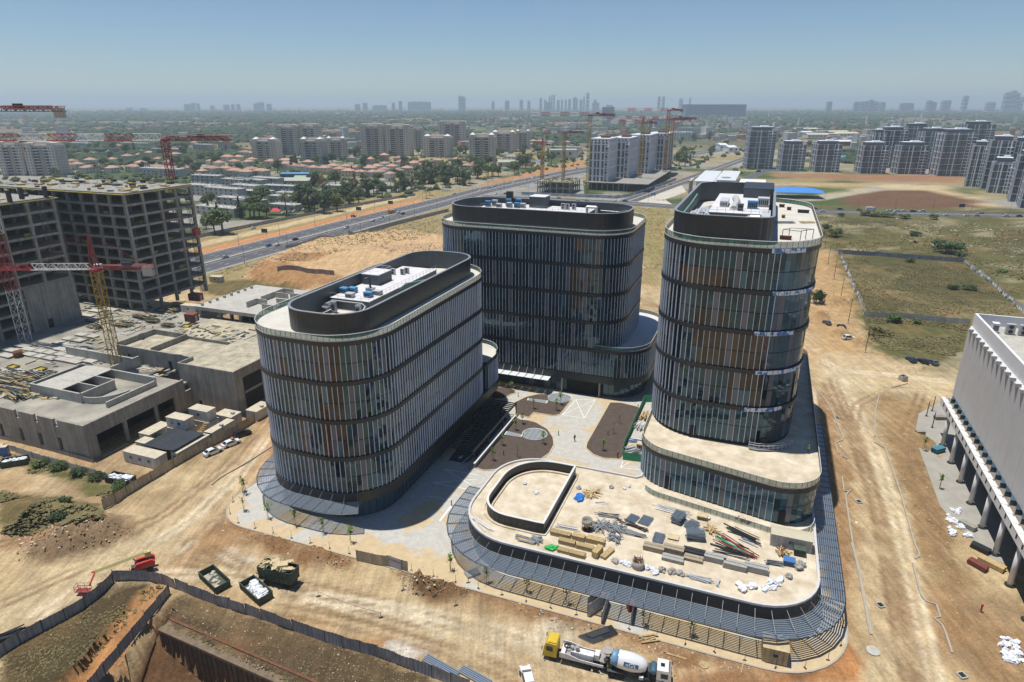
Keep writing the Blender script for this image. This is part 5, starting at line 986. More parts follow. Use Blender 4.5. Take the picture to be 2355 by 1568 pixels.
b = MB(); b.tube(tip, bas + Vector((.9, .4, .6)), .13, 4); b.tube(tip + pv_ * .3, bas + Vector((.9, .7, .6)), .05, 4); b.build('jib', M_LIFT, bl_); b = MB(); b.tube((0, 0, 1), bk.lerp(tip, .3), .12, 6); b.build('lift_cylinder', M_STEEL, bl_)
ba = MB()
for z in (0, .55, 1.1):
    for p_, q_ in (((-1.1, -.5), (1.1, -.5)), ((1.1, -.5), (1.1, .5)), ((1.1, .5), (-1.1, .5)), ((-1.1, .5), (-1.1, -.5))): ba.tube(bas + Vector((*p_, z)), bas + Vector((*q_, z)), .04, 4)
for p_ in ((-1.1, -.5), (1.1, -.5), (1.1, .5), (-1.1, .5), (0, -.5), (0, .5)): ba.tube(bas + Vector((*p_, 0)), bas + Vector((*p_, 1.1)), .04, 4)
ba.box(bas.x, bas.y, bas.z, 2.2, 1, .06); ba.build('basket', M_CRED, bl_)
# ---- skips
M_SKIP = mat('skip_green', (.055, .075, .05), .75, .1, .3, 1.5); M_BAG = mat('white_bag', (.70, .72, .76), .6, 0, .12, 2, bump=.4, bs=4); M_RUB = mat('rubble', (.42, .38, .31), .9, 0, .3, 2); M_BOARD = mat('scrap_board', (.55, .44, .26), .85, 0, .2, 2)
def skip(th, L_=6, w=2.4, h=1.3, m=M_SKIP):
    b = MB(); b.box(0, 0, .18, L_, w, .12); b.build('floor', m, th)
    for s in (-1, 1): b = MB(); b.box(0, s * w / 2, h / 2 + .1, L_, .08, h); b.build('side', m, th); b = MB(); b.box(s * L_ / 2, 0, h / 2 + .1, .08, w + .08, h - .02); b.build('end', m, th)
    b = MB()
    for k in range(7): x = -L_ / 2 + .4 + k * (L_ - .8) / 6; b.box(x, -w / 2 - .07, h / 2 + .1, .1, .06, h * .9); b.box(x, w / 2 + .07, h / 2 + .1, .1, .06, h * .9)
    b.box(0, -w / 2 - .03, h + .12, L_ + .2, .14, .1); b.box(0, w / 2 + .03, h + .12, L_ + .2, .14, .1); b.build('ribs', m, th, kind='stuff')
def bag(label, loc, r, seed, m=None, group=None, sz=.8):
    b = MB(); blob(b, (0, 0, r * sz * .5), r, seed, 3, sz, .34); q_ = 1 + (seed % 5) * .12; b.v = [(x * q_, y, max(z, 0)) for x, y, z in b.v]; o = put('bulk_bag', b.mesh('bulk_bag', m or M_BAG), None, loc, seed * 1.7); return tag(o, label, 'bag', group)
def skip_at(label, c, p0, p1, L_, w, h, **k):
    a, e = Vector(gp(c, *p0)), Vector(gp(c, *p1)); d = e - a; th = T('waste_skip', label, 'skip', (*((a + e) / 2).xy, ground_z(*((a + e) / 2).xy) + .02), math.atan2(d.y, d.x)); skip(th, L_, w, h, **k); return th
s1 = skip_at('green open waste skip with rubble on its floor by the grey fence', 'S2', (1730, 450), (1890, 600), 6, 2.5, 1.2); b = MB(); [blob(b, (rnd.uniform(-2.6, 2.6), rnd.uniform(-.9, .9), .28), rnd.uniform(.15, .45), k, 2, .4) for k in range(30)]; b.build('rubble', M_RUB, s1, kind='stuff')
s2 = skip_at('green open waste skip full of white bags by the grey fence', 'S2', (2070, 540), (2250, 700), 6, 2.5, 1.2)
rr = random.Random(2)
for k in range(11):
    p_ = Matrix.Rotation(s2.rotation_euler.z, 4, 'Z') @ Vector((-1.6 + k * .38, rr.uniform(-.6, .6), .3)); bag(f'white rubble bag in the skip, {nth(k)} from its upper end', s2.location + p_, rr.uniform(.5, .8), k, group='bags in the skip')
s3 = skip_at('dark waste skip heaped with white sacks inside the fenced yard', 'S1', (900, 800), (1140, 850), 6, 2.4, 1.3)
for k in range(10):
    p_ = Matrix.Rotation(s3.rotation_euler.z, 4, 'Z') @ Vector((-2.4 + k * .52, rr.uniform(-.6, .6), 1.0)); bag(f'white sack on the yard skip, {nth(k)} from the left', s3.location + p_, rr.uniform(.45, .75), k + 40, group='sacks on the yard skip', sz=.6)
s4 = skip_at('skip with scrap at the far left below the white fence', 'S1', (40, 690), (220, 660), 5, 2.2, 1.2)
for k in range(5):
    p_ = Matrix.Rotation(s4.rotation_euler.z, 4, 'Z') @ Vector((-1.6 + k * .8, rr.uniform(-.4, .4), .9)); bag(f'white sack on the far left skip, {nth(k)} from the left', s4.location + p_, rr.uniform(.4, .6), k + 70, group='sacks on the far left skip', sz=.6)
for k, (u, v) in enumerate(((15, 590), (55, 600))): x, y, z = gp('S1', u, v); cabin(f'blue portable toilet, {("left", "right")[k]} one of the pair at the left edge', x, y, z, 1.2, 1.2, 2.3, .2, m=M_BLUE, mr_=M_CABR, win=0, name='portable_toilet', cat='toilet')
# trailer stacked with two skips and scrap wood
a, e = Vector(gp('T1', 230, 570)), Vector(gp('T1', 550, 640)); d = e - a; tr_ = T('skip_trailer', 'dark trailer carrying two stacked skips heaped with scrap wood', 'trailer', ((a + e) / 2), math.atan2(d.y, d.x))
b = MB(); b.box(0, 0, .95, 6.4, 1.0, .25); b.build('chassis', M_TGRY, tr_); b = MB(); b.tube((-3.2, .3, .9), (-4.6, 0, .8), .08, 5); b.tube((-3.2, -.3, .9), (-4.6, 0, .8), .08, 5); b.build('drawbar', M_TGRY, tr_)
for x in (-1.9, 1.2, 2.3):
    for s in (-1, 1): wheel(tr_, x, s * 1.0, .42)
for z, l_ in ((1.1, 6.2), (2.3, 6.4)):
    for s in (-1, 1): b = MB(); b.box(0, s * 1.22, z + .6, l_, .09, 1.1); b.build('skip_side', M_SKIP, tr_); b = MB(); b.box(s * l_ / 2, 0, z + .6, .09, 2.4, 1.08); b.build('skip_end', M_SKIP, tr_)
    b = MB(); b.box(0, 0, z + .02, l_, 2.44, .1); b.build('skip_floor', M_SKIP, tr_); b = MB(); [b.box(-l_ / 2 + .5 + k * .87, s * 1.3, z + .6, .1, .08, 1.0) for k in range(7) for s in (-1, 1)]; b.build('ribs', M_SKIP, tr_, kind='stuff')
sw = MB(); rr = random.Random(9)
for k in range(46): m4 = Matrix.Translation((rr.uniform(-2.8, 2.6), rr.uniform(-1, 1), 3.4 + rr.uniform(0, .8))) @ Matrix.Rotation(rr.uniform(-3, 3), 4, 'Z') @ Matrix.Rotation(rr.uniform(-.5, .5), 4, 'Y'); t = MB(); t.box(0, 0, 0, rr.uniform(.8, 2), rr.choice((.1, .15, .8)), .06); t.xf(m4); sw.add(t.v, t.f)
sw.build('scrap_wood', M_BOARD, tr_, kind='stuff'); b = MB(); b.box(1.2, -.2, 3.9, 1.7, 1.2, .9, .5); b.build('crate', M_BOARD, tr_)
# ---------------------------------------------------------------- fences of the foreground pit
OVP = lambda *p: [g('OV', *q) for q in p]
fence('long grey corrugated fence from the red lift to the bottom edge', OVP((262, 1335), (330, 1332), (385, 1345), (480, 1385), (620, 1430), (760, 1480), (870, 1510), (960, 1545), (1080, 1590)), 2.2, 3, M_HOARD, M_DKST, seed=7, wob=.3, lean=.08)
fence('grey corrugated fence running from the red lift to the lower left edge', OVP((262, 1338), (215, 1385), (150, 1425), (60, 1470), (0, 1510), (-60, 1545)), 2.1, 3, M_HOARD, M_DKST, seed=8, wob=.2, lean=.06)
fence('blue-grey fence along the orange ramp into the pit', OVP((391, 1365), (345, 1421), (300, 1477), (262, 1523), (225, 1569), (170, 1637)), 2.0, 3, M_HOARD, M_DKST, seed=9, wob=.2, lean=.06)
pw = T('pile_wall', 'dark piled retaining wall of the excavation with an earth ledge', 'retaining wall', (*g('OV', 500, 1500), 0), wc=True)
P = resample(OVP((374, 1436), (440, 1465), (560, 1518), (700, 1580), (800, 1625)), 1.0, False); N = normals(P, False)
for i, p_ in enumerate(P):
    b = MB(); dep = -min(9., .5 * math.dist(p_, rp) + 1); b.tube((p_[0] + N[i][0] * .3, p_[1] + N[i][1] * .3, dep - 1), (p_[0] + N[i][0] * .3, p_[1] + N[i][1] * .3, -.5), .5, 8); b.build('pile', mat('pile_concrete', (.10, .075, .06), .9, 0, .3, 1, streak=.3), pw)
b = MB(); b.ring([(p_[0] + n[0] * .9, p_[1] + n[1] * .9) for p_, n in zip(P, N)], [(p_[0] - n[0] * .35, p_[1] - n[1] * .35) for p_, n in zip(P, N)], -.7, -.25, False); b.build('capping_beam', mat('earth_beam', (.17, .125, .08), .95, 0, .3, 1), pw); b = MB(); b.ring(offs(P, -1.1, False), offs(P, -1.5, False), -.3, .15, False); b.build('earth_kerb', M_RUST, pw)
# white stack of pipes near the bottom fence, planks at left edge
for k, (c, u, v, l_, n_, lab) in enumerate((('T1', 1920, 1450, 6, 5, 'bundle of blue-grey steel profiles lying along the bottom fence'), ('T1', 2250, 1550, 5, 5, 'second bundle of steel profiles at the bottom edge'))):
    b = MB(); [b.box(0, i * .3, .2, l_, .22, .14) for i in range(n_)]; o = put('steel_bundle', b.mesh('steel_bundle', M_LOUV), None, gp(c, u, v), R(-33)); tag(o, lab, 'steel profiles')
pile('plank_pile', 'pile of dark planks by the fence at the lower left edge', 'planks', gp('S2', 60, 990), 14, 6, 2, .7, M_DKST, 5, .6)
# gate hoarding with banner
th = fence('short fence of metal and beige panels with a grey banner', [g('T1', u, v) for u, v in ((1130, 390), (1270, 425), (1430, 440), (1570, 490), (1625, 505))], 2.3, 3.0, M_HOARDP, M_DKST, seed=12, sag=.05, lean=.02)
p_, q_ = Vector(g('T1', 1432, 440)), Vector(g('T1', 1568, 488)); d = q_ - p_; L_ = d.length; d.normalize(); nn = Vector((d.y, -d.x)); M_BAN = mat('banner_grey', (.42, .41, .44), .6, 0, .05, 1)
b = MB(); o_ = nn * .12; b.add([(p_.x + o_.x, p_.y + o_.y, .1), (q_.x + o_.x, q_.y + o_.y, .1), (q_.x + o_.x, q_.y + o_.y, 2.3), (p_.x + o_.x, p_.y + o_.y, 2.3)], [(0, 1, 2, 3)]); bn = b.build('banner', M_BAN, th)
letters('DIVXPGIC', L_ / 4.6, M_DKST, lambda x_, y_: Vector((p_.x + d.x * (L_ / 2 + x_) + nn.x * .15, p_.y + d.y * (L_ / 2 + x_) + nn.y * .15, 1.55 + y_)), bn); letters('Construction & Development', L_ / 14, M_DKST, lambda x_, y_: Vector((p_.x + d.x * (L_ / 2 + x_) + nn.x * .15, p_.y + d.y * (L_ / 2 + x_) + nn.y * .15, 1.05 + y_)), bn) if False else None
# open gate panels under the canopy
for k, (pts, lab) in enumerate((([(1450, 715), (1645, 580)], 'white gate panel standing open at the canopy, broad leaf'), ([(1585, 790), (1650, 590)], 'white gate panel standing open at the canopy, narrow leaf'), ([(1450, 650), (1540, 500)], 'pale panel wall under the canopy beside the red bin'), ([(1875, 800), (1910, 590)], 'grey panel wall under the canopy by the second red bin'))):
    p_, q_ = Vector(g('T2', *pts[0])), Vector(g('T2', *pts[1])); d = q_ - p_; gt = T('site_gate', lab, 'gate', (*((p_ + q_) / 2), .0), math.atan2(d.y, d.x)); b = MB(); b.box(0, 0, 1.25, d.length, .06, 2.3); b.build('sheet', M_GREY if k < 3 else M_STEEL, gt); b = MB(); b.tube((-d.length / 2, .05, 0), (-d.length / 2, .05, 2.45), .05, 5); b.build('post', M_DKST, gt)
for k, (u, v) in enumerate(((1610, 560), (1865, 640))): x, y = g('T2', u, v); b = MB(); b.box(0, 0, .75, 1.0, 1.0, 1.5, .2, .92); b.box(0, 0, 1.55, 1.05, 1.05, .1, .2); o = put('red_bin', b.mesh('red_bin', M_REDP), None, (x, y, 0), 0); tag(o, f'red metal bin under the canopy, {("left", "right")[k]} one', 'bin')
# steel mesh pile behind the pump truck, crates
P = [gp('T2', *q) for q in ((1350, 915), (1680, 810), (1745, 890), (1500, 985))]; b = MB(); A0, A1, A2, A3 = [Vector((*q[:2], .25)) for q in P]
for k in range(26): t = k / 25; b.tube(A0.lerp(A1, t), A3.lerp(A2, t), .035, 3); b.tube(A0.lerp(A3, t), A1.lerp(A2, t), .035, 3)
for k in range(20): t = .2 + .03 * k; b.tube(A0.lerp(A3, .2 + .02 * k) + Vector((.8, .3, .15)), A1.lerp(A2, .2 + .025 * k) + Vector((-1, -.3, .15)), .05, 4)
thing_mb('mesh_pile', 'pile of dark reinforcing mesh and bars behind the pump truck', 'steel mesh', b, M_DKST)
hut = cabin('rusty cream guard hut at the corner of the annex canopy', *gp('T3', 1375, 1330)[:2], .0, 3.4, 3.0, 2.6, GRID + .05, m=mat('hut_cream', (.42, .34, .20), .8, 0, .25, 2, streak=.3), mr_=mat('hut_roof', (.48, .38, .22), .8, 0, .2, 2), win=1, gable=.5, name='guard_hut', cat='hut')
b = MB(); b.box(0, 0, .25, 2.4, 1.5, .5); [b.box(-1.1 + .37 * k, 0, .53, .1, 1.5, .06) for k in range(7)]; o = put('grating_stack', b.mesh('grating_stack', M_STEEL), None, gp('T1', 2250, 530), .5); tag(o, 'stack of steel gratings on the paving at the left end of the annex canopy', 'gratings')
pile('plank_pile', 'loose yellow planks beside the dirt bank right of the pump truck', 'planks', gp('T3', 230, 1180), 7, 3, 2, .3, M_WOOD, 15, .2); pile('plank_pile', 'two long yellow planks right of the mixer cab', 'planks', gp('T3', 480, 1330), 2, 4, .6, .1, M_WOOD, 16, GRID); pile('plank_pile', 'single plank lying on the brown dirt at the bottom', 'planks', gp('T3', 1095, 1440), 1, 3, .3, .1, M_WOOD, 17, 1.0)
# barrier stands with tape
for k, (c, p_, q_, lab) in enumerate((('T1', (760, 740), (1365, 945), 'red and white barrier tape between two stands on the dirt road'), ('T1', (1580, 670), (1880, 720), 'barrier tape in front of the brown soil heap'), ('T1', (2090, 830), (2210, 610), 'barrier tape running up to the canopy'))):
    a, e = Vector(gp(c, *p_)), Vector(gp(c, *q_)); bt = T('barrier_tape', lab, 'barrier', (a + e) / 2, wc=True)
    for s in (a, e): b = MB(); b.tube(s, s + Vector((0, 0, 1.1)), .035, 5); b.box(s.x, s.y, s.z + .06, .7, .25, .12, .4); b.build('stand', M_DKST, bt)
    b = MB(); n = 14
    for i in range(n): t0, t1 = i / n, (i + 1) / n; f = lambda t: a.lerp(e, t) + Vector((0, 0, .95 - 1.6 * t * (1 - t))); p0, p1 = f(t0), f(t1); b.k = i % 2; b.add([tuple(p0), tuple(p1), tuple(p1 + Vector((0, 0, .09))), tuple(p0 + Vector((0, 0, .09)))], [(0, 1, 2, 3)])
    b.build('tape', [M_REDP, M_WHITE], bt)
# ================================================================ roof plant on the towers
M_UNIT = mat('unit_grey', (.48, .48, .46), .6, .1, .1, 2); M_BLUEU = mat('unit_blue', (.07, .25, .45), .6, 0, .12, 2); M_PIPE = mat('insulated_pipe', (.62, .63, .64), .45, .3, .08, 2); M_TEAL = mat('teal_pipe', (.15, .40, .36), .6, 0, .1, 2); M_GREEN = mat('green_mesh', (.04, .30, .17), .8, 0, .15, 1.5)
def ac(label, loc, rz=GRID, s=1., group=None):
    th = T('air_conditioner', label, 'air conditioner', loc, rz, group); th.scale = (s,) * 3
    b = MB(); b.box(0, 0, .75, 1.0, .5, 1.3); b.build('casing', M_UNIT, th); b = MB(); [b.box(x, 0, .06, .08, .5, .12) for x in (-.4, .4)]; b.build('feet', M_DKST, th, kind='stuff')
    for z in (.42, 1.05): b = MB(); b.lathe([(.26, 0), (.26, .05), (.2, .06)], 12, (0, -.25, z), axis=Matrix.Rotation(math.pi / 2, 4, 'X')); b.build('fan_grille', M_DKST, th)
def boxthing(name, label, cat, loc, sx, sy, sz, m, rz=GRID, extra=None):
    th = T(name, label, cat, loc, rz); b = MB(); b.box(0, 0, sz / 2 + .12, sx, sy, sz); b.build('casing', m, th); b = MB(); b.box(0, 0, .06, sx * .9, sy * .9, .12); b.build('plinth', M_DKST, th)
    b = MB(); b.box(0, 0, sz + .16, sx + .12, sy + .12, .08); b.build('lid', m if m is not M_UNIT else M_GREY, th); b = MB(); [b.box(-sx * .35 + sx * .7 * k / 4, -sy / 2 - .03, sz * .55, sx * .1, .05, sz * .6) for k in range(5)]; b.build('louvre', M_DKST, th, kind='stuff'); return th
def pipes(label, pts, r, m, cat='pipe', name='roof_pipe', legs=True):
    c = pts[len(pts) // 2]; th = T(name, label, cat, c, wc=True); b = MB(); b.pipe(pts, r, 8); b.build('pipe', m, th)
    for p_ in pts[:-1]: b = MB(); b.lathe([(r * 1.18, -.1), (r * 1.18, .1)], 8, p_); b.build('joint', m, th)
    if legs: b = MB(); [b.box(p_[0], p_[1], p_[2] - .4, .08, .08, .8) for p_ in pts]; b.build('supports', M_DKST, th, kind='stuff')
def plantdeck(th, a0, b0, a1, b1, z0, z1):
    b = MB(); b.ab(a0, b0, z0, a1, b1, z1 - .1); b.build('plant_base', M_BLACKIN, th); b = MB(); b.ab(a0 - .1, b0 - .1, z1 - .1, a1 + .1, b1 + .1, z1); b.build('plant_deck', M_ROOFW, th)
    b = MB()
    for (p_, q_) in (((a0, b0), (a1, b0)), ((a1, b0), (a1, b1))):
        n = int(math.dist(p_, q_) / 1.6)
        for k in range(n + 1): x, y = W(p_[0] + (q_[0] - p_[0]) * k / n, p_[1] + (q_[1] - p_[1]) * k / n); b.tube((x, y, z1), (x, y, z1 + 1.0), .03, 4)
        for h in (.5, 1.0): b.tube(W3(*p_, z1 + h), W3(*q_, z1 + h), .025, 4)
    b.build('guard_rail', M_STEEL, th)
# left tower
plantdeck(TA, -79.6, 106, -70.6, 135, LV[4] + .5, 39.4); zA = 39.4
st = T('stair_house', 'grey stair house on the left tower roof', 'roof house', W3(-77.4, 120, zA), GRID); b = MB(); b.box(0, 0, 1.1, 4.2, 5.4, 2.2); b.build('wall', M_BLACKIN, st); b = MB(); b.box(0, 0, 2.25, 4.4, 5.6, .12); b.build('roof', M_ROOFW, st); b = MB(); [b.tube((x, y, 2.3), (x, y, 3.1), .03, 4) for x, y in ((-2, -2.6), (0, -2.6), (2, -2.6), (2, 0), (2, 2.6), (0, 2.6), (-2, 2.6), (-2, 0))]; b.pipe([(-2, -2.6, 3.1), (2, -2.6, 3.1), (2, 2.6, 3.1), (-2, 2.6, 3.1)], .03, 4, True); b.build('guard_rail', M_RAIL, st)
for k, (a, b_) in enumerate(((-77.5, 127), (-75.4, 127.6), (-75, 128.9))): ac(f'pale twin-fan air conditioner on the left tower roof, {nth(k)} from left', W3(a, b_, zA), group='air conditioners on the left tower')
for k, (a, b_, m_, lab) in enumerate(((-79, 110, M_BLUEU, 'small blue fan box at the left edge of the left tower roof'), (-77.5, 110.8, M_BLUEU, 'blue fan box between the duct and the stair house'), (-72.6, 109, M_BLUEU, 'large blue fan box at the front corner of the left tower roof'), (-76, 107.6, M_UNIT, 'grey low air handling box at the roof front'), (-71.8, 111.2, M_UNIT, 'grey box behind the large blue fan box'), (-74.4, 112.6, M_UNIT, 'grey plinth under the black flue'))): boxthing('fan_box', lab, 'fan unit', W3(a, b_, zA), 1.6, 1.3, .9 if m_ is M_BLUEU else .7, m_)
pipes('black goose-neck flue on the left tower roof', [W3(-74.4, 112.6, zA + .8), W3(-74.4, 112.6, zA + 2.6), W3(-74.6, 112.2, zA + 3.0), W3(-75.0, 111.6, zA + 2.8)], .22, M_DKST, 'flue', legs=False)
pipes('long pale pipe along the right screen of the left tower', [W3(-67, 102, 39.6), W3(-67, 110, 39.6), W3(-67, 118, 39.6), W3(-67, 126, 39.6), W3(-67, 136, 39.6)], .32, M_PIPE); pipes('second pale pipe beside the long one on the left tower', [W3(-68, 112, 39.2), W3(-68, 120, 39.2), W3(-68, 133, 39.2)], .22, M_PIPE); pipes('teal pipe loop over the pale pipes on the left tower', [W3(-70, 117, 39.4), W3(-68.5, 117, 40.6), W3(-66.2, 121, 40.6), W3(-66, 124, 39.6)], .13, M_TEAL, legs=False)
pipes('large silver duct inside the front of the left tower screen', [W3(-77.5, 96, 38), W3(-74, 97.5, 38.3), W3(-70.5, 97.5, 38.3)], .5, M_PIPE, 'duct'); pipes('round dark duct mouth at the left inside the screen', [W3(-78.6, 103, 38.4), W3(-78.6, 105.6, 38.4)], .75, M_STEEL, 'duct', legs=False); pipes('thin pipe across the front of the plant base', [W3(-79, 105.6, 39), W3(-72, 105.6, 39), W3(-70.2, 104, 39), W3(-70.2, 102, 38)], .1, M_PIPE, legs=False)
boxthing('metal_cabinet', 'pale metal sheet stack inside the front screen of the left tower', 'cabinet', W3(-71.8, 100.5, 37.2), 3, 2, .5, M_UNIT)
for k, (a, b_) in enumerate(((-77.2, 103.6), (-71.4, 103.4))): boxthing('metal_cabinet', f'upright galvanised duct inside the left tower screen, {("left", "right")[k]} one', 'duct', W3(a, b_, 37.2), .9, .7, 2.0, M_STEEL)
# middle tower
WB = lambda a, b_, z: W3(a * .966, b_ * .958 + .3, z + 1.5)
plantdeck(TB, -76, 174, -44.5, 183, LV[5] + .5, 48.4); zB = 46.9
st = T('stair_house', 'grey stair house on the middle tower roof', 'roof house', WB(-62.5, 188, zB), GRID); b = MB(); b.box(0, 0, 1.5, 4.6, 5, 3.0); b.build('wall', M_BLACKIN, st); b = MB(); b.box(0, 0, 3.06, 4.8, 5.2, .12); b.build('roof', M_ROOFW, st)
for k, (a, b_) in enumerate(((-54.5, 185.5), (-53, 185), (-51.4, 186))): ac(f'pale twin-fan air conditioner on the middle tower roof, {nth(k)} from left', WB(a, b_, zB), s=1.15, group='air conditioners on the middle tower')
for k, (a, b_, m_, sz) in enumerate(((-77, 183, M_BLUEU, 1.4), (-75.2, 184, M_UNIT, 1.6), (-73.5, 183, M_UNIT, .8), (-71.6, 186, M_BLUEU, 1.8), (-70.3, 183.4, M_UNIT, 1.2), (-68.5, 186.5, M_BLUEU, 1.9), (-68, 183.5, M_BLUEU, 1.2), (-66.3, 184, M_PIPE, 1.1))): boxthing('fan_box', f'rooftop air handling box on the middle tower, {nth(k)} from left', 'fan unit', WB(a, b_, zB), 1.4, 1.3, sz, m_)
pipes('bent silver duct at the right end of the middle tower roof', [WB(-46.5, 182, 46.2), WB(-46.5, 182, 48.4), WB(-43.8, 182, 48.4), WB(-43.8, 182, 46)], .38, M_PIPE, 'duct', legs=False); pipes('thin pale pipe along the right screen of the middle tower', [WB(-43, 184, 47.4), WB(-38, 184.5, 47.2), WB(-36, 188, 47.2)], .08, M_PIPE, legs=False); boxthing('metal_cabinet', 'low white box by the bent duct on the middle tower', 'cabinet', WB(-46, 178.5, 45), 2.4, 1.6, .9, M_PIPE)
sc_ = T('scaffold', 'white scaffold frame at the left end of the middle tower roof', 'scaffold', WB(-80.5, 184, 43.3), GRID)
for x in (-.9, .9):
    for y in (-.6, .6): b = MB(); b.tube((x, y, 0), (x, y, 3.4), .04, 4); b.build('upright', M_RAIL, sc_)
for z in (.8, 1.7, 2.6, 3.3): b = MB(); b.pipe([(-.9, -.6, z), (.9, -.6, z), (.9, .6, z), (-.9, .6, z)], .035, 4, True); b.build('ledger', M_RAIL, sc_)
boxthing('dark_chimney', 'dark upright vent block behind the middle tower screen', 'vent', WB(-73.5, 192, 46.5), 1.8, 1.4, 3.6, M_DKST)
# right tower
plantdeck(TC, -10.5, 139, .8, 170, LV[6] + .5, 55.6); zC = 55.6
b = MB(); b.ab(-5, 164, 55.6, 1.4, 178, 57.6); b.build('plant_house', M_BLACKIN, TC); b = MB(); b.ab(-5.2, 163.8, 57.6, 1.5, 178.2, 57.75); b.build('plant_house_roof', M_BLACK, TC)
for k in range(7): pipes(f'pale insulated pipe among the right tower plant, {nth(k)} from left', [W3(-14.2 + k * .75, 131 + k * 1.2, 54.6 + .2 * (k % 3)), W3(-14.2 + k * .75, 144 + k * 1.5, 54.6 + .2 * (k % 3)), W3(-11.4 + k * .3, 147 + k * 1.5, 54.8 + .2 * (k % 3))], .3, M_PIPE)
pipes('long teal pipe along the left screen of the right tower', [W3(-15.2, 130, 55.4), W3(-15.2, 150, 55.6), W3(-15, 160, 56.4)], .14, M_TEAL); pipes('white curved pipe at the front of the right tower screen', [W3(-7, 128.5, 55.6), W3(-4.6, 128.5, 55.8), W3(-3.4, 128.5, 56.4), W3(-1.6, 128.5, 55.8), W3(0, 128.5, 55.7)], .16, M_PIPE, legs=False); pipes('fat curved duct at the front right of the right tower screen', [W3(-3.2, 131, 54.2), W3(-3.2, 131, 55.6), W3(-2.4, 131, 56.2), W3(-.6, 131, 56.2)], .4, M_PIPE, 'duct', legs=False)
for k in range(9): pipes(f'dark chiller coil bar on the right tower, {nth(k)} from front', [W3(-13.6, 128.4 + k * 1.5, 54.2), W3(-9.8, 129.2 + k * 1.5, 54.9)], .1, M_DKST, 'coil', legs=False)
boxthing('fan_box', 'bright blue fan box on the right tower roof', 'fan unit', W3(-2.4, 146.5, zC), 2, 1.6, 1.4, M_BLUEU); boxthing('fan_box', 'grey air handler behind the blue fan box on the right tower', 'fan unit', W3(-.4, 151, zC), 2.2, 3, 1.6, M_UNIT); boxthing('fan_box', 'grey cabinet on the white deck of the right tower', 'fan unit', W3(-4.6, 142.6, zC), 1.1, 1, 1.2, M_BLACKIN); boxthing('fan_box', 'low silver air handler on the left of the white deck', 'fan unit', W3(-8.2, 150, zC), 1.6, 6, 1.0, M_PIPE)
pipes('curved grey duct in the middle of the right tower deck', [W3(-6, 144, zC + .1), W3(-5.6, 148, zC + 1.0), W3(-6.2, 153, zC + 1.2)], .7, M_UNIT, 'duct', legs=False); boxthing('metal_cabinet', 'white ribbed walkway box at the right edge of the right tower screen', 'walkway', W3(.4, 138, 55.0), 1.5, 9, .8, M_PIPE)
for k in range(5): boxthing('pump_unit', f'small silver pump on the right tower deck, {nth(k)} from left', 'pump', W3(-13 + k * 1.1, 140 + (k % 2) * 2, 54.2), .9, .9, .8, M_PIPE)
for k, (u, v, sx, lab) in enumerate(((1650, 440, 1.2, 'brown sack by the screen at the back of the right tower roof'), (1750, 480, .9, 'brown tool box on the right tower roof'), (1670, 590, .7, 'yellow machine on the right tower roof'), (1950, 520, 2.4, 'dark beam pile on the right tower roof'), (1700, 895, 2.0, 'brown rubbish heap at the front of the right tower roof'))): x, y = g('CC', u, v, 52.4); boxthing('roof_item', lab, 'building material', (x, y, 52.45), sx, .8, .5, (M_RUST, M_BROWN, M_NET, M_DKST, M_RUST)[k])
pile('pipe_pile', 'bundle of pale tubes on the right tower roof', 'tubes', (*g('CC', 1700, 665, 52.4), 52.45), 12, 4, .8, .3, M_STEEL, 21, 0); pile('pipe_pile', 'flat boards on the right tower roof near the rail', 'boards', (*g('CC', 2000, 660, 52.4), 52.45), 8, 3, 1.4, .2, M_BOARD, 22, .2)
fr_ = T('davit_frame', 'dark tube frame of the window cleaning davit on the right tower roof', 'davit', (*g('CC', 1850, 880, 52.4), 52.45), wc=True); b = MB()
P = [(*g('CC', u, v, 52.4), 52.45) for u, v in ((1650, 890), (1745, 870), (1905, 915), (2080, 880), (1980, 890))]
for p_ in P: b.tube(p_, (p_[0], p_[1], 54.3), .06, 4)
for i, j in ((0, 2), (1, 3), (0, 1), (2, 3), (2, 4)): b.tube((*P[i][:2], 54.3), (*P[j][:2], 54.2), .05, 4)
b.build('tube_frame', M_DKST, fr_)
# suspended cleaning cradle, workers on the podium terrace
P = [(*g('S6', u, v, LV[1] - .1), LV[1] - .1) for u, v in ((1222, 480), (1300, 497), (1400, 502), (1500, 497), (1600, 480), (1648, 460))]; cr2 = T('cradle', 'curved aluminium work cradle resting on the podium terrace', 'work cradle', P[2], wc=True)
for h in (.1, .6, 1.1): b = MB(); b.pipe([(x, y, z + h) for x, y, z in P], .05, 4); b.pipe([(x + .2, y + .8, z + h) for x, y, z in P], .05, 4); b.build('rail', M_GREY, cr2)
b = MB()
for i, p_ in enumerate(resample([q[:2] for q in P], .9, False)): b.tube((*p_, P[0][2]), (*p_, P[0][2] + 1.1), .04, 4); b.tube((p_[0] + .2, p_[1] + .8, P[0][2]), (p_[0] + .2, p_[1] + .8, P[0][2] + 1.1), .04, 4)
b.build('bars', M_GREY, cr2, kind='stuff'); b = MB(); b.strip([(q[0], q[1]) for q in P], [(q[0] + .2, q[1] + .8) for q in P], P[0][2] + .06); b.build('floor', M_STEEL, cr2)
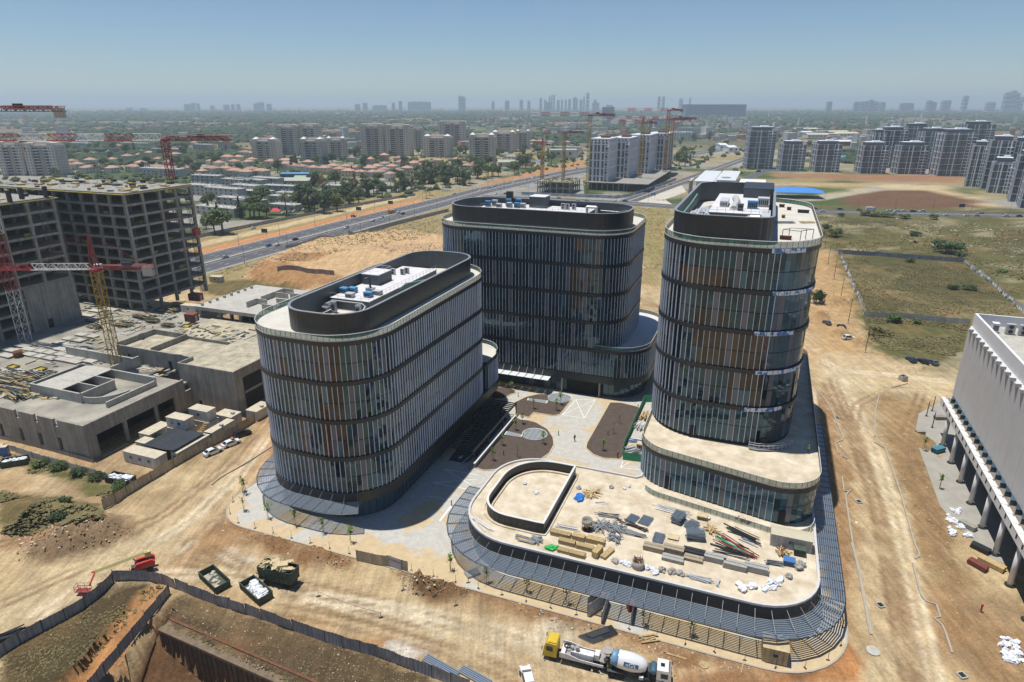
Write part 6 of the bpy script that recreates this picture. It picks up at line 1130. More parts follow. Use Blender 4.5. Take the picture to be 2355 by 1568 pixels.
def person(label, loc, rz, shirt, trousers, pose=0., h=1.75, hat=None):
    """standing figure: one skinned body, with helmet and clothes as parts"""
    th = T('person', label, 'person', loc, rz); k = h / 1.75
    V = [(0,0,.95),(0,0,1.2),(0,0,1.42),(0,.0,1.52),(0,.02,1.64),(0,.03,1.74),(.1,0,.9),(.11,.05*pose,.5),(.11,-.1*pose,.09),(.11,.1,.04),(-.1,0,.9),(-.11,-.1*pose,.5),(-.11,-.25*pose,.1),(-.11,.0,.04),(.2,0,1.4),(.26,-.02,1.12),(.24,.12,.88),(.235,.16,.8),(-.2,0,1.4),(-.26,.02,1.12),(-.25,.14,.9),(-.245,.18,.82)]
    E = [(0,1),(1,2),(2,3),(3,4),(4,5),(0,6),(6,7),(7,8),(8,9),(0,10),(10,11),(11,12),(12,13),(2,14),(14,15),(15,16),(16,17),(2,18),(18,19),(19,20),(20,21)]
    rad = [.15,.14,.15,.06,.1,.08,.1,.07,.05,.045,.1,.07,.05,.045,.07,.05,.038,.035,.07,.05,.038,.035]
    me_ = bpy.data.meshes.new('body'); me_.from_pydata([(x * k, y * k, z * k) for x, y, z in V], E, []); o = put('body', me_, th); sm = o.modifiers.new('s', 'SKIN'); o.modifiers.new('u', 'SUBSURF').levels = 1
    for i, r_ in enumerate(rad): me_.skin_vertices[0].data[i].radius = (r_ * k, r_ * k)
    me_.skin_vertices[0].data[0].use_root = True; o.modifiers['u'].render_levels = 1; me_.materials.append(trousers)
    b = MB(); b.lathe([(.17 * k, .92 * k), (.185 * k, 1.1 * k), (.2 * k, 1.35 * k), (.1 * k, 1.47 * k)], 10); b.build('shirt', shirt, th, smooth=True)
    b = MB(); blob(b, (0, .03 * k, 1.66 * k), .115 * k, 3, 3, 1.15, .02); hd = b.build('head', mat('skin', (.38, .22, .14), .7, 0, .05, 3), th, smooth=True)
    b = MB(); b.lathe([(.15 * k, 1.71 * k), (.135 * k, 1.76 * k), (.09 * k, 1.83 * k), (.02 * k, 1.85 * k)], 10); b.build('helmet', hat or M_NET, th, smooth=True); return th
M_VEST = mat('hi_vis', (.55, .60, .05), .7, 0, .1, 3); M_CLOD = mat('dark_cloth', (.025, .028, .035), .9, 0, .1, 3)
person('person in dark clothes and yellow helmet walking across the courtyard', (*g('S4', 1380, 798), .012), .4, M_CLOD, M_CLOD, 1.); person('worker in yellow vest at the right edge of the podium terrace', (*g('S8', 62, 730, LV[1] - .2), LV[1] - .22), 1., M_VEST, M_CLOD); person('worker in dark trousers standing between the pump and mixer trucks', gp('T2', 1645, 1255), 2., M_VEST, M_CLOD); person('red-shirted person beside the green mesh in the courtyard bed', (*g('S4', 1850, 985), .1), 1., M_REDP, M_CLOD)
# ================================================================ courtyard
pg_ = T('pergola', 'black slatted pergola over the driveway beside the left tower', 'pergola', W3(-57, 131, 0), wc=True)
for k in range(27): b = MB(); bb = 117.4 + k * 1.02; b.ab(-61, bb, 3.25, -54, bb + .34, 3.45); b.build('slat', M_DKST, pg_)
for a in (-61, -54): b = MB(); b.ab(a - .12, 117, 3.0, a + .12, 145, 3.5); b.build('beam', M_DKST, pg_)
for b_ in (117.4, 126, 135, 144.4): b = MB(); b.ab(-54.1, b_, 0, -53.9, b_ + .2, 3.1); b.build('post', M_DKST, pg_)
wl = T('low_wall', 'pale low wall along the planting bed under the pergola', 'wall', W3(-53, 129, 0), wc=True); b = MB(); b.ab(-53.5, 116.2, 0, -53.1, 142, 1.1); b.build('wall', M_CONCL, wl); b = MB(); b.ab(-53.55, 116.15, 1.1, -53.05, 142.05, 1.18); b.build('coping', M_RAIL, wl)
M_SKYL = mat('skylight_grey', (.33, .36, .38), .3, .2, .1, 1)
for k, (u, v, r_, lab) in enumerate(((945, 732, 3.1, 'round skylight with pale rim in the near planting bed'), (1215, 335, 3.2, 'round skylight with pale rim in the far planting bed'))):
    x, y = g('S4', u, v); th = T('skylight', lab, 'skylight', (x, y, .09), GRID)
    b = MB(); b.lathe([(r_ - .15, 0), (r_ - .15, .22), (r_, .25), (r_, 0)], 28); b.build('rim', M_RAIL, th)
    for i in range(5):
        b = MB(); w = 2 * r_ / 5 - .06; x0 = -r_ + .1 + i * (2 * r_ - .2) / 5; x1 = x0 + (2 * r_ - .2) / 5 - .06; y0, y1 = [math.sqrt(max(.05, (r_ - .15) ** 2 - t * t)) for t in (x0, x1)]; b.prism([(x0, -y0), (x1, -y1), (x1, y1), (x0, y0)], .08, .18); b.build('pane', M_SKYL, th)
for k, (q, lab) in enumerate((([(640, 698), (815, 738), (800, 762), (610, 735)], 'flat rectangular skylight beside the near round one'), ([(870, 338), (1095, 365), (1075, 395), (860, 360)], 'flat rectangular skylight beside the far round one'))):
    P = cr_('S4', *q); th = T('skylight', lab, 'skylight', (*P[0], .0), wc=True); b = MB(); b.prism(P, .09, .26); b.build('frame', M_RAIL, th); b = MB(); c = Vector((sum(p_[0] for p_ in P) / 4, sum(p_[1] for p_ in P) / 4)); b.sheet([tuple(c + (Vector(p_) - c) * .88) for p_ in P], .275); b.build('pane', M_SKYL, th)
gm = T('mesh_screen', 'green mesh barrier around the material store by the right tower', 'barrier', (*g('S4', 1900, 920), 0), wc=True)
P = resample(cr_('S4', (2235, 370), (2140, 372), (2105, 450), (2000, 690), (1900, 920), (1905, 1000), (2135, 1030)), 2.4, False)
for i in range(len(P) - 1): b = MB(); b.ring(offs(P[i:i + 2], .03, False), offs(P[i:i + 2], -.03, False), .05, 2.0, False); b.build('mesh_sheet', M_GREEN, gm); b = MB(); b.tube((*P[i], 0), (*P[i], 2.1), .04, 4); b.build('post', M_DKST, gm)
pile('timber_pile', 'yellow boards inside the green mesh barrier, far end', 'timber', (*g('S4', 2150, 540), .02), 26, 5, 2.4, 1.0, M_WOOD, 31, 1.15); pile('timber_pile', 'white and grey sheets inside the green mesh barrier', 'sheets', (*g('S4', 2110, 650), .02), 26, 4, 3, 1.2, [M_GREY, M_WHITE, M_STEEL], 32, 1.0); pile('timber_pile', 'grey tubes inside the green mesh barrier, near end', 'tubes', (*g('S4', 2010, 910), .02), 22, 4, 3, .8, [M_STEEL, M_GREY], 33, .4); boxthing('crate_box', 'brown crate inside the green mesh barrier', 'crate', (*g('S4', 2110, 890), .02), 2.2, 1.6, 1.5, M_BOARD)
pile('timber_pile', 'white and blue wrapped sheets inside the green mesh barrier', 'sheets', (*g('S4', 2060, 800), .02), 10, 5, 1.4, .5, [M_WHITE, M_BLUE, M_WHITE], 34, -.2)
# young trees with stakes
M_LEAF = mat('sapling_leaf', (.14, .22, .035), .6, 0, .3, 3); M_BARK = mat('bark', (.10, .07, .045), .9, 0, .3, 3)
def sapling(label, loc, seed, h=3.2, group=None, bare=False):
    r = random.Random(seed); th = T('sapling', label, 'young tree', loc, r.uniform(0, 6), group); b = MB(); b.tube((0, 0, 0), (.05, .03, h * .55), .045, 5, .035); b.tube((.05, .03, h * .55), (0, .05, h), .035, 5, .012)
    for k in range(5): z = h * r.uniform(.5, .85); a = r.uniform(0, 6.3); b.tube((.03, .03, z), (.5 * math.cos(a), .5 * math.sin(a), z + .45), .018, 4, .008)
    b.build('trunk', M_BARK, th); b = MB()
    for k in range(14 if bare else 90):
        a, rr_, z = r.uniform(0, 6.3), abs(r.gauss(0, .36)), h * r.uniform(.62, 1.08); c = Vector((rr_ * math.cos(a), rr_ * math.sin(a), z)); u = Vector((r.gauss(0, 1), r.gauss(0, 1), r.gauss(0, .6))).normalized() * .17; w = u.orthogonal().normalized() * .11; b.add([tuple(c - u), tuple(c + w), tuple(c + u), tuple(c - w)], [(0, 1, 2, 3)])
    b.build('crown', M_LEAF, th)
    for s in (-.35, .35): b = MB(); b.tube((s, .1, 0), (s, .1, 1.7), .03, 4); b.build('stake', M_WOOD, th)
k = 0
for c, u, v, lab in (('S4', 1690, 905, 'in the right courtyard bed with yellow leaves'), ('S4', 1865, 605, 'bare one at the back of the right courtyard bed'), ('S4', 1800, 720, 'bare one in the middle of the right courtyard bed'), ('S4', 490, 1010, 'nearest the red post by the driveway'), ('S4', 760, 980, 'bare one in the near bed'), ('S4', 590, 845, 'by the low wall in the near bed'), ('S4', 735, 682, 'by the low wall behind the near bed'), ('S4', 1035, 830, 'at the round skylight of the near bed'), ('S4', 810, 612, 'at the back of the near bed'), ('S4', 930, 448, 'left one in the far bed'), ('S4', 1180, 465, 'right one in the far bed'), ('S4', 690, 270, 'beside the middle tower entrance'), ('S4', 1225, 405, 'behind the far round skylight'),
    ('T1', 1075, 220, 'in front of the left tower nearest the gate fence'), ('T1', 805, 130, 'in front of the left tower, second from the gate'), ('T1', 540, 60, 'in front of the left tower, third from the gate'), ('S3', 255, 1200, 'in front of the left tower by the green tape'), ('S3', 35, 1130, 'at the left corner of the paving'), ('S3', 25, 960, 'at the left edge of the paving behind the corner'), ('S1', 2060, 930, 'beside the dirt trench left of the tower'), ('T1', 2040, 490, 'at the left end of the annex canopy'),
    ('T2', 460, 380, 'in front of the annex canopy, first from left'), ('T2', 850, 475, 'in front of the annex canopy, second from left'), ('T2', 1240, 590, 'in front of the annex canopy, third from left'), ('T2', 1990, 800, 'in front of the annex canopy right of the red bins'), ('T3', 610, 1140, 'in front of the annex canopy left of the guard hut'), ('T3', 1790, 960, 'at the right corner of the annex canopy'), ('S8', 1095, 1010, 'beside the columns of the grey building on the right'), ('S8', 970, 710, 'near the blue tank at the grey building')):
    p_ = gp(c, u, v); sapling('staked sapling ' + lab, (p_[0], p_[1], max(p_[2], .0)), 60 + k, rnd.uniform(2.7, 3.6), 'staked saplings', 'bare' in lab); k += 1
for k, (c, u, v, lab) in enumerate((('S4', 1204, 735, 'in the middle of the courtyard'), ('S4', 1743, 735, 'in the right courtyard bed'), ('S4', 607, 955, 'in the near bed'), ('S4', 765, 310, 'by the middle tower canopy'), ('S4', 532, 245, 'by the corner of the left tower'), ('S4', 645, 690, 'at the low wall'), ('S4', 2070, 440, 'near the middle tower corner'), ('S3', 1885, 1080, 'by the barrier line on the driveway'))):
    x, y = g(c, u, v); th = T('bollard_light', f'black bollard light {lab}', 'bollard', (x, y, .1 if 'bed' in lab else 0)); b = MB(); b.lathe([(.14, 0), (.14, .05), (.09, .06), (.09, 1.0)], 8); b.build('post', M_DKST, th); b = MB(); b.lathe([(.11, 1.0), (.12, 1.06), (.12, 1.15), (.04, 1.2)], 8); b.build('cap', M_DKST, th)
x, y = g('S4', 235, 1100); th = T('hydrant', 'red hydrant post beside the driveway', 'hydrant', (x, y, 0)); b = MB(); b.lathe([(.2, 0), (.2, .08), (.12, .1), (.12, .9), (.17, .95), (.15, 1.15), (.03, 1.22)], 10); b.build('post', M_REDP, th); b = MB(); b.tube((-.25, 0, .75), (.25, 0, .75), .07, 6); b.build('outlet', M_REDP, th)
x, y, _ = gp('T4', 1515, 890); th = T('hydrant', 'red hydrant post on the dirt near the grey building', 'hydrant', (x, y, 0)); b = MB(); b.lathe([(.2, 0), (.2, .08), (.12, .1), (.12, 1.1), (.2, 1.15), (.2, 1.4), (.03, 1.45)], 10); b.build('post', M_REDP, th)
q = MB(); q.tube((0, 0, 0), (.03, 0, 1.5), .035, 4); q.box(0, 0, .05, .5, .2, .1); STK = q.mesh('fence_stake', M_DKST)
for k, p_ in enumerate(p_ for p_ in resample(offs(resample(PAVE, 1.5), -.5), 4.2) if AB(*p_)[1] < 100): tag(put('fence_stake', STK, None, (*p_, .0), k), f'thin dark stake on the paving edge, {nth(k)} along the edge', 'stake', 'stakes along the paving')
# ================================================================ material stored on the annex roof
zR = 5.98
def stack(label, c, u, v, lx, ly, lz, rz, m, n=(6, 5), cat='timber', name='timber_stack', z=zR, gap=.86):
    x, y = g(c, u, v, z + .3); th_ = MB(); r = random.Random(int(u + v)); a, h_ = n
    for i in range(a):
        for j in range(h_): th_.box(r.uniform(-.06, .06), -ly / 2 + ly * (i + .5) / a, .12 + lz * (j + .5) / h_, lx * r.uniform(.95, 1.02), ly / a * gap, lz / h_ * gap)
    for s in (-.35, .35): th_.box(s * lx, 0, .06, .12, ly, .12)
    o = put(name, th_.mesh(name, m), None, (x, y, z), rz); return tag(o, label, cat)
G1 = GRID - .02
for k, (u, v, lx, ly, lz, rz, lab) in enumerate(((1225, 795, 3.6, 1.1, .7, G1, 'back left of the timber group'), (1410, 830, 2.2, 1.2, .8, G1, 'back middle of the timber group'), (1580, 865, 3.2, 1.2, .8, G1, 'back right of the timber group'), (1290, 880, 2.9, 1.0, .7, G1, 'second row left'), (1475, 930, 3.0, 1.0, .7, G1, 'second row right'), (1255, 960, 2.0, 1.0, .5, G1, 'front left by the green sheet'), (1395, 1000, 2.7, 1.0, .6, G1, 'front middle of the timber group'), (1597, 985, 2.4, 1.0, 1.1, G1 + 1.35, 'upright pile end-on at the right of the timber group'), (1700, 985, 3.0, 1.0, .4, G1 + 1.25, 'loose slanted boards right of the timber group'))): stack(f'yellow timber stack, {lab}', 'S5', u, v, lx, ly, lz, rz, M_WOOD, (6, 4))
M_PANL = mat('weathered_ply', (.34, .28, .2), .85, 0, .2, 2); M_PANG = mat('grey_panel', (.36, .35, .32), .8, .1, .15, 2)
for k, (u, v, lx, lz, m_, lab) in enumerate(((275, 335, 3.4, .8, M_PANL, 'first of the row from left'), (455, 355, 3.4, .9, M_PANL, 'second of the row'), (450, 430, 3.4, .5, M_PANG, 'pale pile in front of the second one'), (645, 375, 3.5, .7, M_DKST, 'third of the row'), (640, 425, 3.0, .4, M_PANL, 'low brown pile before the third one'), (840, 435, 3.5, .9, M_PANG, 'fourth of the row'), (1020, 500, 3.6, .9, M_PANG, 'fifth of the row'), (1215, 530, 3.6, 1.0, M_PANG, 'sixth of the row, nearest the corner'))): stack(f'stack of long formwork panels, {lab}', 'T3', u, v, lx, 1.5, lz, G1, m_, (2, 7), 'formwork', 'panel_stack')
def grating(label, u, v, n, rz, lx=2.4, ly=1.7, c='T3', tilt=.12):
    x, y = g(c, u, v, zR + .2); b = MB(); r = random.Random(u)
    for j in range(n):
        a = r.uniform(-tilt, tilt); t = MB(); [t.box(-lx / 2 + lx * i / 13, 0, 0, .09, ly, .05) for i in range(14)]; t.box(0, ly / 2, 0, lx, .07, .07); t.box(0, -ly / 2, 0, lx, .07, .07); t.xf(Matrix.Translation((r.uniform(-.1, .1), r.uniform(-.1, .1), .08 + j * .13)) @ Matrix.Rotation(a, 4, 'Z')); b.add(t.v, t.f)
    o = put('louver_frame', b.mesh('louver_frame', M_LOUV), None, (x, y, zR), rz); tag(o, label, 'louver frames')
grating('tall stack of grey louver frames, back left', 500, 75, 11, .9); grating('scattered louver frames leaning on the stack', 625, 120, 4, .2, tilt=.5); grating('tall stack of grey louver frames, front', 655, 235, 12, -.1, 2.9); grating('pair of dark louver frames lying flat with planks', 315, 235, 3, 1.2); grating('single grey louver frame lying flat, left', 75, 60, 2, .9, 2.6, 1.6); grating('pale louver frame lying flat, right of the grey one', 200, 75, 2, 1.1, 2.6, 1.9)
rr = random.Random(77)
for k, (c, u, v, l_, n_, m_, rz, lab) in enumerate((('T3', 1010, 310, 8, 12, [M_DKST, M_DKST, M_REDP, M_GREEN], -.75, 'long dark, red and green tubes strewn across the roof'), ('T3', 1090, 195, 7, 9, [M_DKST], -.65, 'dark tubes near the glass balustrade'), ('T3', 1150, 275, 3.5, 3, [M_DKST, M_BLUE], -.6, 'short dark beams with a blue end'), ('T3', 990, 375, 7, 8, [M_DKST], -.35, 'bundle of black pipes in front of the red tube'), ('S5', 1720, 600, 5, 7, [M_STEEL, M_DKST], -.1, 'grey profiles beside the louver frames'), ('S5', 1950, 690, 7, 6, [M_DKST, M_RUST], -.5, 'long dark bars in front of the louver frames'), ('S5', 1640, 710, 4, 26, [M_STEEL], -.3, 'heap of silver scaffold tubes, left'), ('S5', 1790, 735, 4, 26, [M_STEEL], -.3, 'heap of silver scaffold tubes, middle'), ('S5', 1980, 790, 4, 18, [M_STEEL], -.3, 'heap of silver scaffold tubes, right'), ('S5', 1780, 840, 3, 24, [M_STEEL, M_DKST], -.3, 'grey tube pile behind the bags'), ('S5', 1540, 375, 4, 26, [M_WOOD, M_BOARD], -.5, 'messy heap of wooden laths beside the blue tarp'), ('S5', 420, 690, 6, 4, [M_WHITE], -.85, 'white gutter lengths on the left roof edge'), ('S5', 870, 850, 4, 16, [M_WOOD, M_STEEL, M_BOARD], -.4, 'mixed scrap in front of the roof screen'), ('S5', 980, 850, 2.4, 30, [M_STEEL], .4, 'tangle of silver tubes at the screen corner'), ('S5', 1640, 470, 2.6, 3, [M_GREY], 0, 'grey profile frame on the open roof'), ('S5', 1290, 720, 5, 4, [M_GREY], -.05, 'pale metal sheets behind the timber group'), ('T3', 700, 610, 4, 12, [M_GREY, M_STEEL], -.3, 'wrapped bundles near the front rim'), ('T3', 860, 650, 1.6, 10, [M_GREY], 1.3, 'small wrapped bundle near the front rim'), ('T3', 1390, 470, 3, 16, [M_STEEL, M_DKST], -.1, 'dark tube rack near the corner'), ('T3', 1470, 380, 3, 20, [M_WOOD, M_RUST], .5, 'brown scrap wood in front of the shed'), ('S6', 470, 1075, 7, 8, [M_WHITE, M_GREY], -.45, 'white profiles along the glass balustrade'), ('T3', 810, 170, 3, 24, [M_WOOD], .5, 'heap of yellow wooden frames'))):
    x, y = g(c, u, v, zR + .2); pile('bar_heap', lab, 'building material', (x, y, zR + .02), n_, l_, l_ * .3 if n_ < 20 else l_ * .45, .35 if n_ < 20 else .5, m_, 300 + k, rz + GRID * .3, layers=n_ < 20, thin=.09)
for k, (c, u, v, r_, m_) in enumerate(sorted((('T3', 40, 480, .55, 0), ('T3', 15, 455, .5, 0), ('T3', 215, 510, .6, 0), ('T3', 270, 530, .55, 0), ('T3', 350, 530, .7, 1), ('T3', 440, 545, .7, 1), ('T3', 520, 560, .65, 1), ('T3', 1090, 700, .8, 0), ('T3', 1180, 680, .7, 0), ('T3', 1350, 640, .6, 0), ('T3', 1400, 650, .65, 0), ('T3', 1440, 620, .6, 0), ('T3', 1380, 690, .55, 0), ('T3', 1290, 700, .6, 0), ('T3', 1330, 690, .5, 0), ('T3', 1520, 590, .7, 1), ('T3', 1600, 500, .9, 1), ('T3', 1630, 480, .8, 1), ('T3', 1060, 660, .6, 0), ('S5', 1850, 1080, .55, 0), ('S5', 1920, 1090, .5, 0), ('S5', 1780, 1060, .6, 1), ('S5', 2190, 1180, .5, 0), ('S5', 2110, 1130, .5, 0), ('S5', 980, 370, .5, 0), ('S5', 860, 270, .5, 0), ('S5', 1920, 300, .45, 0), ('S5', 1870, 325, .4, 0), ('S5', 1410, 315, .5, 1), ('S5', 1740, 310, .5, 1), ('S6', 770, 1130, .6, 0), ('S6', 820, 1150, .6, 0), ('S6', 740, 1140, .5, 1)), key=sx_)):
    x, y = g(c, u, v, zR + .3); d_ = Vector(AB(x, y)); bag(f'{("white", "grey")[m_]} building bag on the annex roof, {nth(k)} from the left of all the bags there', (x, y, zR), r_ * .8, 500 + k, (M_BAG, mat('grey_bag', (.34, .32, .29), .8, 0, .25, 3, .4, 5))[m_], 'bags on the annex roof', .9)
x, y = g('S5', 1415, 430, zR); b = MB(); blob(b, (0, 0, .15), 1.0, 4, 3, .5, .3); b.v = [(vx, vy * 1.3, max(0, vz)) for vx, vy, vz in b.v]; o = put('tarpaulin', b.mesh('tarpaulin', mat('blue_tarp', (.02, .16, .55), .5, 0, .1, 2), False), None, (x, y, zR)); tag(o, 'crumpled bright blue tarpaulin on the annex roof', 'tarpaulin')
x, y = g('S5', 1140, 940, zR); b = MB(); blob(b, (0, 0, .15), .9, 5, 3, .5, .3); b.v = [(vx * 1.3, vy * .8, max(0, vz)) for vx, vy, vz in b.v]; o = put('tarpaulin', b.mesh('tarpaulin', mat('green_tarp', (.03, .38, .08), .5, 0, .1, 2), False), None, (x, y, zR)); tag(o, 'crumpled bright green sheet beside the timber group', 'tarpaulin')
x, y = g('S5', 1490, 745, zR); th = T('concrete_bucket', 'steel concrete bucket standing on the annex roof', 'concrete bucket', (x, y, zR)); b = MB(); b.lathe([(.3, .5), (.95, 1.4), (.95, 2.1), (.88, 2.1), (.85, 1.5), (.2, .7)], 16); b.build('bowl', M_DIRTY, th, smooth=True); b = MB(); b.lathe([(.9, 0), (.95, .08), (.75, .08)], 14); b.build('base_ring', M_RUST, th)
for k in range(4): a = k * math.pi / 2; b = MB(); b.tube((.8 * math.cos(a), .8 * math.sin(a), .05), (.85 * math.cos(a), .85 * math.sin(a), 1.5), .05, 4); b.build('leg', M_RUST, th)
x, y = g('S5', 2008, 1130, zR); th = T('round_skip', 'round rusty tub full of twisted metal on the annex roof', 'tub', (x, y, zR)); b = MB(); b.lathe([(.85, 0), (.95, .1), (.98, 1.3), (.9, 1.3), (.85, .2)], 16); b.build('wall', M_DIRTY, th, smooth=True); b = MB(); rr = random.Random(6); [b.tube((rr.uniform(-.7, .7), rr.uniform(-.7, .7), 1.0), (rr.uniform(-.8, .8), rr.uniform(-.8, .8), 1.7), .05, 4) for _ in range(20)]; b.build('scrap', M_RUST, th, kind='stuff')
x, y = W(10.9, 103.2); cabin('cream site shed with corrugated roof on the annex roof by the right rim', x, y, zR, 6.4, 2.6, 2.3, GRID, m=mat('shed_cream', (.46, .44, .40), .8, 0, .1, 2, streak=.2), mr_=mat('shed_roof', (.5, .45, .33), .8, 0, .12, 3), win=1, gable=.45, door=False)
for k, (u, v, m_, lab) in enumerate(((1610, 390, M_FORM, 'dark open box beside the shed'), (1515, 480, M_BLUE, 'dark blue tank near the right corner of the annex roof'), (720, 60, M_BOARD, 'brown rubbish crate by the glass balustrade'), (455, 240, M_BOARD, 'yellow pallet on the annex roof'))): x, y = g('T3', u, v, zR); boxthing('site_box', lab, 'box', (x, y, zR), 1.7, 1.3, (1.1, .8, .6, .1)[k], m_)
pile('pallet', 'brown slatted pallet on the terrace behind the glass balustrade', 'pallet', (*g('S6', 1165, 1180, 6.0), 6.0), 9, 1.2, 3, .12, M_BROWN, 91, GRID + 1.2)
# ================================================================ grey building on the right
RB = T('grey_building', 'grey pleated-wall building with round columns and raised walkway at the right edge', 'building', W3(55, 130, 0), wc=True); M_RBW = mat('pleated_wall', (.57, .565, .56), .75, 0, .05, .3, streak=.05); M_RBP = mat('grey_white_paint', (.72, .72, .72), .6, 0, .05, .4)
b0, b1, p_ = 60., 172., 3.0; n = int((b1 - b0) / p_)
for k in range(n):
    bb = b1 - k * p_; b = MB(); b.ab(47.5, bb - p_ + .01, 10.5, 47.9, bb - .01, 27.2); b.build('wall_panel', M_RBW, RB); b = MB(); b.prism([W(47.9, bb - p_), W(46.8, bb - p_), W(47.8, bb), W(47.9, bb)][::-1], 27.22, 27.9); b.build('wall_tooth', M_RBW, RB)
    b = MB(); b.prism([W(47.9, bb - p_), W(46.7, bb - p_), W(47.7, bb), W(47.9, bb)][::-1], 9.4, 10.45); b.build('glass_pleat', M_GLASSB, RB)
b = MB(); b.ab(47.9, b0, 9.4, 90, b1, 27.9); b.build('core_wall', M_RBW, RB); b = MB(); b.ab(47.95, b0, 27.9, 48.45, b1, 31.0); b.build('parapet', M_RBP, RB); b = MB(); b.ab(48.45, b1 - .5, 27.9, 90, b1, 31.0); b.build('parapet', M_RBP, RB)
b = MB(); b.ab(48.45, b0, 27.9, 90, b1 - .5, 28.5); b.build('roof', M_CONCL, RB); b = MB(); b.ab(50.6, b0, .0, 90, b1 - 2, 9.4); b.build('ground_floor', M_DARK, RB)
for k in range(34): b = MB(); bb = b1 - 3 - k * 3; b.ab(50.5, bb - 2.9, .1, 50.6, bb, 9.0); b.build('shopfront_pane', M_GLASSB, RB)
b = MB(); b.ab(45.4, b0, 7.8, 46.3, b1 + .2, 9.5); b.build('edge_beam', M_RBP, RB); b = MB(); b.ab(46.3, b0, 9.1, 47.9, b1 + .2, 9.38); b.build('walkway', mat('walkway_brown', (.22, .18, .14), .8, 0, .1, 1), RB)
for k in range(36): b = MB(); bb = b1 - 1 - k * 3; b.ab(45.35, bb - 2.3, 9.5, 46.5, bb, 9.6); b.build('coping', M_RAIL, RB); b = MB(); b.ab(45.2, bb - 2.65, 8.6, 45.38, bb - 2.5, 9.5); b.build('bracket', M_DKST, RB)
for k in range(13):
    bb = 165 - k * 8.55; x, y = W(46.1, bb); b = MB(); b.lathe([(.46, .15), (.46, 7.8)], 16, (x, y, 0)); c_ = b.build('column', M_RBP, RB, smooth=True); b = MB(); b.lathe([(.75, 0), (.75, .2)], 16, (x, y, 0)); b.build('column_base', M_DKST, c_)
for k in range(4): ac(f'large air conditioner row on the grey building roof, {nth(k)} from left', W3(53.5 + k * 2.4, 166, 28.5), GRID, 1.7, 'air conditioners on the grey building')
boxthing('metal_cabinet', 'white upright vent box at the corner of the grey building roof', 'vent', W3(50.8, 166.5, 28.5), 1.2, 1.4, 2.0, M_RBP); boxthing('roof_house', 'white plant house with railing on the grey building roof', 'roof house', W3(58.5, 153, 28.5), 7, 9, 3.0, M_RBP)
b = MB(); c_ = [(54.9, 148.4), (62.1, 148.4), (62.1, 157.6), (54.9, 157.6)]
for h in (.5, 1.0): b.pipe([W3(*q, 31.8 + h) for q in c_], .05, 4, True)
for q in c_: b.tube(W3(*q, 31.7), W3(*q, 32.8), .05, 4)
thing_mb('roof_railing', 'white railing on top of the plant house of the grey building', 'railing', b, M_RAIL)
for k in range(3): pipes(f'grey duct on the roof of the grey building, {nth(k)} from back', [W3(54, 140 - k * 9, 29.2), W3(60, 142 - k * 9, 29.2), W3(70, 142 - k * 9, 29.2)], .4, M_UNIT, 'duct')
# things along its pavement
rr = random.Random(12)
for c, us, lab, n_ in (('S8', (1130, 1280, 1170, 1390), 'heap beside the columns', 30), ('T4', (1690, 1880, 1150, 1380), 'heap at the lower right corner', 26)):
    for k, (u, v) in enumerate(sorted((rr.uniform(us[0], us[1]), rr.uniform(us[2], us[3])) for _ in range(n_))): u += (v - us[2]) * .25; q = gp(c, u, v); bag(f'white rubble bag in the {lab}, {nth(k)} from its left', q, rr.uniform(.32, .5), 700 + k, group='white bag ' + lab)
for c, u, v, lx, m_, rz, lab in (('S8', 1315, 1300, 3, M_DIRTY, -1.1, 'grey sacks on a pallet beside the white bag heap'), ('S8', 1415, 1480, 3, M_DKST, -1.0, 'dark pile of frames by the columns'), ('T4', 1620, 430, 4, M_WOOD, -1.0, 'yellow timber stack by the columns'), ('T4', 1490, 440, 3, M_BROWN, -1.1, 'brown boards beside the yellow timber'), ('S8', 1100, 455, 3, M_CONC, 0, 'grey slab lying near the first column'), ('S8', 940, 570, 2, M_DIRTY, 0, 'dark pallet near the blue tank')):
    x, y, z = gp(c, u, v); stack(lab, c, u, v, lx, 1.4, .8, rz, m_, (4, 3), 'building material', 'material_stack', z=.0)
x, y = g('S8', 1080, 720); boxthing('water_tank', 'blue-grey tank lying on the pavement by the columns', 'tank', (x, y, 0), 1.4, 3, 1.0, mat('tank_petrol', (.05, .2, .28), .6, 0, .1, 2), -1.2)
for k, (u, v) in enumerate(((990, 440), (1035, 400), (1035, 530))): x, y = g('S8', u, v); b = MB(); b.tube((0, 0, 0), (.05, 0, 4.2), .12, 6, .1); b.lathe([(.3, 0), (.3, .2)], 8); o = put('steel_post', b.mesh('steel_post', M_RUST), None, (x, y, 0)); tag(o, f'rusty upright post by the pavement, {nth(k)} from left', 'post')
for k, (c, u, v, l) in enumerate((('S8', 805, 160, 'square concrete manhole chamber on the dirt junction'), ('S8', 460, 1115, 'small grey manhole frame on the right dirt road'), ('S8', 290, 455, 'small grey manhole frame left of the right dirt road'), ('T4', 545, 830, 'broken wooden manhole frame on the right dirt road'), ('T4', 1335, 1510, 'black manhole opening with pale frame at the bottom'))):
    x, y, z = gp(c, u, v); s = 1.7 if k == 0 else 1.0; h_ = 1.5 if k == 0 else .25; th = T('manhole', l, 'manhole', (x, y, z), .2)
    for dx, dy, sx, sy in ((0, -s / 2, s, .15), (0, s / 2, s, .15), (-s / 2, 0, .15, s - .15), (s / 2, 0, .15, s - .15)): b = MB(); b.box(dx, dy, h_ / 2, sx, sy, h_); b.build('wall', M_CONCL, th)
    b = MB(); b.box(0, 0, h_ * .3, s - .15, s - .15, .05); b.build('floor', M_DARK, th)
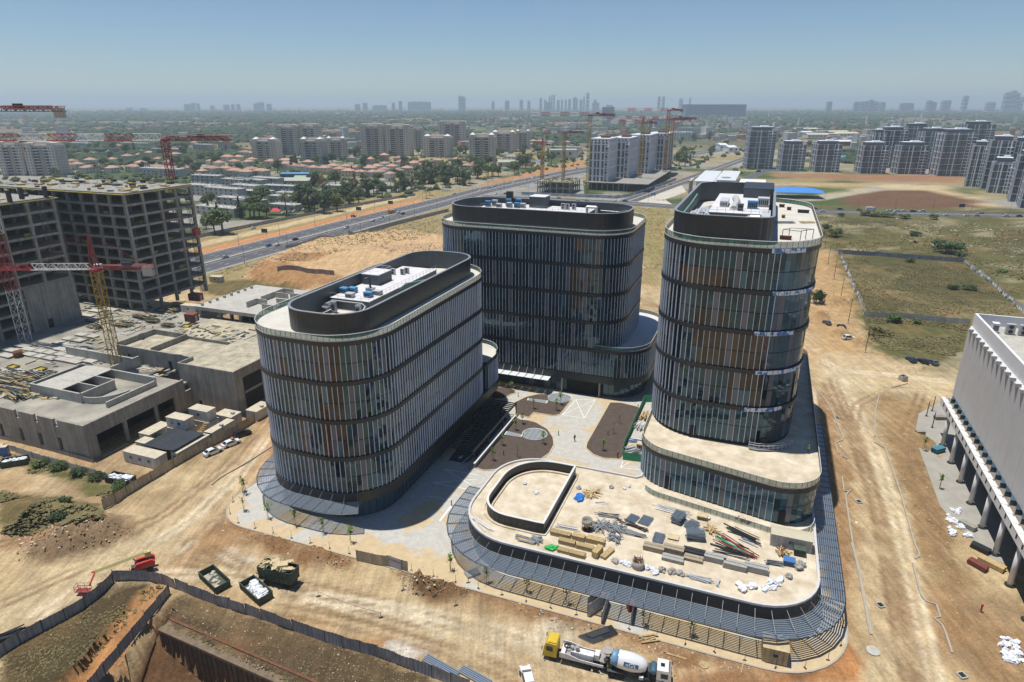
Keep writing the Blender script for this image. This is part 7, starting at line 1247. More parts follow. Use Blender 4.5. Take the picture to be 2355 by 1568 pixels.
x, y, z = gp('T4', 475, 1270); b = MB(); b.lathe([(.95, 0), (.95, .14), (.7, .16), (.3, .1)], 18); o = put('manhole_cover', b.mesh('manhole_cover', M_CONCL), None, (x, y, z)); tag(o, 'round pale concrete manhole ring by the bottom right dirt mound', 'manhole ring')
x, y, z = gp('T3', 735, 1410); b = MB(); b.lathe([(.7, 0), (.7, .14), (.5, .16), (.2, .1)], 18); o = put('manhole_cover', b.mesh('manhole_cover', M_WOOD), None, (x, y, z)); tag(o, 'round tan manhole cover on the brown dirt at the bottom', 'manhole ring')
# ================================================================ town behind the site
def leaf_mat(n, c, c2): return mat(n, c, .75, 0, .3, .35, c2=c2, rand=.3)
M_LF = [leaf_mat('leaf_a', (.045, .085, .02), (.11, .17, .04)), leaf_mat('leaf_b', (.03, .06, .02), (.07, .115, .035)), leaf_mat('leaf_c', (.06, .095, .018), (.15, .19, .04)), leaf_mat('leaf_d', (.018, .035, .018), (.035, .06, .026)), leaf_mat('palm_leaf', (.05, .065, .025), (.10, .12, .05)), leaf_mat('flame_leaf', (.30, .02, .012), (.38, .05, .02))]
def crown_mesh(kind, seed, m):
    r = random.Random(seed); b = MB()
    def leaves(c, rad, n, s):
        for _ in range(n):
            d = Vector((r.gauss(0, 1), r.gauss(0, 1), r.gauss(0, 1))).normalized(); p_ = Vector(c) + d * rad * r.uniform(.55, 1.05); n_ = (d + Vector((0, 0, .5)) + Vector((r.gauss(0, .5), r.gauss(0, .5), r.gauss(0, .5)))).normalized(); u = n_.orthogonal().normalized() * s * r.uniform(.6, 1.2); w = n_.cross(u).normalized() * s * r.uniform(.6, 1.2); b.add([tuple(p_ - u), tuple(p_ - w), tuple(p_ + u), tuple(p_ + w)], [(0, 1, 2, 3)])
    if kind == 'cypress':
        for k in range(16): z = .12 + .86 * k / 15; leaves((r.uniform(-.02, .02), r.uniform(-.02, .02), z), .15 * math.sin(math.pi * min(1, (z + .12) ** .7)) + .02, 26, .04)
    elif kind == 'palm':
        for k in range(22):
            a = k * 2.4; up = r.uniform(.1, .9); pr = Vector((0, 0, .86))
            for i in range(5):
                q_ = pr + Vector((math.cos(a), math.sin(a), up - .42 * i)) * .085; s = Vector((-math.sin(a), math.cos(a), 0)) * (.035 if i < 4 else .01); b.add([tuple(pr - s), tuple(q_ - s), tuple(q_ + s), tuple(pr + s)], [(0, 1, 2, 3)]); pr = q_
    else:
        fl = dict(round=.8, wide=.55, tall=1.25)[kind]
        for k in range(26): a, t = r.uniform(0, 6.3), r.random() ** .5; z = r.uniform(-1, 1); rr_ = math.sqrt(1 - z * z * .8) * t * .36; leaves((rr_ * math.cos(a), rr_ * math.sin(a), .62 + z * .26 * fl), r.uniform(.10, .17), 44, .034)
    return b.mesh('crown', m)
CRN = {}
for k_, kind in enumerate(('round', 'wide', 'tall', 'cypress', 'palm', 'flame')):
    mm = {'cypress': [M_LF[3]], 'palm': [M_LF[4]], 'flame': [M_LF[5]]}.get(kind, [M_LF[0], M_LF[1], M_LF[2]]); CRN[kind] = [crown_mesh('round' if kind == 'flame' else kind, 20 + k_ * 7 + i, m_) for i, m_ in enumerate(mm)]
b = MB(); b.tube((0, 0, 0), (.02, .01, .45), .035, 6, .025)
for a in (0, 1.6, 3.1, 4.6): b.tube((.02, .01, .35), (.02 + .2 * math.cos(a), .2 * math.sin(a), .62), .02, 5, .008)
TRK = b.mesh('trunk', M_BARK); b = MB(); b.tube((0, 0, 0), (.01, 0, .88), .022, 6, .016); TRKP = b.mesh('trunk', M_BARK)
NT = [0]
def tree(x, y, h, kind, label, group, z=0., w=1.):
    i = NT[0]; NT[0] += 1; r = random.Random(i * 13 + 5); th = T({'cypress': 'cypress_tree', 'palm': 'palm_tree'}.get(kind, 'leafy_tree'), label, 'tree', (x, y, z), r.uniform(0, 6.28), group)
    th.scale = (h * w, h * w, h); put('crown', r.choice(CRN[kind]), th); put('trunk', TRKP if kind == 'palm' else TRK, th)
TREES = dict(R2=[(640,1210,15,'tall'),(775,1225,13,'tall'),(700,975,11,'round'),(885,975,11,'round'),(1005,1140,13,'round'),(1065,990,8,'flame'),(755,985,7,'flame'),(1090,1100,8,'round'),(1260,965,10,'wide'),(1310,1075,9,'wide'),(1440,1035,6,'round'),(1650,955,14,'round'),(1890,960,15,'round'),(1740,955,11,'round'),(2000,955,11,'wide'),(2180,900,10,'wide'),(2330,885,9,'wide'),(180,1275,9,'wide'),(95,1275,9,'wide'),(250,1270,7,'wide'),(15,1275,9,'cypress'),(540,1175,9,'round'),(200,1115,6,'round'),(60,1045,10,'cypress'),(490,1030,6,'cypress'),(520,795,13,'cypress'),(1160,855,10,'cypress'),(1485,845,9,'cypress'),(1550,815,8,'cypress'),(850,770,10,'round'),(950,775,8,'round'),(700,785,9,'round'),(800,775,8,'wide'),(1530,785,8,'round'),(1585,965,10,'cypress'),(905,925,8,'palm'),(815,935,8,'palm'),(745,905,7,'palm'),(680,905,7,'palm'),(625,900,7,'palm'),(2255,845,8,'palm'),(2300,835,8,'palm'),(1055,935,8,'cypress'),(490,885,5,'round'),(150,915,6,'round'),(1010,705,9,'round'),(1080,665,9,'tall'),(2025,700,12,'round'),(2080,680,10,'round'),(1640,690,9,'round'),(1745,700,7,'round'),(1380,700,6,'round'),(1715,1090,6,'palm'),(1748,1060,6,'palm'),(1415,890,7,'wide'),(1460,930,6,'round'),(1120,800,6,'round'),(1760,830,8,'round'),(1940,890,9,'round'),(350,830,7,'round'),(380,860,6,'palm'),(1030,850,7,'cypress')],
 R3=[(110,890,9,'wide'),(170,890,9,'round'),(60,890,8,'palm'),(350,875,8,'palm'),(420,810,12,'round'),(480,800,10,'palm'),(530,690,10,'wide'),(655,770,12,'round'),(390,700,9,'wide'),(500,655,9,'round'),(700,645,7,'round'),(885,655,10,'wide'),(860,775,6,'round'),(915,695,10,'tall'),(1830,790,17,'tall'),(1885,795,16,'tall'),(1970,565,16,'tall'),(2110,560,15,'tall'),(1960,455,14,'round'),(2200,450,10,'round'),(2150,640,6,'round'),(2270,600,7,'round'),(2300,450,9,'round'),(1840,600,9,'tall'),(1860,570,8,'round'),(200,700,8,'round'),(250,690,8,'palm'),(460,440,7,'cypress'),(560,480,9,'round'),(620,560,9,'round'),(700,560,9,'round'),(800,570,9,'round'),(880,420,9,'tall'),(900,560,8,'round')],
 R1=[(1010,595,12,'round'),(1130,595,12,'round'),(1165,690,13,'round'),(1060,700,8,'wide'),(1950,1150,7,'round'),(1890,1170,6,'round'),(2005,1265,9,'cypress'),(1925,1235,8,'cypress'),(2210,1265,12,'cypress'),(2270,1045,9,'cypress'),(1900,1370,8,'tall'),(2050,1415,12,'wide'),(1980,1420,9,'wide'),(1940,740,9,'round'),(2030,730,8,'round'),(1350,775,9,'wide'),(1640,785,8,'round'),(1480,700,8,'round'),(1560,580,10,'tall'),(1640,590,10,'round'),(620,650,10,'round'),(700,660,9,'tall'),(990,760,5,'cypress'),(1110,780,6,'round'),(1380,830,6,'cypress'),(800,700,9,'round'),(900,640,8,'round'),(1700,700,8,'round'),(570,740,9,'tall'),(650,735,8,'round'),(730,735,7,'cypress'),(2340,1260,11,'round'),(2330,960,7,'round')],
 R4=[(40,520,9,'round'),(460,460,9,'round'),(690,520,9,'round'),(660,420,12,'tall'),(720,390,12,'tall'),(560,380,12,'tall'),(800,390,12,'round'),(880,390,11,'tall'),(960,390,11,'round'),(1040,400,11,'tall'),(400,370,10,'round'),(490,370,11,'round'),(1200,360,10,'round'),(1020,590,7,'round'),(640,370,11,'round')])
WORD = dict(R1='left part of the town', R2='middle of the town', R3='town behind the cranes', R4='far right background')
KW = dict(round='round leafy tree', wide='broad spreading tree', tall='tall loose tree', cypress='narrow dark cypress', palm='palm', flame='red flowering tree')
for c, L_ in TREES.items():
    cnt = {}
    for u, v, h, kind in sorted(L_):
        j = cnt.get(kind, 0); cnt[kind] = j + 1; x, y = g(c, u, v); tree(x, y, h * (1.5 if kind in ('round', 'wide') else 1.25), kind, f'{KW[kind]}, {nth(j)} such from left in the {WORD[c]}', 'trees in the ' + WORD[c], w={'wide': 1.15, 'round': 1.0}.get(kind, 1))
# shrubs of the right-hand field
for c, u, v, h, w, lab in (('S7', 1230, 515, 5.5, 2.6, 'large round shrub at the far fence of the field'), ('S7', 1170, 480, 4, 2.2, 'shrub left of the large one at the far fence'), ('S7', 380, 395, 4.5, 2.0, 'light green shrub right of the tall tower'), ('S7', 320, 350, 3.5, 1.6, 'small shrub beside the tall tower'), ('S7', 985, 385, 2.6, 2.8, 'low shrub in the middle of the rubble field'), ('S7', 690, 245, 3, 3.6, 'low wide hedge by the road, left end'), ('S7', 610, 235, 3, 3.2, 'low hedge by the road, far left end'), ('S7', 780, 245, 3, 3.2, 'low hedge by the road, middle'), ('S7', 905, 258, 2.8, 3, 'low hedge by the road, right end'), ('S7', 1130, 265, 3.2, 2.2, 'single round shrub by the road'), ('S7', 430, 245, 2.4, 2.2, 'small shrub by the road left'), ('S7', 815, 1035, 2.6, 2.4, 'shrub in front of the near field fence'), ('S7', 1010, 1050, 1.6, 2.2, 'low shrub in front of the near field fence'), ('S7', 1330, 560, 3, 1.8, 'shrub at the corner of the far fence'), ('S7', 1630, 680, 2.4, 2.4, 'shrub on the sand right of the field'), ('S7', 950, 585, 2, 2.6, 'pale low shrub inside the fenced field'), ('S7', 1400, 800, 2, 3, 'dark low shrub inside the fenced field right'), ('S7', 1270, 790, 2, 2.4, 'dark low shrub inside the fenced field'), ('S7', 245, 900, 5, 1.2, 'dark shrub partly behind the tall tower'), ('S1', 1310, 480, 2.2, 1.2, 'bright green shrub among the site cabins'), ('S1', 1000, 900, 1.8, 1.8, 'green shrub at the end of the beige fence'), ('S1', 800, 810, 1.5, 2.2, 'green shrub below the white sagging fence'), ('S1', 660, 770, 1.5, 2.2, 'second green shrub below the white sagging fence'), ('S1', 500, 720, 1.5, 2.4, 'third green shrub below the white sagging fence'), ('S1', 330, 690, 1.4, 2.4, 'fourth green shrub below the white sagging fence'), ('S1', 560, 1000, 1.3, 2, 'green weeds on the left mound'), ('S1', 480, 1110, 1.4, 2.2, 'olive weeds on the edge of the left mound')):
    q = gp(c, u, v); th = T('shrub', lab, 'shrub', q, rnd.uniform(0, 6), 'shrubs'); th.scale = (h * w * 1.35, h * w * 1.35, h * 2); o = put('foliage', rnd.choice(CRN['wide']), th); o.location = (0, 0, -.28)
# ---------------------------------------------------------------- houses
M_HW = mat('house_plaster', (.64, .59, .52), .85, 0, .1, .1, rand=.15); M_HR = mat('terracotta', (.42, .24, .165), .85, 0, .2, .6, rand=.25); M_HP = mat('pink_plaster', (.46, .36, .30), .85, 0, .1, .1, rand=.15); M_WIN = mat('house_window', (.03, .035, .04), .3, 0, .2, 1); M_HRR = mat('ridge_tiles', (.50, .36, .28), .85, 0, .1, 1)
def house_proto(v):
    th = T('house', 'x', 'house'); w, d, h = ((12, 9, 6), (16, 9, 6.2), (9, 9, 7.5), (20, 10, 6))[v]; b = MB(); b.box(0, 0, h / 2, w, d, h)
    if v in (1, 3): b.box(w * .3, -d * .5, h * .42, w * .3, 2.4, h * .84)
    b.build('wall', M_HP if v == 2 else M_HW, th); b = MB(); e = .5; t = h + 2.3; r_ = 0 if v == 2 else w / 2 - d / 2
    b.add([(-w / 2 - e, -d / 2 - e, h), (w / 2 + e, -d / 2 - e, h), (w / 2 + e, d / 2 + e, h), (-w / 2 - e, d / 2 + e, h), (-max(r_, .3), 0, t), (max(r_, .3), 0, t)], [(0, 1, 5, 4), (1, 2, 5), (2, 3, 4, 5), (3, 0, 4), (3, 2, 1, 0)]); rf = b.build('roof', M_HR, th)
    b = MB(); b.tube((-max(r_, .3), 0, t), (max(r_, .3), 0, t), .18, 4)
    for sx in (-1, 1):
        for sy in (-1, 1): b.tube((sx * max(r_, .3), 0, t), (sx * (w / 2 + e), sy * (d / 2 + e), h), .16, 4)
    b.build('ridge', M_HRR, rf)
    b = MB(); b.box(w * .2, d * .12, h + 1.9, .8, .8, 1.8); b.build('chimney', M_HW, rf)
    for k in range(int(w / 4)):
        for z in (1.6, 4.4): b = MB(); b.box(-w / 2 + 2 + k * 4, -d / 2 - .04, z, 1.3, .1, 1.2); b.build('window', M_WIN, th)
    b = MB(); b.box(w / 2 + .04, 0, 1.1, .1, 1, 2.2); b.build('door', M_BROWN, th); KIDS[th.name] = list(th.children)
    for c in th.children: KIDS[c.name] = list(c.children)
    return th
HPR = [house_proto(v) for v in range(4)]
HOUSES = dict(R1=[(670,785,0),(840,778,0),(1040,768,0),(1180,742,0),(830,855,1),(1040,855,0),(1240,848,1),(1300,800,0),(1470,845,1),(1660,858,1),(1750,790,0),(1870,895,2),(1960,862,1),(2080,858,1),(2170,885,1),(2100,748,1),(2200,745,0),(2290,705,1),(2160,790,0),(2310,868,1),(1790,600,0),(1460,760,0),(1560,790,0),(1290,720,0),(1620,720,0),(2290,790,0),(2020,800,0),(640,830,0),(1100,640,0),(1380,700,1),(1950,780,0),(1730,850,0),(720,820,0),(1540,860,0)],
 R2=[(50,705,1),(90,665,1),(110,770,0),(300,795,1),(420,780,1),(430,820,1),(60,890,1),(200,888,1),(1200,775,2),(1330,745,2),(1460,772,2),(1680,795,2),(1830,797,2),(1990,785,2),(1030,750,0),(680,850,0),(780,858,0),(860,838,0),(920,866,0),(980,838,0),(1000,885,0),(1080,848,0),(1110,886,0),(1200,858,0),(1260,838,0),(1330,866,0),(1400,838,0),(1450,875,0),(1330,808,0),(1540,855,0),(1600,810,0),(1700,820,0),(1380,905,0),(2090,830,0),(2180,815,1),(1220,890,0),(1290,895,0),(580,840,0),(1640,860,0),(1480,800,0),(1560,790,0),(1900,830,0),(1980,860,0),(630,800,0),(500,830,0)],
 R3=[(560,590,1),(640,600,1),(790,600,1),(490,590,0),(200,430,0),(300,420,0),(120,430,0),(380,440,0),(450,420,0),(540,420,0),(700,430,0),(1900,400,0),(2050,390,0),(2200,380,0),(2320,370,0),(60,420,0),(620,390,0),(820,410,0),(930,420,0),(1020,430,0)])
used_h = set()
for c, L_ in HOUSES.items():
    for j, (u, v, k) in enumerate(sorted(L_)):
        x, y = g(c, u, v); o = dup(HPR[k], None, (x, y, 0), GRID + rnd.choice((0, 0, .1, math.pi, -.15, math.pi / 2)), f'red-roofed {("detached", "long", "gabled", "terraced")[k]} house, {nth(j)} from the left in the {WORD[c]}', 'houses in the ' + WORD[c], rnd.uniform(.9, 1.15))
# grey flat-roofed terraces with roof tanks
M_BLK = mat('grey_render', (.46, .44, .40), .85, 0, .12, .1, rand=.15); M_TANK = mat('roof_tank', (.72, .72, .72), .4, .2, .05, 2)
for k, (c, u, v, w, h) in enumerate(sorted((('R1', 1900, 1060, 38, 9), ('R1', 2080, 1090, 40, 9), ('R1', 2280, 1060, 30, 9), ('R1', 1920, 960, 34, 9), ('R1', 2200, 1000, 36, 9), ('R1', 2190, 1150, 34, 6), ('R1', 2030, 1240, 40, 6), ('R2', 90, 1000, 40, 9), ('R2', 260, 985, 34, 9), ('R2', 120, 1080, 40, 6), ('R2', 380, 1030, 34, 6), ('R2', 480, 1100, 26, 6), ('R2', 100, 1160, 26, 5), ('R2', 390, 1120, 20, 5), ('R2', 900, 1040, 26, 7), ('R2', 430, 1190, 24, 4), ('R1', 1500, 880, 60, 8), ('R1', 1250, 620, 70, 8), ('R1', 750, 620, 60, 8), ('R1', 1880, 660, 40, 12), ('R1', 2090, 630, 34, 12), ('R1', 1550, 680, 60, 8), ('R3', 340, 790, 36, 7), ('R3', 290, 765, 20, 9), ('R3', 800, 700, 44, 14), ('R3', 1190, 440, 50, 26), ('R3', 1930, 500, 70, 16), ('R3', 1850, 560, 44, 18), ('R3', 870, 500, 80, 10), ('R3', 700, 490, 50, 14), ('R3', 1080, 470, 60, 10), ('R2', 1080, 690, 36, 8)), key=sx_)):
    x, y = g(c, u, v); th = T('flat_roof_block', f'low flat-roofed block with roof tanks, {nth(k)} from the left of these blocks', 'building', (x, y, 0), GRID + rnd.choice((0, .05, -.1)), 'low flat-roofed blocks'); b = MB(); b.box(0, 0, h / 2, w, 10, h); b.build('wall', M_BLK if c != 'R3' else M_HW, th); b = MB(); b.box(0, 0, h + .15, w + .3, 10.3, .3); b.build('roof', M_CONCL, th)
    for i in range(int(w / 6)): b = MB(); [b.box(-w / 2 + 3 + i * 6, -5.05, 1.7 + z * 3, 1.8, .12, 1.4) for z in range(int(h / 3))]; b.build('window', M_WIN, th)
    b = MB(); r = random.Random(k)
    for i in range(int(w / 2.6)): xx = -w / 2 + 1.5 + i * 2.6; yy = r.uniform(-3, 3); b.lathe([(.3, 0), (.3, 1.3)], 6, (xx, yy, h + .9)); b.box(xx + .9, yy - .4, h + .7, 1.1, 1.6, .1); b.box(xx, yy, h + .6, .1, .1, .7)
    b.build('roof_tanks', M_TANK, th, kind='stuff')
# ---------------------------------------------------------------- beige apartment towers
M_BEI = mat('beige_stone', (.60, .54, .46), .85, 0, .08, .08, rand=.08); M_BEID = mat('beige_stone_shade', (.36, .31, .26), .85, 0, .1, .1); M_BAL = mat('balcony_white', (.68, .66, .62), .8, 0, .08, .3)
def apt(label, x, y, w, d, h, rz, gable=False):
    th = T('apartment_tower', label, 'apartment building', (x, y, 0), rz, 'beige apartment towers'); fl = int(h / 3.1)
    b = MB(); b.box(0, d * .06, h / 2, w, d * .88, h); b.build('wall', M_BEI, th)
    for s in (-1, 1): b = MB(); b.box(s * w * .36, -d * .1, h * .5 + 1.2, w * .2, d * .94, h + 2.4); b.build('wing', M_BEI, th)
    b = MB(); b.box(0, -d * .395, h * .48, w * .12, .5, h * .94); b.build('recess_shade_strip', M_BEID, th)  # raised strip of darkened stone: a recess's shade put into the colour
    for s in (-1, 1):
        b = MB(); b.box(s * w * .17, -d * .39, h * .47, w * .17, .4, h * .9); b.build('loggia', M_WIN, th)
        for k in range(1, fl): b = MB(); b.box(s * w * .17, -d * .42, k * 3.1, w * .18, 1.7, .9); b.build('balcony', M_BAL, th)
    b = MB()
    for k in range(fl):
        for s in (-1, 1): b.box(s * w * .31, -d * .58, 1.8 + k * 3.1, 1.1, .16, 1.2); b.box(s * w * .41, -d * .58, 1.8 + k * 3.1, 1.1, .16, 1.2)
        for t in (-.3, 0, .3): b.box(w * .465, t * d, 1.8 + k * 3.1, .16, 1.2, 1.2); b.box(-w * .465, t * d, 1.8 + k * 3.1, .16, 1.2, 1.2)
        for t in (-.3, 0, .3): b.box(w * .505, t * d * .8 + d * .06, 1.8 + k * 3.1, .16, 1.2, 1.2)
    b.build('window_grid', M_WIN, th, kind='stuff'); b = MB(); b.box(0, d * .1, h + 1.6, w * .5, d * .5, 3.2); b.box(w * .2, 0, h + .7, 3, 3, 1.4); b.build('roof_house', M_BEI, th)
    if gable:
        for s in (-1, 1): b = MB(); b.box(s * w * .36, -d * .1, h + 3.6, w * .2, d * .5, 2.6, 0, .15); b.build('gable', M_BAL, th)
for k, (c, u0, u1, v, vt, gb) in enumerate(sorted((('R2', 120, 350, 745, 560, 1), ('R2', 350, 560, 690, 430, 0), ('R2', 560, 745, 690, 420, 0), ('R2', 565, 780, 775, 560, 1), ('R2', 800, 975, 735, 550, 1), ('R2', 1120, 1330, 700, 420, 0), ('R2', 1340, 1580, 700, 425, 0), ('R2', 1690, 1950, 710, 530, 1), ('R2', 1830, 2080, 620, 390, 0), ('R2', 2110, 2350, 750, 520, 1), ('R3', 0, 100, 740, 540, 1), ('R3', 110, 330, 660, 490, 1), ('R3', 330, 460, 640, 480, 1), ('R2', 1600, 1690, 640, 450, 0), ('R2', 2230, 2330, 690, 500, 0), ('R1', 20, 250, 880, 590, 0), ('R1', 270, 550, 880, 600, 0), ('R2', 800, 930, 640, 480, 0), ('R1', 2300, 2355, 600, 560, 0)), key=sx_)):
    p_, q_ = g(c, u0, v), g(c, u1, v); w = math.dist(p_, q_); h = zz(c, u0, vt, p_[1]); d = min(22, w * .6); apt(f'beige stone apartment tower with white balconies, {nth(k)} from the left of these towers', (p_[0] + q_[0]) / 2, p_[1] + d * .5, w, d, h, rnd.uniform(-.15, .05) if c != 'R1' else .1, bool(gb))
# ---------------------------------------------------------------- dark new apartment blocks at right
M_DKW = mat('dark_block_wall', (.15, .165, .185), .7, 0, .1, .1); M_DKL = mat('pale_block_trim', (.78, .80, .84), .7, 0, .06, .2); M_DKB = mat('brown_block_panel', (.13, .12, .13), .7, 0, .1, .2)
def block(label, x, y, w, d, h, rz):
    th = T('apartment_block', label, 'apartment building', (x, y, 0), rz, 'dark apartment blocks'); fl = int(h / 3.2); b = MB(); b.box(0, 0, h / 2, w, d, h); b.build('wall', M_DKW, th); r = random.Random(int(x * 7 + y))
    for k in range(0, fl + 1, 2): b = MB(); b.box(0, 0, min(h, k * 3.2), w + .9, d + .9, .42); b.build('floor_band', M_DKL, th)
    n = 7
    for side, L_ in ((0, w), (1, d), (2, d)):
        for i in range(n + 1):
            t = -L_ / 2 + L_ * i / n; b = MB(); wd_ = .45 if i % 3 else 1.1
            if side == 0: b.box(t, -d / 2 - .3, h / 2, wd_, .5, h)
            else: b.box((w / 2 + .3) * (1 if side == 1 else -1), t, h / 2, .5, wd_, h)
            b.build('pilaster', M_DKL if i % 3 != 1 else M_DKB, th)
    gl = MB()
    for k in range(fl):
        for i in range(n):
            if (i * 3 + k // 4) % 5 == 4: continue
            t = -w / 2 + w * (i + .5) / n; gl.box(t, -d / 2 - .06, k * 3.2 + 1.7, w / n * .62, .2, 2.1); t = -d / 2 + d * (i + .5) / n; gl.box(w / 2 + .06, t, k * 3.2 + 1.7, .2, d / n * .6, 2.1); gl.box(-w / 2 - .06, t, k * 3.2 + 1.7, .2, d / n * .6, 2.1)
    gl.build('window_grid', M_GLASSB, th, kind='stuff')
    for k in range(1, fl):
        b = MB(); b.box(w * .36, -d / 2 - .9, k * 3.2 + .1, w * .22, 1.6, .7); b.build('balcony', M_DKL, th)
    b = MB(); b.box(0, 1, h + 1.9, w * .7, d * .7, 3.6); b.build('penthouse', M_DKW, th); b = MB(); b.box(0, 1, h + 3.8, w * .76, d * .76, .3); b.build('roof', M_DKL, th); b = MB(); b.box(w * .1, 2, h + 4.6, w * .3, d * .3, 1.4); b.build('roof_plant', M_DKL, th)
for k, (u0, u1, v, vt, lab) in enumerate(((165, 375, 690, 390, 'tall leftmost block with white vertical stripes'), (430, 615, 705, 500, 'lower second block from the left'), (690, 885, 715, 500, 'lower third block from the left'), (1045, 1245, 725, 510, 'lower fourth block, before a taller one'), (1330, 1550, 730, 510, 'lower fifth block, before a taller one'), (1640, 1890, 745, 410, 'wide tall block right of the lower ones'), (1190, 1375, 680, 390, 'tall block behind the fourth one'), (1500, 1690, 690, 400, 'tall block behind the fifth one'), (1370, 1560, 640, 360, 'tallest far block in the middle'), (1140, 1200, 680, 410, 'narrow block behind the fourth one'), (1820, 2040, 650, 345, 'far tall block behind the wide one'), (1890, 2010, 830, 510, 'first corner block of the right-hand row'), (2010, 2200, 850, 470, 'second block of the right-hand row'), (2060, 2230, 880, 640, 'low balcony block of the right-hand row'), (2200, 2330, 830, 480, 'third tall block of the right-hand row'), (2230, 2420, 950, 590, 'nearest block at the right edge'), (2260, 2420, 720, 380, 'far block at the right edge'), (2310, 2500, 1000, 640, 'cut-off block at the right edge'))):
    p_, q_ = g('R4', u0, v), g('R4', u1, v); w = max(14, math.dist(p_, q_)); h = zz('R4', u0, vt, p_[1]); block('dark apartment block with pale bands, ' + lab, (p_[0] + q_[0]) / 2 + 6, p_[1] + 9, w * (.92 if k < 11 else .8), 18, h, (-.12 if k < 11 else -.55))
# ---------------------------------------------------------------- white block under construction, frame beside it
M_WB = mat('white_cladding', (.66, .67, .70), .7, 0, .06, .1)
def wblock(label, a0, b0, a1, b1, h):
    th = T('white_block', label, 'apartment building', W3((a0 + a1) / 2, (b0 + b1) / 2, 0), GRID); w, d = a1 - a0, b1 - b0; b = MB(); b.box(0, 0, h / 2, w, d, h); b.build('wall', mat('white_block_core', (.09, .10, .11), .5, 0, .15, .2), th)
    for k in range(0, int(h / 7.2) + 1): b = MB(); b.box(0, 0, 5 + k * 7.2, w + .5, d + .5, 1.0); b.build('floor_band', M_WB, th)
    for L_, s in ((w, 0), (d, 1)):
        n = max(3, int(L_ / 3.4))
        for i in range(n + 1):
            t = -L_ / 2 + L_ * i / n; ww = 1.9 if i % 2 else 1.0; b = MB(); b.box(*((t, -d / 2 - .2, (h + 5) / 2, ww, .5) if s == 0 else (w / 2 + .2, t, (h + 5) / 2, .5, ww)), h - 5); b.build('pier', M_WB, th)
    b = MB(); b.box(0, 0, h + 1.6, w + .2, d + .2, 3.2); b.build('parapet', M_WB, th)
    for i in range(int(w / 3.4)): b = MB(); b.box(-w / 2 + 2 + i * 3.4, -d / 2 - .12, h + 1.2, 1.2, .1, 1.4); b.build('opening', M_DARK, th)
    for i in range(int(d / 3.4)): b = MB(); b.box(w / 2 + .12, -d / 2 + 2 + i * 3.4, h + 1.2, .1, 1.2, 1.4); b.build('opening', M_DARK, th)
    b = MB(); b.box(w * .1, 0, h + 4, w * .4, d * .3, 2); b.build('roof_house', M_RUST, th)
    for i in range(int(h / 3.6) - 1): b = MB(); b.box(w / 2 - 1.2, -d / 2 - .9, 6.6 + i * 3.6, 3.4, 2.2, .5); b.build('balcony', M_WB, th)
wblock('white apartment block under construction with gridded front, nearest of the row', -160, 624, -142, 660, 43); wblock('second white block under construction behind the nearest one', -150, 664, -131, 712, 42); wblock('third white block under construction', -141, 716, -120, 758, 43); wblock('farthest white block under construction in the row', -131, 762, -108, 806, 43)
fb = T('building_podium', 'grey unfinished podium frame around the white blocks', 'building', W3(-140, 700, 0), wc=True)
b = MB(); b.ab(-162, 616, 6.5, -102, 815, 7.3); b.build('slab', M_CONC, fb)
for k in range(20): b = MB(); b.ab(-122.6 + k * .0 + (k - 10) * 0, 620 + k * 9.6, 0, -121.6, 621 + k * 9.6, 6.5); b.build('column', M_CONC, fb)
for k in range(8): b = MB(); b.ab(-161 + k * 5.2, 617, 0, -160.2 + k * 5.2, 617.8, 6.5); b.build('column', M_CONC, fb)
b = MB(); b.ab(-158, 622, 0, -126, 812, 6.5); b.build('inner_mass', M_DARK, fb)
frame_bld('low two-storey concrete frame left of the white blocks', -196, 578, -165, 612, 5, 5, 0, 2, 5.2)
fence('blue and white printed hoarding in front of the white blocks', abp((-205, 561), (-165, 563), (-120, 565), (-113, 580), (-104, 640), (-92, 730)), 2.6, 5, mat('printed_hoarding', (.30, .42, .55), .7, 0, .4, .15, c2=(.6, .62, .64)), M_DKST, ribs=False, seed=30, lean=0)
for k, (c, ub, vb, um, vt, jl, cj, rz, lab) in enumerate((('R3', 985, 1040, 985, 330, 52, 22, 174, 'tall yellow crane with long jib to the left, at the white block corner'), ('R3', 1690, 905, 1712, 285, 52, 15, 176, 'tall orange crane at the right end of the white blocks'), ('R3', 1465, 970, 1478, 400, 34, 14, 150, 'yellow crane in the middle of the white blocks'), ('R3', 570, 930, 570, 590, 12, 10, 40, 'short yellow crane with red and white jib left of the frame'), ('R3', 765, 900, 770, 490, 22, 22, 190, 'yellow crane behind the low concrete frame'), ('R3', 1735, 880, 1738, 360, 60, 26, 178, 'farther orange crane at the right end of the white blocks'), ('R3', 1540, 820, 1535, 370, 62, 50, 182, 'hazy crane behind the white blocks'))):
    x, y = g(c, ub, vb); h = zz(c, um, vt, y); crane(lab, x, y, 0, h, jl, cj, R(rz), 2.8, (M_YEL,) if k % 2 == 0 else (M_ORNG,), (M_CRED, M_CWHT), 8, 5, r=.24, jw=2.5, flat=k in (0, 1, 4, 5, 6), nm=22)
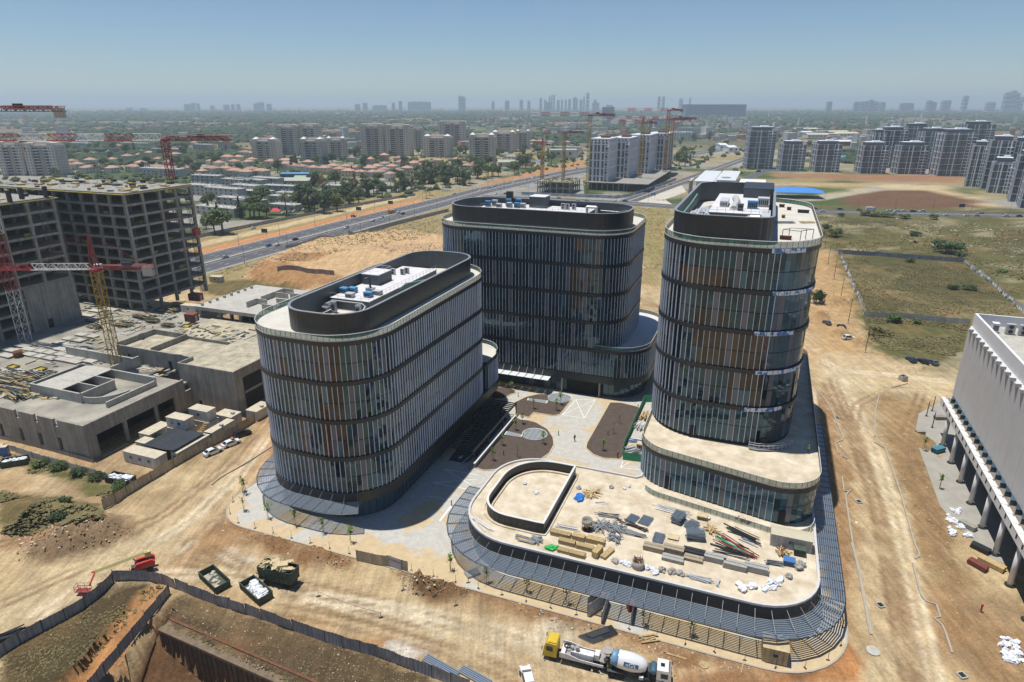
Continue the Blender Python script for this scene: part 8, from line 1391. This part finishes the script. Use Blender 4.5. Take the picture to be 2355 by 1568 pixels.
# ---------------------------------------------------------------- station hall, sports halls, warehouses
st = T('station_hall', 'white flat-roofed hall with tall columns behind the right tower', 'building', W3(-50, 640, 0), wc=True); b = MB(); b.ab(-58, 600, 0, -30, 690, 13); b.build('wall', M_WB, st); b = MB(); b.ab(-60, 598, 13, -44, 700, 13.8); b.build('roof', M_RAIL, st); b = MB(); b.ab(-42, 600, 14.4, -26, 690, 15.2); b.build('roof', M_RAIL, st); b = MB(); b.ab(-26, 610, 0, -2, 680, 9); b.build('annex_wall', M_BAL, st)
for k in range(10): b = MB(); b.ab(-26 + k * 2.4, 609.6, .5, -24.8 + k * 2.4, 610, 8.6); b.build('pier', M_DKB, st)
for k in range(6): b = MB(); b.ab(-64, 599 + k * 4, 0, -62.8, 600.2 + k * 4, 13); b.build('column', M_CONCL, st)
b = MB(); b.ab(-64.5, 598, 13, -62, 622, 13.8); b.build('beam', M_CONCL, st); b = MB(); b.lathe([(4, 0), (4, .6)], 20, W3(-35, 620, 15.2)); b.build('roof_lantern', M_SKYL, st)
def hall(label, c, u0, u1, v, h, d, m_, mr_, pitch=2., rz=0., name='hall'):
    p_, q_ = g(c, u0, v), g(c, u1, v); w = math.dist(p_, q_); th = T(name, label, 'building', ((p_[0] + q_[0]) / 2, p_[1] + d / 2, 0), rz); b = MB(); b.box(0, 0, h / 2, w, d, h); b.build('wall', m_, th)
    b = MB(); b.add([(-w / 2 - .4, -d / 2 - .4, h), (w / 2 + .4, -d / 2 - .4, h), (w / 2 + .4, d / 2 + .4, h), (-w / 2 - .4, d / 2 + .4, h), (-w / 2 - .4, 0, h + pitch), (w / 2 + .4, 0, h + pitch)], [(0, 1, 5, 4), (2, 3, 4, 5), (0, 4, 3), (1, 2, 5), (3, 2, 1, 0)]); b.build('roof', mr_, th)
    for k in range(max(2, int(w / 9))): b = MB(); b.box(-w / 2 + 4 + k * 9, -d / 2 - .05, h * .55, 3.2, .12, h * .35); b.build('window', M_WIN, th)
hall('long blue sports hall among the trees', 'R2', 370, 645, 925, 7, 16, mat('hall_blue', (.05, .20, .36), .6, 0, .1, .2), mat('hall_blue_roof', (.10, .26, .40), .6, 0, .1, .2), .5); hall('grey hall with low pitched roof before the blue hall', 'R2', 370, 640, 985, 6, 14, M_CONCL, M_CONCL, 2.5); hall('hall with green gable roof beside the blue hall', 'R2', 500, 600, 965, 6.5, 12, M_CONCL, mat('green_roof', (.28, .40, .22), .7, 0, .1, .2), 2.2)
M_CREAM = mat('cream_roof', (.60, .54, .38), .7, 0, .1, .05)
for k, (u0, u1, v, lab) in enumerate(((580, 760, 400, 'cream-roofed warehouse, leftmost of the group'), (680, 920, 450, 'long cream-roofed warehouse in front'), (760, 1000, 425, 'cream-roofed warehouse in the middle'), (900, 1080, 440, 'grey-cream warehouse at the right'), (920, 1050, 510, 'long warehouse with red front'), (640, 720, 430, 'small cream warehouse between the larger ones'), (0, 60, 540, 'white shed by the far road'), (65, 130, 560, 'white shed with dark windows by the far road'))): hall(lab, 'R4', u0, u1, v, 8, 34, M_BAL if k != 4 else M_BROWN, M_CREAM if k < 4 else M_WB, 2.5, name='warehouse')
hall('large beige school block with green roof behind the cranes', 'R3', 640, 890, 720, 12, 20, M_BEI, mat('sage_roof', (.38, .42, .3), .8, 0, .1, .1), 1.); hall('low cream pavilion with pale green roof', 'R3', 165, 360, 800, 6, 16, M_BEI, MATS['sage_roof'], 2.); hall('dark grey office block behind the white blocks', 'R3', 1790, 1895, 560, 18, 26, M_DKW, M_DKL, .5)
th = T('grey_high_rise', 'pale grey high-rise rising behind the white blocks', 'apartment building', (*g('R3', 1170, 430), 0)); b = MB(); b.box(0, 0, 34, 42, 24, 68); b.build('wall', M_BAL, th); [MB().box(0, 0, 4 + k * 4, 42.4, 24.4, 1.4).build('window_band', M_GLASSB, th) for k in range(16)]; b = MB(); b.box(4, 0, 71, 24, 16, 6); b.build('roof_house', M_BAL, th)
for k, (u, lab) in enumerate(((1450, 'long pale block with grid front behind the cranes'), (1700, 'second long pale block behind the cranes'))): th = T('pale_block', lab, 'apartment building', (*g('R3', u, 420), 0)); b = MB(); b.box(0, 0, 14, 60, 20, 28); b.build('wall', M_BAL, th); [MB().box(0, 0, 4 + i * 4, 60.3, 20.3, 1.6).build('window_band', M_WIN, th) for i in range(6)]
tents = (('R2', 320, 1240, 12, 4, (.55, .03, .06), 'bright red shade sail in the playground by the highway'), ('R2', 2080, 910, 14, 4, (.10, .45, .55), 'turquoise shade sail among the trees'), ('R4', 565, 905, 46, 7, (.04, .22, .60), 'large bright blue shade canopy behind the right tower'), ('R4', 945, 625, 18, 6, (.03, .30, .45), 'blue and green playground canopy between the apartment blocks'), ('R3', 545, 760, 8, 4, (.1, .3, .5), 'small blue shade sail near the trees'))
for c, u, v, w, h, col, lab in tents:
    x, y = g(c, u, v); th = T('shade_sail', lab, 'shade sail', (x, y, 0), GRID * .5); m_ = mat('sail_%d' % int(col[0] * 99 + col[2] * 999), col, .7, 0, .08, .3); b = MB(); n = 6; vs_ = [((i / n - .5) * w, (j / n - .5) * w * .55, h * (.72 + .45 * math.exp(-((i - 1.8) ** 2 + (j - 3) ** 2) / 2.5) + .45 * math.exp(-((i - 4.3) ** 2 + (j - 3) ** 2) / 2.5))) for j in range(n + 1) for i in range(n + 1)]; b.add(vs_, [(j * 7 + i, j * 7 + i + 1, j * 7 + i + 8, j * 7 + i + 7) for j in range(n) for i in range(n)]); b.build('sail', m_, th)
    for sx in (-.5, .5):
        for sy in (-.5, .5): b = MB(); b.tube((sx * w, sy * w * .55, 0), (sx * w, sy * w * .55, h * .78), .1, 5); b.build('post', M_STEEL, th)
# ---------------------------------------------------------------- traffic and street furniture
CARS = [('R2', 265, 1530, 'blue'), ('R2', 345, 1525, 'white'), ('R2', 510, 1472, 'black'), ('R2', 980, 1362, 'white'), ('R2', 1220, 1302, 'white'), ('R2', 1305, 1270, 'white'), ('R2', 1460, 1230, 'white'), ('R2', 1500, 1236, 'grey'), ('R2', 1580, 1036, 'silver'), ('R2', 1630, 1012, 'white'), ('R2', 1965, 1050, 'white'), ('R2', 2210, 1020, 'white'), ('R2', 2300, 995, 'silver'), ('R5', 1950, 225, 'silver'), ('R3', 145, 1052, 'white'), ('R3', 230, 1050, 'black'), ('R3', 110, 992, 'white'), ('R3', 140, 982, 'silver'), ('R3', 262, 956, 'white'), ('R3', 310, 946, 'white'), ('R3', 420, 922, 'silver'), ('R3', 480, 912, 'white'), ('R3', 620, 882, 'darkblue'), ('R3', 800, 832, 'white'), ('R3', 890, 815, 'silver'), ('R3', 730, 1092, 'white'), ('R3', 905, 1113, 'white'), ('R3', 985, 1118, 'silver'), ('R3', 1250, 1126, 'white'), ('R3', 1335, 1118, 'grey'), ('R3', 1620, 1000, 'silver'), ('R3', 1720, 978, 'white'), ('R3', 1755, 965, 'grey'),
 ('R4', 930, 1005, 'darkblue'), ('R4', 1080, 1012, 'grey'), ('R4', 1310, 1017, 'white'), ('R4', 1370, 1019, 'white'), ('R4', 1422, 1019, 'white'), ('R4', 1495, 1022, 'black'), ('R4', 1565, 1022, 'white'), ('R4', 1350, 1040, 'white'), ('R4', 795, 1022, 'white'), ('R4', 2020, 1037, 'silver'), ('R4', 1910, 1055, 'white'), ('R4', 1990, 1056, 'silver'), ('R4', 2220, 1058, 'white'), ('R4', 2315, 1060, 'black'), ('R4', 1755, 1052, 'white'), ('R4', 735, 1000, 'blue'), ('R2', 400, 1228, 'white'), ('R2', 430, 1226, 'white'), ('R2', 460, 1222, 'silver'), ('R2', 500, 1214, 'white'), ('R2', 540, 1206, 'grey'), ('R2', 590, 1200, 'white'), ('R2', 890, 1145, 'grey'), ('R2', 940, 1138, 'black'), ('R2', 1130, 975, 'black'), ('R1', 2330, 1370, 'white'), ('R3', 1740, 905, 'red'), ('R3', 1460, 1000, 'white'), ('R3', 1500, 990, 'silver')]
cnt = {}
for c, u, v, col in sorted(CARS, key=lambda t: (t[0], t[1])):
    road_ = {'R2': 'highway left of the middle tower', 'R5': 'highway beside the frame tower', 'R3': 'roads around the crane site', 'R4': 'road behind the right-hand field', 'R1': 'street by the playground'}[c]; k = cnt.get((c, col), 0); cnt[c, col] = k + 1; x, y = g(c, u, v)
    rz = math.atan2(VB[1], VB[0]) + (.05 if c != 'R4' else -math.pi / 2 + .25) + (math.pi if k % 2 else 0); rz = rz if not (c == 'R3' and v > 1085) else GRID; car((x, y, .02), rz, col, f'{nth(k)} {col if col != "darkblue" else "dark blue"} car from the left on the {road_}', k % 3 == 2, 'cars on the ' + road_, name='moving_car')
for x_, lab, c, u, v, m_ in ((0, 'white delivery truck on the road behind the right-hand field', 'R4', 1165, 1012, M_TWHT), (0, 'orange flatbed on the highway', 'R2', 1400, 1228, M_ORNG)):
    x, y = g(c, u, v); th = T('delivery_truck', lab, 'truck', (x, y, .02), GRID + .3 if c == 'R4' else 1.2); b = MB(); b.box(-1, 0, 1.7, 5, 2.3, 2.0); b.build('body', m_, th); truck_cab(th, 2.7, CP['white'], 2.5, 2.2, 1.7)
    for xx in (-2.4, 2.5):
        for s in (-1, 1): wheel(th, xx, s * .95, .42)
x, y = g('R2', 1045, 1262); th = T('road_roller', 'red road roller on the orange strip beside the highway', 'road roller', (x, y, 0), 1.2); b = MB(); b.box(-.8, 0, 1.2, 2.2, 1.9, 1.0); b.box(0, 0, 2.6, 1.8, 1.7, .12); [b.tube((xx, yy, 1.6), (xx, yy, 2.6), .06, 4) for xx in (-.8, .8) for yy in (-.75, .75)]; b.build('body', M_LIFT, th); b = MB(); b.lathe([(.7, -1), (.7, 1)], 14, (1.7, 0, .7), axis=Matrix.Rotation(math.pi / 2, 4, 'X')); b.build('drum', M_STEEL, th); wheel(th, -1.4, .9, .52); wheel(th, -1.4, -.9, .52)
def lamp_proto():
    th = T('street_lamp', 'x', 'street lamp'); b = MB(); b.lathe([(.2, 0), (.2, .5), (.09, .6), (.06, 10)], 6); b.build('pole', M_DKST, th); b = MB(); b.tube((0, 0, 9.9), (1.8, 0, 10.4), .05, 4); b.build('arm', M_DKST, th); b = MB(); b.box(2.1, 0, 10.42, .9, .3, .12); b.build('lamp_head', M_GREY, th); KIDS[th.name] = list(th.children); return th
LP = lamp_proto(); k = 0
for t, n0 in ((-.06, 'near'), (1.06, 'far')):
    P = resample([lerp2(l, u, t) for l, u in zip(lo, up)], 33, False)
    for j, p_ in enumerate(P[3:19]): dup(LP, None, (*p_, 0), math.atan2(UA[1], UA[0]) + (math.pi if t < 0 else 0), f'street lamp on the {n0} side of the highway, {nth(j)} counted from the left', 'highway lamps')
for j in range(16): dup(LP, None, W3(-220 + j * 26, 549 + max(0, (j * 26 - 230)) * .25, 0), GRID - 1.57, f'street lamp along the cross road, {nth(j)} from the left', 'cross road lamps')
for j, (u, v, vt) in enumerate(((307, 482, 400), (331, 598, 465), (375, 716, 575), (425, 872, 710), (482, 1050, 868), (612, 1270, 1068))):
    x, y, z = gp('S7', u, v); h = max(7., zz('S7', u, vt, y) - z); th = T('utility_pole', f'thin wooden utility pole behind the right tower, {nth(j)} from the back', 'pole', (x, y, z), .3, 'utility poles'); b = MB(); b.tube((0, 0, -.3), (.1, 0, h), .12, 6, .08); b.build('pole', M_BARK, th); b = MB(); b.box(.1, 0, h - .5, 1.2, .1, .1); b.build('cross_arm', M_BARK, th); b = MB(); b.box(0, 0, .1, .8, .8, .4); b.build('footing', M_CONCL, th)
S7P = lambda *p: [gp('S7', *q)[:2] for q in p]
fence('crumpled white fence along the left side of the scrub field', S7P((425, 530), (445, 600), (475, 660), (500, 740), (540, 820), (575, 890), (600, 985)), 2.0, 2.5, M_HOARDL, M_STEEL, seed=41, lean=.3, wob=.5, sag=.4); fence('grey fence along the near side of the scrub field', S7P((600, 1000), (900, 1010), (1200, 1040), (1400, 1058)), 2.0, 4, M_HOARDL, M_STEEL, seed=42); fence('dark grey fence along the far side of the scrub field', S7P((410, 525), (700, 540), (1050, 570), (1350, 592)), 2.2, 5, M_HOARD, M_DKST, seed=43); fence('pale crumpled fence along the right side of the scrub field', S7P((1360, 598), (1480, 690), (1590, 770), (1700, 880), (1809, 980)), 2.0, 3, M_HOARDL, M_STEEL, seed=44, lean=.25, wob=.4, sag=.3)
fence('grey wall fence between the highway verge and the trees', [W(-322, 240), W(-316, 330), W(-308, 420), W(-296, 500), W(-290, 520)], 2.2, 6, M_HOARD, M_DKST, seed=45, ribs=False); fence('grey fence around the deep pit beside the highway', cr_('R2', (1000, 1450), (1330, 1360), (1600, 1290), (1920, 1210)), 2.4, 5, M_HOARD, M_DKST, seed=46, ribs=False); fence('grey fence at the foot of the bare earth plateau', cr_('R6', (280, 345), (400, 335), (620, 370), (800, 395)), 2.2, 4, M_HOARD, M_DKST, seed=47, ribs=False); fence('dark fence along the dry grass below the highway', cr_('R2', (420, 1545), (700, 1490), (1000, 1440), (1330, 1370)), 1.6, 6, M_HOARD, M_DKST, seed=48, ribs=False)
for k, (c, u, v) in enumerate((('R2', 232, 1455), ('R2', 1095, 1240), ('R2', 1388, 1180), ('R3', 1590, 1100), ('R4', 1865, 1020))): x, y = g(c, u, v); th = T('road_sign', f'roadside sign board, {nth(k)} from the left', 'sign', (x, y, 0), GRID * .5); b = MB(); b.box(0, 0, 4.5, 4, .15, 2.4); b.build('board', M_DKST if k != 3 else M_BLUEU, th); [MB().tube((s, 0, 0), (s, 0, 4), .08, 4).build('post', M_STEEL, th) for s in (-1.2, 1.2)]
# ================================================================ far country
def on_road(x, y):
    a, b_ = AB(x, y); hw_ = np.interp(b_, [q[1] for q in HW_LO], [q[0] for q in HW_LO])
    return hw_ - 55 < a < hw_ + 12 or abs(b_ - 545) < 26 and a > -240 or (-215 < a < -90 and 560 < b_ < 830) or (a > -240 and b_ < 640) or abs(a + 107 - (b_ - 553) * .135) < 22
rt = random.Random(21); k = 0; cand = []
while len(cand) < 95:
    y = rt.uniform(480, 1250); x = rt.uniform(-.72 * y, .3 * y)
    if on_road(x, y) or (x > 220 and y < 760): continue
    cand.append((x, y))
for _ in range(58):
    t = rt.random(); cand.append(g('R2', 560 + 1790 * t + rt.uniform(-40, 40), 1235 - 330 * t + rt.uniform(-150, 10)))
for k, (x, y) in enumerate(sorted(cand, key=lambda q: q[0] / q[1])): kd = rt.choice(('round', 'round', 'wide', 'tall', 'cypress', 'palm')); tree(x, y, rt.uniform(11, 18), kd, f'{KW[kd]} between the houses, {nth(k)} from the left of these', 'trees between the houses')
def blobs(name, pts, m, seed, kind='stuff'):
    r = np.random.RandomState(seed); n = len(pts); o = np.array([(1,0,0),(-1,0,0),(0,1,0),(0,-1,0),(0,0,1),(.7,.7,.5),(-.7,.7,.5),(-.7,-.7,.5),(.7,-.7,.5)], float); f = np.array([(0,5,8),(0,2,5),(2,6,5),(2,1,6),(1,7,6),(1,3,7),(3,8,7),(3,0,8),(4,5,6),(4,6,7),(4,7,8),(4,8,5)])
    P = np.array([p_[:3] for p_ in pts]); s = np.array([p_[3] for p_ in pts]); h = np.array([p_[4] for p_ in pts])
    v = o[None] * r.uniform(.65, 1.3, (n, 9, 1)); v[..., :2] *= s[:, None, None]; v[..., 2] *= h[:, None]; v = (v + P[:, None]).reshape(-1, 3); F = (f[None] + (np.arange(n) * 9)[:, None, None]).reshape(-1, 3)
    me_ = bpy.data.meshes.new(name); me_.from_pydata(v.tolist(), [], F.tolist()); me_.materials.append(m); o_ = link(bpy.data.objects.new(name, me_)); o_['kind'] = kind; return o_
r = np.random.RandomState(3); yy = 900 * np.exp(r.rand(26000) * 2.2); xx = (r.rand(26000) * 2 - 1) * (yy * .86 + 60); cl = fbm(xx, yy, 260, 4); ok = (cl > .47) & ~((xx > -420) & (xx < 460) & (yy < 1300)); xx, yy = xx[ok], yy[ok]
sz = r.uniform(5, 9, len(xx)) * np.clip(yy / 2200, .8, 2.2); blobs('woodland', [(a, b_, 0, s * 1.3, s * 1.1) for a, b_, s in zip(xx, yy, sz)], mat('far_wood', (.028, .05, .02), .9, 0, .4, .02, c2=(.055, .085, .03)), 1)
yy = 560 * np.exp(r.rand(1500) * .85); xx = (r.rand(1500) * 1.15 - .78) * yy; pts = [(a, b_, 0, s, s * 1.2) for a, b_, s in zip(xx, yy, r.uniform(2, 4.6, 1500)) if not on_road(a, b_) and not (a > 215 and b_ < 770)]; blobs('garden_hedges', pts, mat('hedge_green', (.04, .065, .018), .9, 0, .4, .1, c2=(.08, .11, .03)), 2)
def boxes(name, pts, mats_):
    b = MB()
    for x, y, w, d, h, k in pts: b.k = k; b.box(x, y, h / 2, w, d, h, (x * 7 + y) % 3)
    o = b.build(name, mats_); o['kind'] = 'stuff'
pts = []; M_FW = mat('far_plaster', (.55, .53, .50), .9, 0, .1, .01)
for _ in range(2600):
    y = 1250 * math.exp(rt.random() * 1.9); x = (rt.random() * 2 - 1) * (y * .84)
    if fbm(np.array([x + 5000.]), np.array([y]), 330, 3)[0] < .53: continue
    pts.append((x, y, rt.uniform(8, 26), rt.uniform(8, 16), rt.uniform(5, 13) if rt.random() < .9 else rt.uniform(15, 34), rt.choice((0, 0, 1, 2))))
boxes('distant_suburb', pts, [M_FW, M_HR, M_BLK])
far = [('R3', u, vt, w) for u, vt, w in ((560, 165, 22), (600, 180, 20), (640, 150, 8), (661, 135, 8), (682, 135, 8), (720, 185, 26), (755, 180, 18), (790, 180, 16), (825, 175, 22), (870, 158, 26), (893, 168, 14), (930, 178, 22), (958, 152, 14), (993, 116, 26), (1060, 180, 22), (630, 200, 50), (1065, 205, 60), (1650, 150, 22), (1690, 150, 22), (1850, 170, 30), (1935, 160, 12), (250, 190, 40), (380, 182, 30), (450, 190, 26), (120, 195, 26))] + [('R2', u, vt, w) for u, vt, w in ((1080, 220, 40), (1150, 210, 36), (1285, 232, 120), (1475, 192, 28), (1410, 208, 26), (1650, 198, 200), (2030, 145, 40), (2060, 155, 24), (165, 205, 26), (200, 203, 26), (265, 218, 36), (135, 215, 22))] + [('R1', u, vt, w) for u, vt, w in ((1710, 222, 26), (1740, 218, 24), (1775, 208, 26), (1820, 216, 22), (500, 240, 60), (1190, 255, 40), (1320, 258, 50), (2080, 226, 40), (2140, 222, 24), (2190, 220, 26), (1950, 234, 30))] + [('R4', u, vt, w) for u, vt, w in ((1060, 168, 30), (1105, 165, 28), (1140, 162, 22), (1175, 152, 26), (1205, 166, 36), (1260, 172, 36), (1625, 158, 30), (1660, 170, 30), (1740, 158, 30), (1775, 156, 26), (1908, 120, 30), (2235, 95, 36), (2280, 80, 34), (2310, 100, 26), (2340, 130, 26), (850, 166, 30), (1450, 178, 90), (2100, 170, 60))]
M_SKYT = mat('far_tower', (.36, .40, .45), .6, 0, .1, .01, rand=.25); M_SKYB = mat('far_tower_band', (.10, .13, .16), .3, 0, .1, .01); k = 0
for c, u, vt, w in sorted(far, key=lambda t: PL[t[0]][0] + t[1] * PL[t[0]][2]):
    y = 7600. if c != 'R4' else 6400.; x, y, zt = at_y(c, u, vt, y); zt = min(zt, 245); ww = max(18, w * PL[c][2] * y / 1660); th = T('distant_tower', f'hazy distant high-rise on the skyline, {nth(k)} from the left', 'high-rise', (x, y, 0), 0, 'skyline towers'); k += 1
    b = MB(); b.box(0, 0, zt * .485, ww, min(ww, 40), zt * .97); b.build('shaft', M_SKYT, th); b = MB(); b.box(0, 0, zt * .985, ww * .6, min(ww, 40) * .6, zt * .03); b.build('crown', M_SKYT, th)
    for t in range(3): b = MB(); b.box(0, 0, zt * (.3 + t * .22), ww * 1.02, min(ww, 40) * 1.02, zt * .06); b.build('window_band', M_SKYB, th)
p_, q_ = g('R3', 1890, 340), g('R3', 2440, 340); zt = zz('R3', 1890, 228, p_[1]); hg = T('aircraft_hangar', 'huge blue-grey windowless hall near the horizon', 'hangar', ((p_[0] + q_[0]) / 2, p_[1] + 60, 0)); L_ = q_[0] - p_[0]
for k in range(8): b = MB(); b.box(-L_ / 2 + L_ * (k + .5) / 8, -60, zt / 2, L_ / 8 - 1.5, 3, zt); b.build('wall_bay', mat('hangar_blue', (.10, .14, .19), .7, 0, .1, .01), hg)
b = MB(); b.box(0, 0, zt / 2, L_ - 2, 118, zt - .5); b.build('body', MATS['hangar_blue'], hg); b = MB(); b.box(0, 0, zt + 1, L_ + 4, 124, 2.5); b.build('roof', M_SKYB, hg)
# ================================================================ small stuff on the ground
rs = random.Random(31); pts = [[], [], []]
def inz(px_, n, ks, s0, s1):
    P = [gp(*q)[:2] for q in px_]; xs = [p_[0] for p_ in P]; ys = [p_[1] for p_ in P]; n *= 2; x = NR.uniform(min(xs), max(xs), n * 6); y = NR.uniform(min(ys), max(ys), n * 6); k_ = pip(x, y, P); x, y = x[k_][:n], y[k_][:n]
    for a, b_ in zip(x, y): s = (s0 + (s1 - s0) * rs.random() ** 2.5) * .55 * (1 if rs.random() < .96 else 1.8); pts[rs.choice(ks)].append((a, b_, ground_z(a, b_) - s * .25, s, s * .7))
o4 = lambda *p: [('OV', u, v) for u, v in p]
inz(o4((470, 1150), (620, 1215), (820, 1290), (800, 1320), (500, 1220)), 260, (0, 1, 1), .06, .28); inz(o4((900, 1310), (1100, 1330), (1090, 1370), (930, 1370)), 220, (1, 1, 0), .08, .35); inz(o4((1090, 1340), (1760, 1540), (1540, 1540), (1240, 1440)), 300, (0, 1), .06, .3); inz(o4((40, 1210), (300, 1205), (290, 1250), (40, 1290)), 200, (0, 1, 1, 1), .08, .4); inz(o4((1890, 900), (1945, 890), (1990, 1200), (1940, 1440)), 260, (0, 1, 2), .06, .3); inz(o4((1960, 930), (2150, 940), (2250, 1500), (2120, 1280)), 260, (0, 1), .06, .28); inz(o4((300, 1300), (1000, 1330), (1300, 1568), (900, 1500)), 260, (0, 1, 2), .04, .14); inz(o4((400, 1365), (960, 1545), (1000, 1600), (740, 1600), (375, 1435)), 260, (0, 0, 1), .05, .2); inz(o4((0, 1500), (255, 1340), (395, 1345), (170, 1568)), 120, (0, 1), .05, .18); inz([('S7', u, v) for u, v in ((300, 500), (480, 700), (640, 1100), (900, 1250), (300, 1000))], 300, (0, 1, 1), .1, .5); inz([('S7', u, v) for u, v in ((840, 260), (1809, 300), (1809, 560), (1380, 520), (840, 450))], 320, (0, 0, 1), .3, 1.1); inz(o4((1960, 880), (2060, 880), (2240, 1568), (2000, 1568)), 500, (0, 1), .03, .12); inz(o4((620, 980), (660, 1020), (330, 1330), (0, 1440), (0, 1380)), 400, (0, 1), .03, .12); inz(o4((1100, 1420), (1700, 1568), (1000, 1568), (900, 1500)), 300, (0, 1), .03, .14); inz([('R6', u, v) for u, v in ((1100, 60), (1800, 20), (1800, 110), (1350, 110))], 200, (0, 1), .3, .9)
for nm, p_, m_ in zip(('rubble_stones', 'soil_clods', 'litter'), pts, (mat('stone_pale', (.52, .46, .36), .9, 0, .2, 2), mat('clod', (.24, .155, .085), .95, 0, .3, 2), mat('litter_white', (.68, .68, .66), .7, 0, .1, 3))): blobs(nm, p_, m_, 7)
rg = np.random.RandomState(9); vt_ = []; ft_ = []
def tufts(poly, n, h0, h1):
    P = [gp(*q)[:2] for q in poly]; xs = [p_[0] for p_ in P]; ys = [p_[1] for p_ in P]; x = rg.uniform(min(xs), max(xs), n * 2); y = rg.uniform(min(ys), max(ys), n * 2); k_ = pip(x, y, P) & (fbm(x, y, 11, 3) > .42); x, y = x[k_][:n], y[k_][:n]
    for a, b_ in zip(x, y):
        z = ground_z(a, b_) - .05; h = rg.uniform(h0, h1) * .42; t = rg.uniform(0, 6.28); w = h * 1.3; e_ = (-math.sin(t) * h * 1.6, math.cos(t) * h * 1.6)
        for q in (1, -1): i = len(vt_); c_, s_ = math.cos(t) * w, math.sin(t) * w; vt_.extend([(a - c_ * .5, b_ - s_ * .5, z), (a + c_ * .5, b_ + s_ * .5, z), (a + c_ * .9 + e_[0] * q, b_ + s_ * .9 + e_[1] * q, z + h), (a - c_ * .7 + e_[0] * q, b_ - s_ * .7 + e_[1] * q, z + h * .8)]); ft_.append((i, i + 1, i + 2, i + 3))
tufts([('S7', u, v) for u, v in ((420, 530), (1350, 590), (1800, 960), (1400, 1050), (610, 985))], 9000, .25, .7); tufts([('S7', u, v) for u, v in ((240, 240), (1809, 300), (1809, 900), (1350, 560), (430, 520), (300, 480))], 9000, .3, .9); tufts([('S7', u, v) for u, v in ((600, 1000), (1390, 1060), (1300, 1300), (800, 1250), (640, 1150))], 3500, .25, .7); tufts(o4((0, 1500), (255, 1342), (380, 1345), (170, 1568), (0, 1600)), 1100, .15, .4); tufts(o4((400, 1365), (960, 1548), (1000, 1610), (740, 1610), (375, 1430)), 1500, .12, .35); tufts(o4((0, 1130), (230, 1170), (250, 1215), (0, 1225)), 2500, .3, .9); tufts(o4((0, 1040), (290, 1125), (240, 1145), (0, 1065)), 1500, .3, .8); tufts(o4((480, 625), (1030, 480), (1040, 545), (560, 640)), 3500, .3, .9); tufts(o4((1465, 478), (1540, 478), (1530, 620), (1470, 620)), 1500, .3, .8)
b = MB(); b.v = vt_; b.f = ft_; b.m = [0] * len(ft_); o = b.build('scrub_grass', mat('dry_grass', (.13, .112, .042), .9, 0, .35, .12, c2=(.24, .20, .085))); o['kind'] = 'stuff'
def kill(o):
    for c in list(o.children): kill(c)
    bpy.data.objects.remove(o)
for o in [*PROTO.values(), *HPR, LP]: kill(o)
# ================================================================ air
hz = MB(); hz.bx(-24500, -950, -16, 24500, 25500, 256)
hm = bpy.data.materials.new('haze_air'); hm.use_nodes = True; nt = hm.node_tree; nt.nodes.remove(nt.nodes['Principled BSDF'])
pv = nt.nodes.new('ShaderNodeVolumePrincipled'); pv.inputs['Density'].default_value = HAZE_D; pv.inputs['Color'].default_value = (.66, .81, .93, 1); pv.inputs['Anisotropy'].default_value = .2
nt.links.new(pv.outputs[0], nt.nodes['Material Output'].inputs['Volume'])
ho = hz.build('haze', hm); tag(ho, kind='stuff')
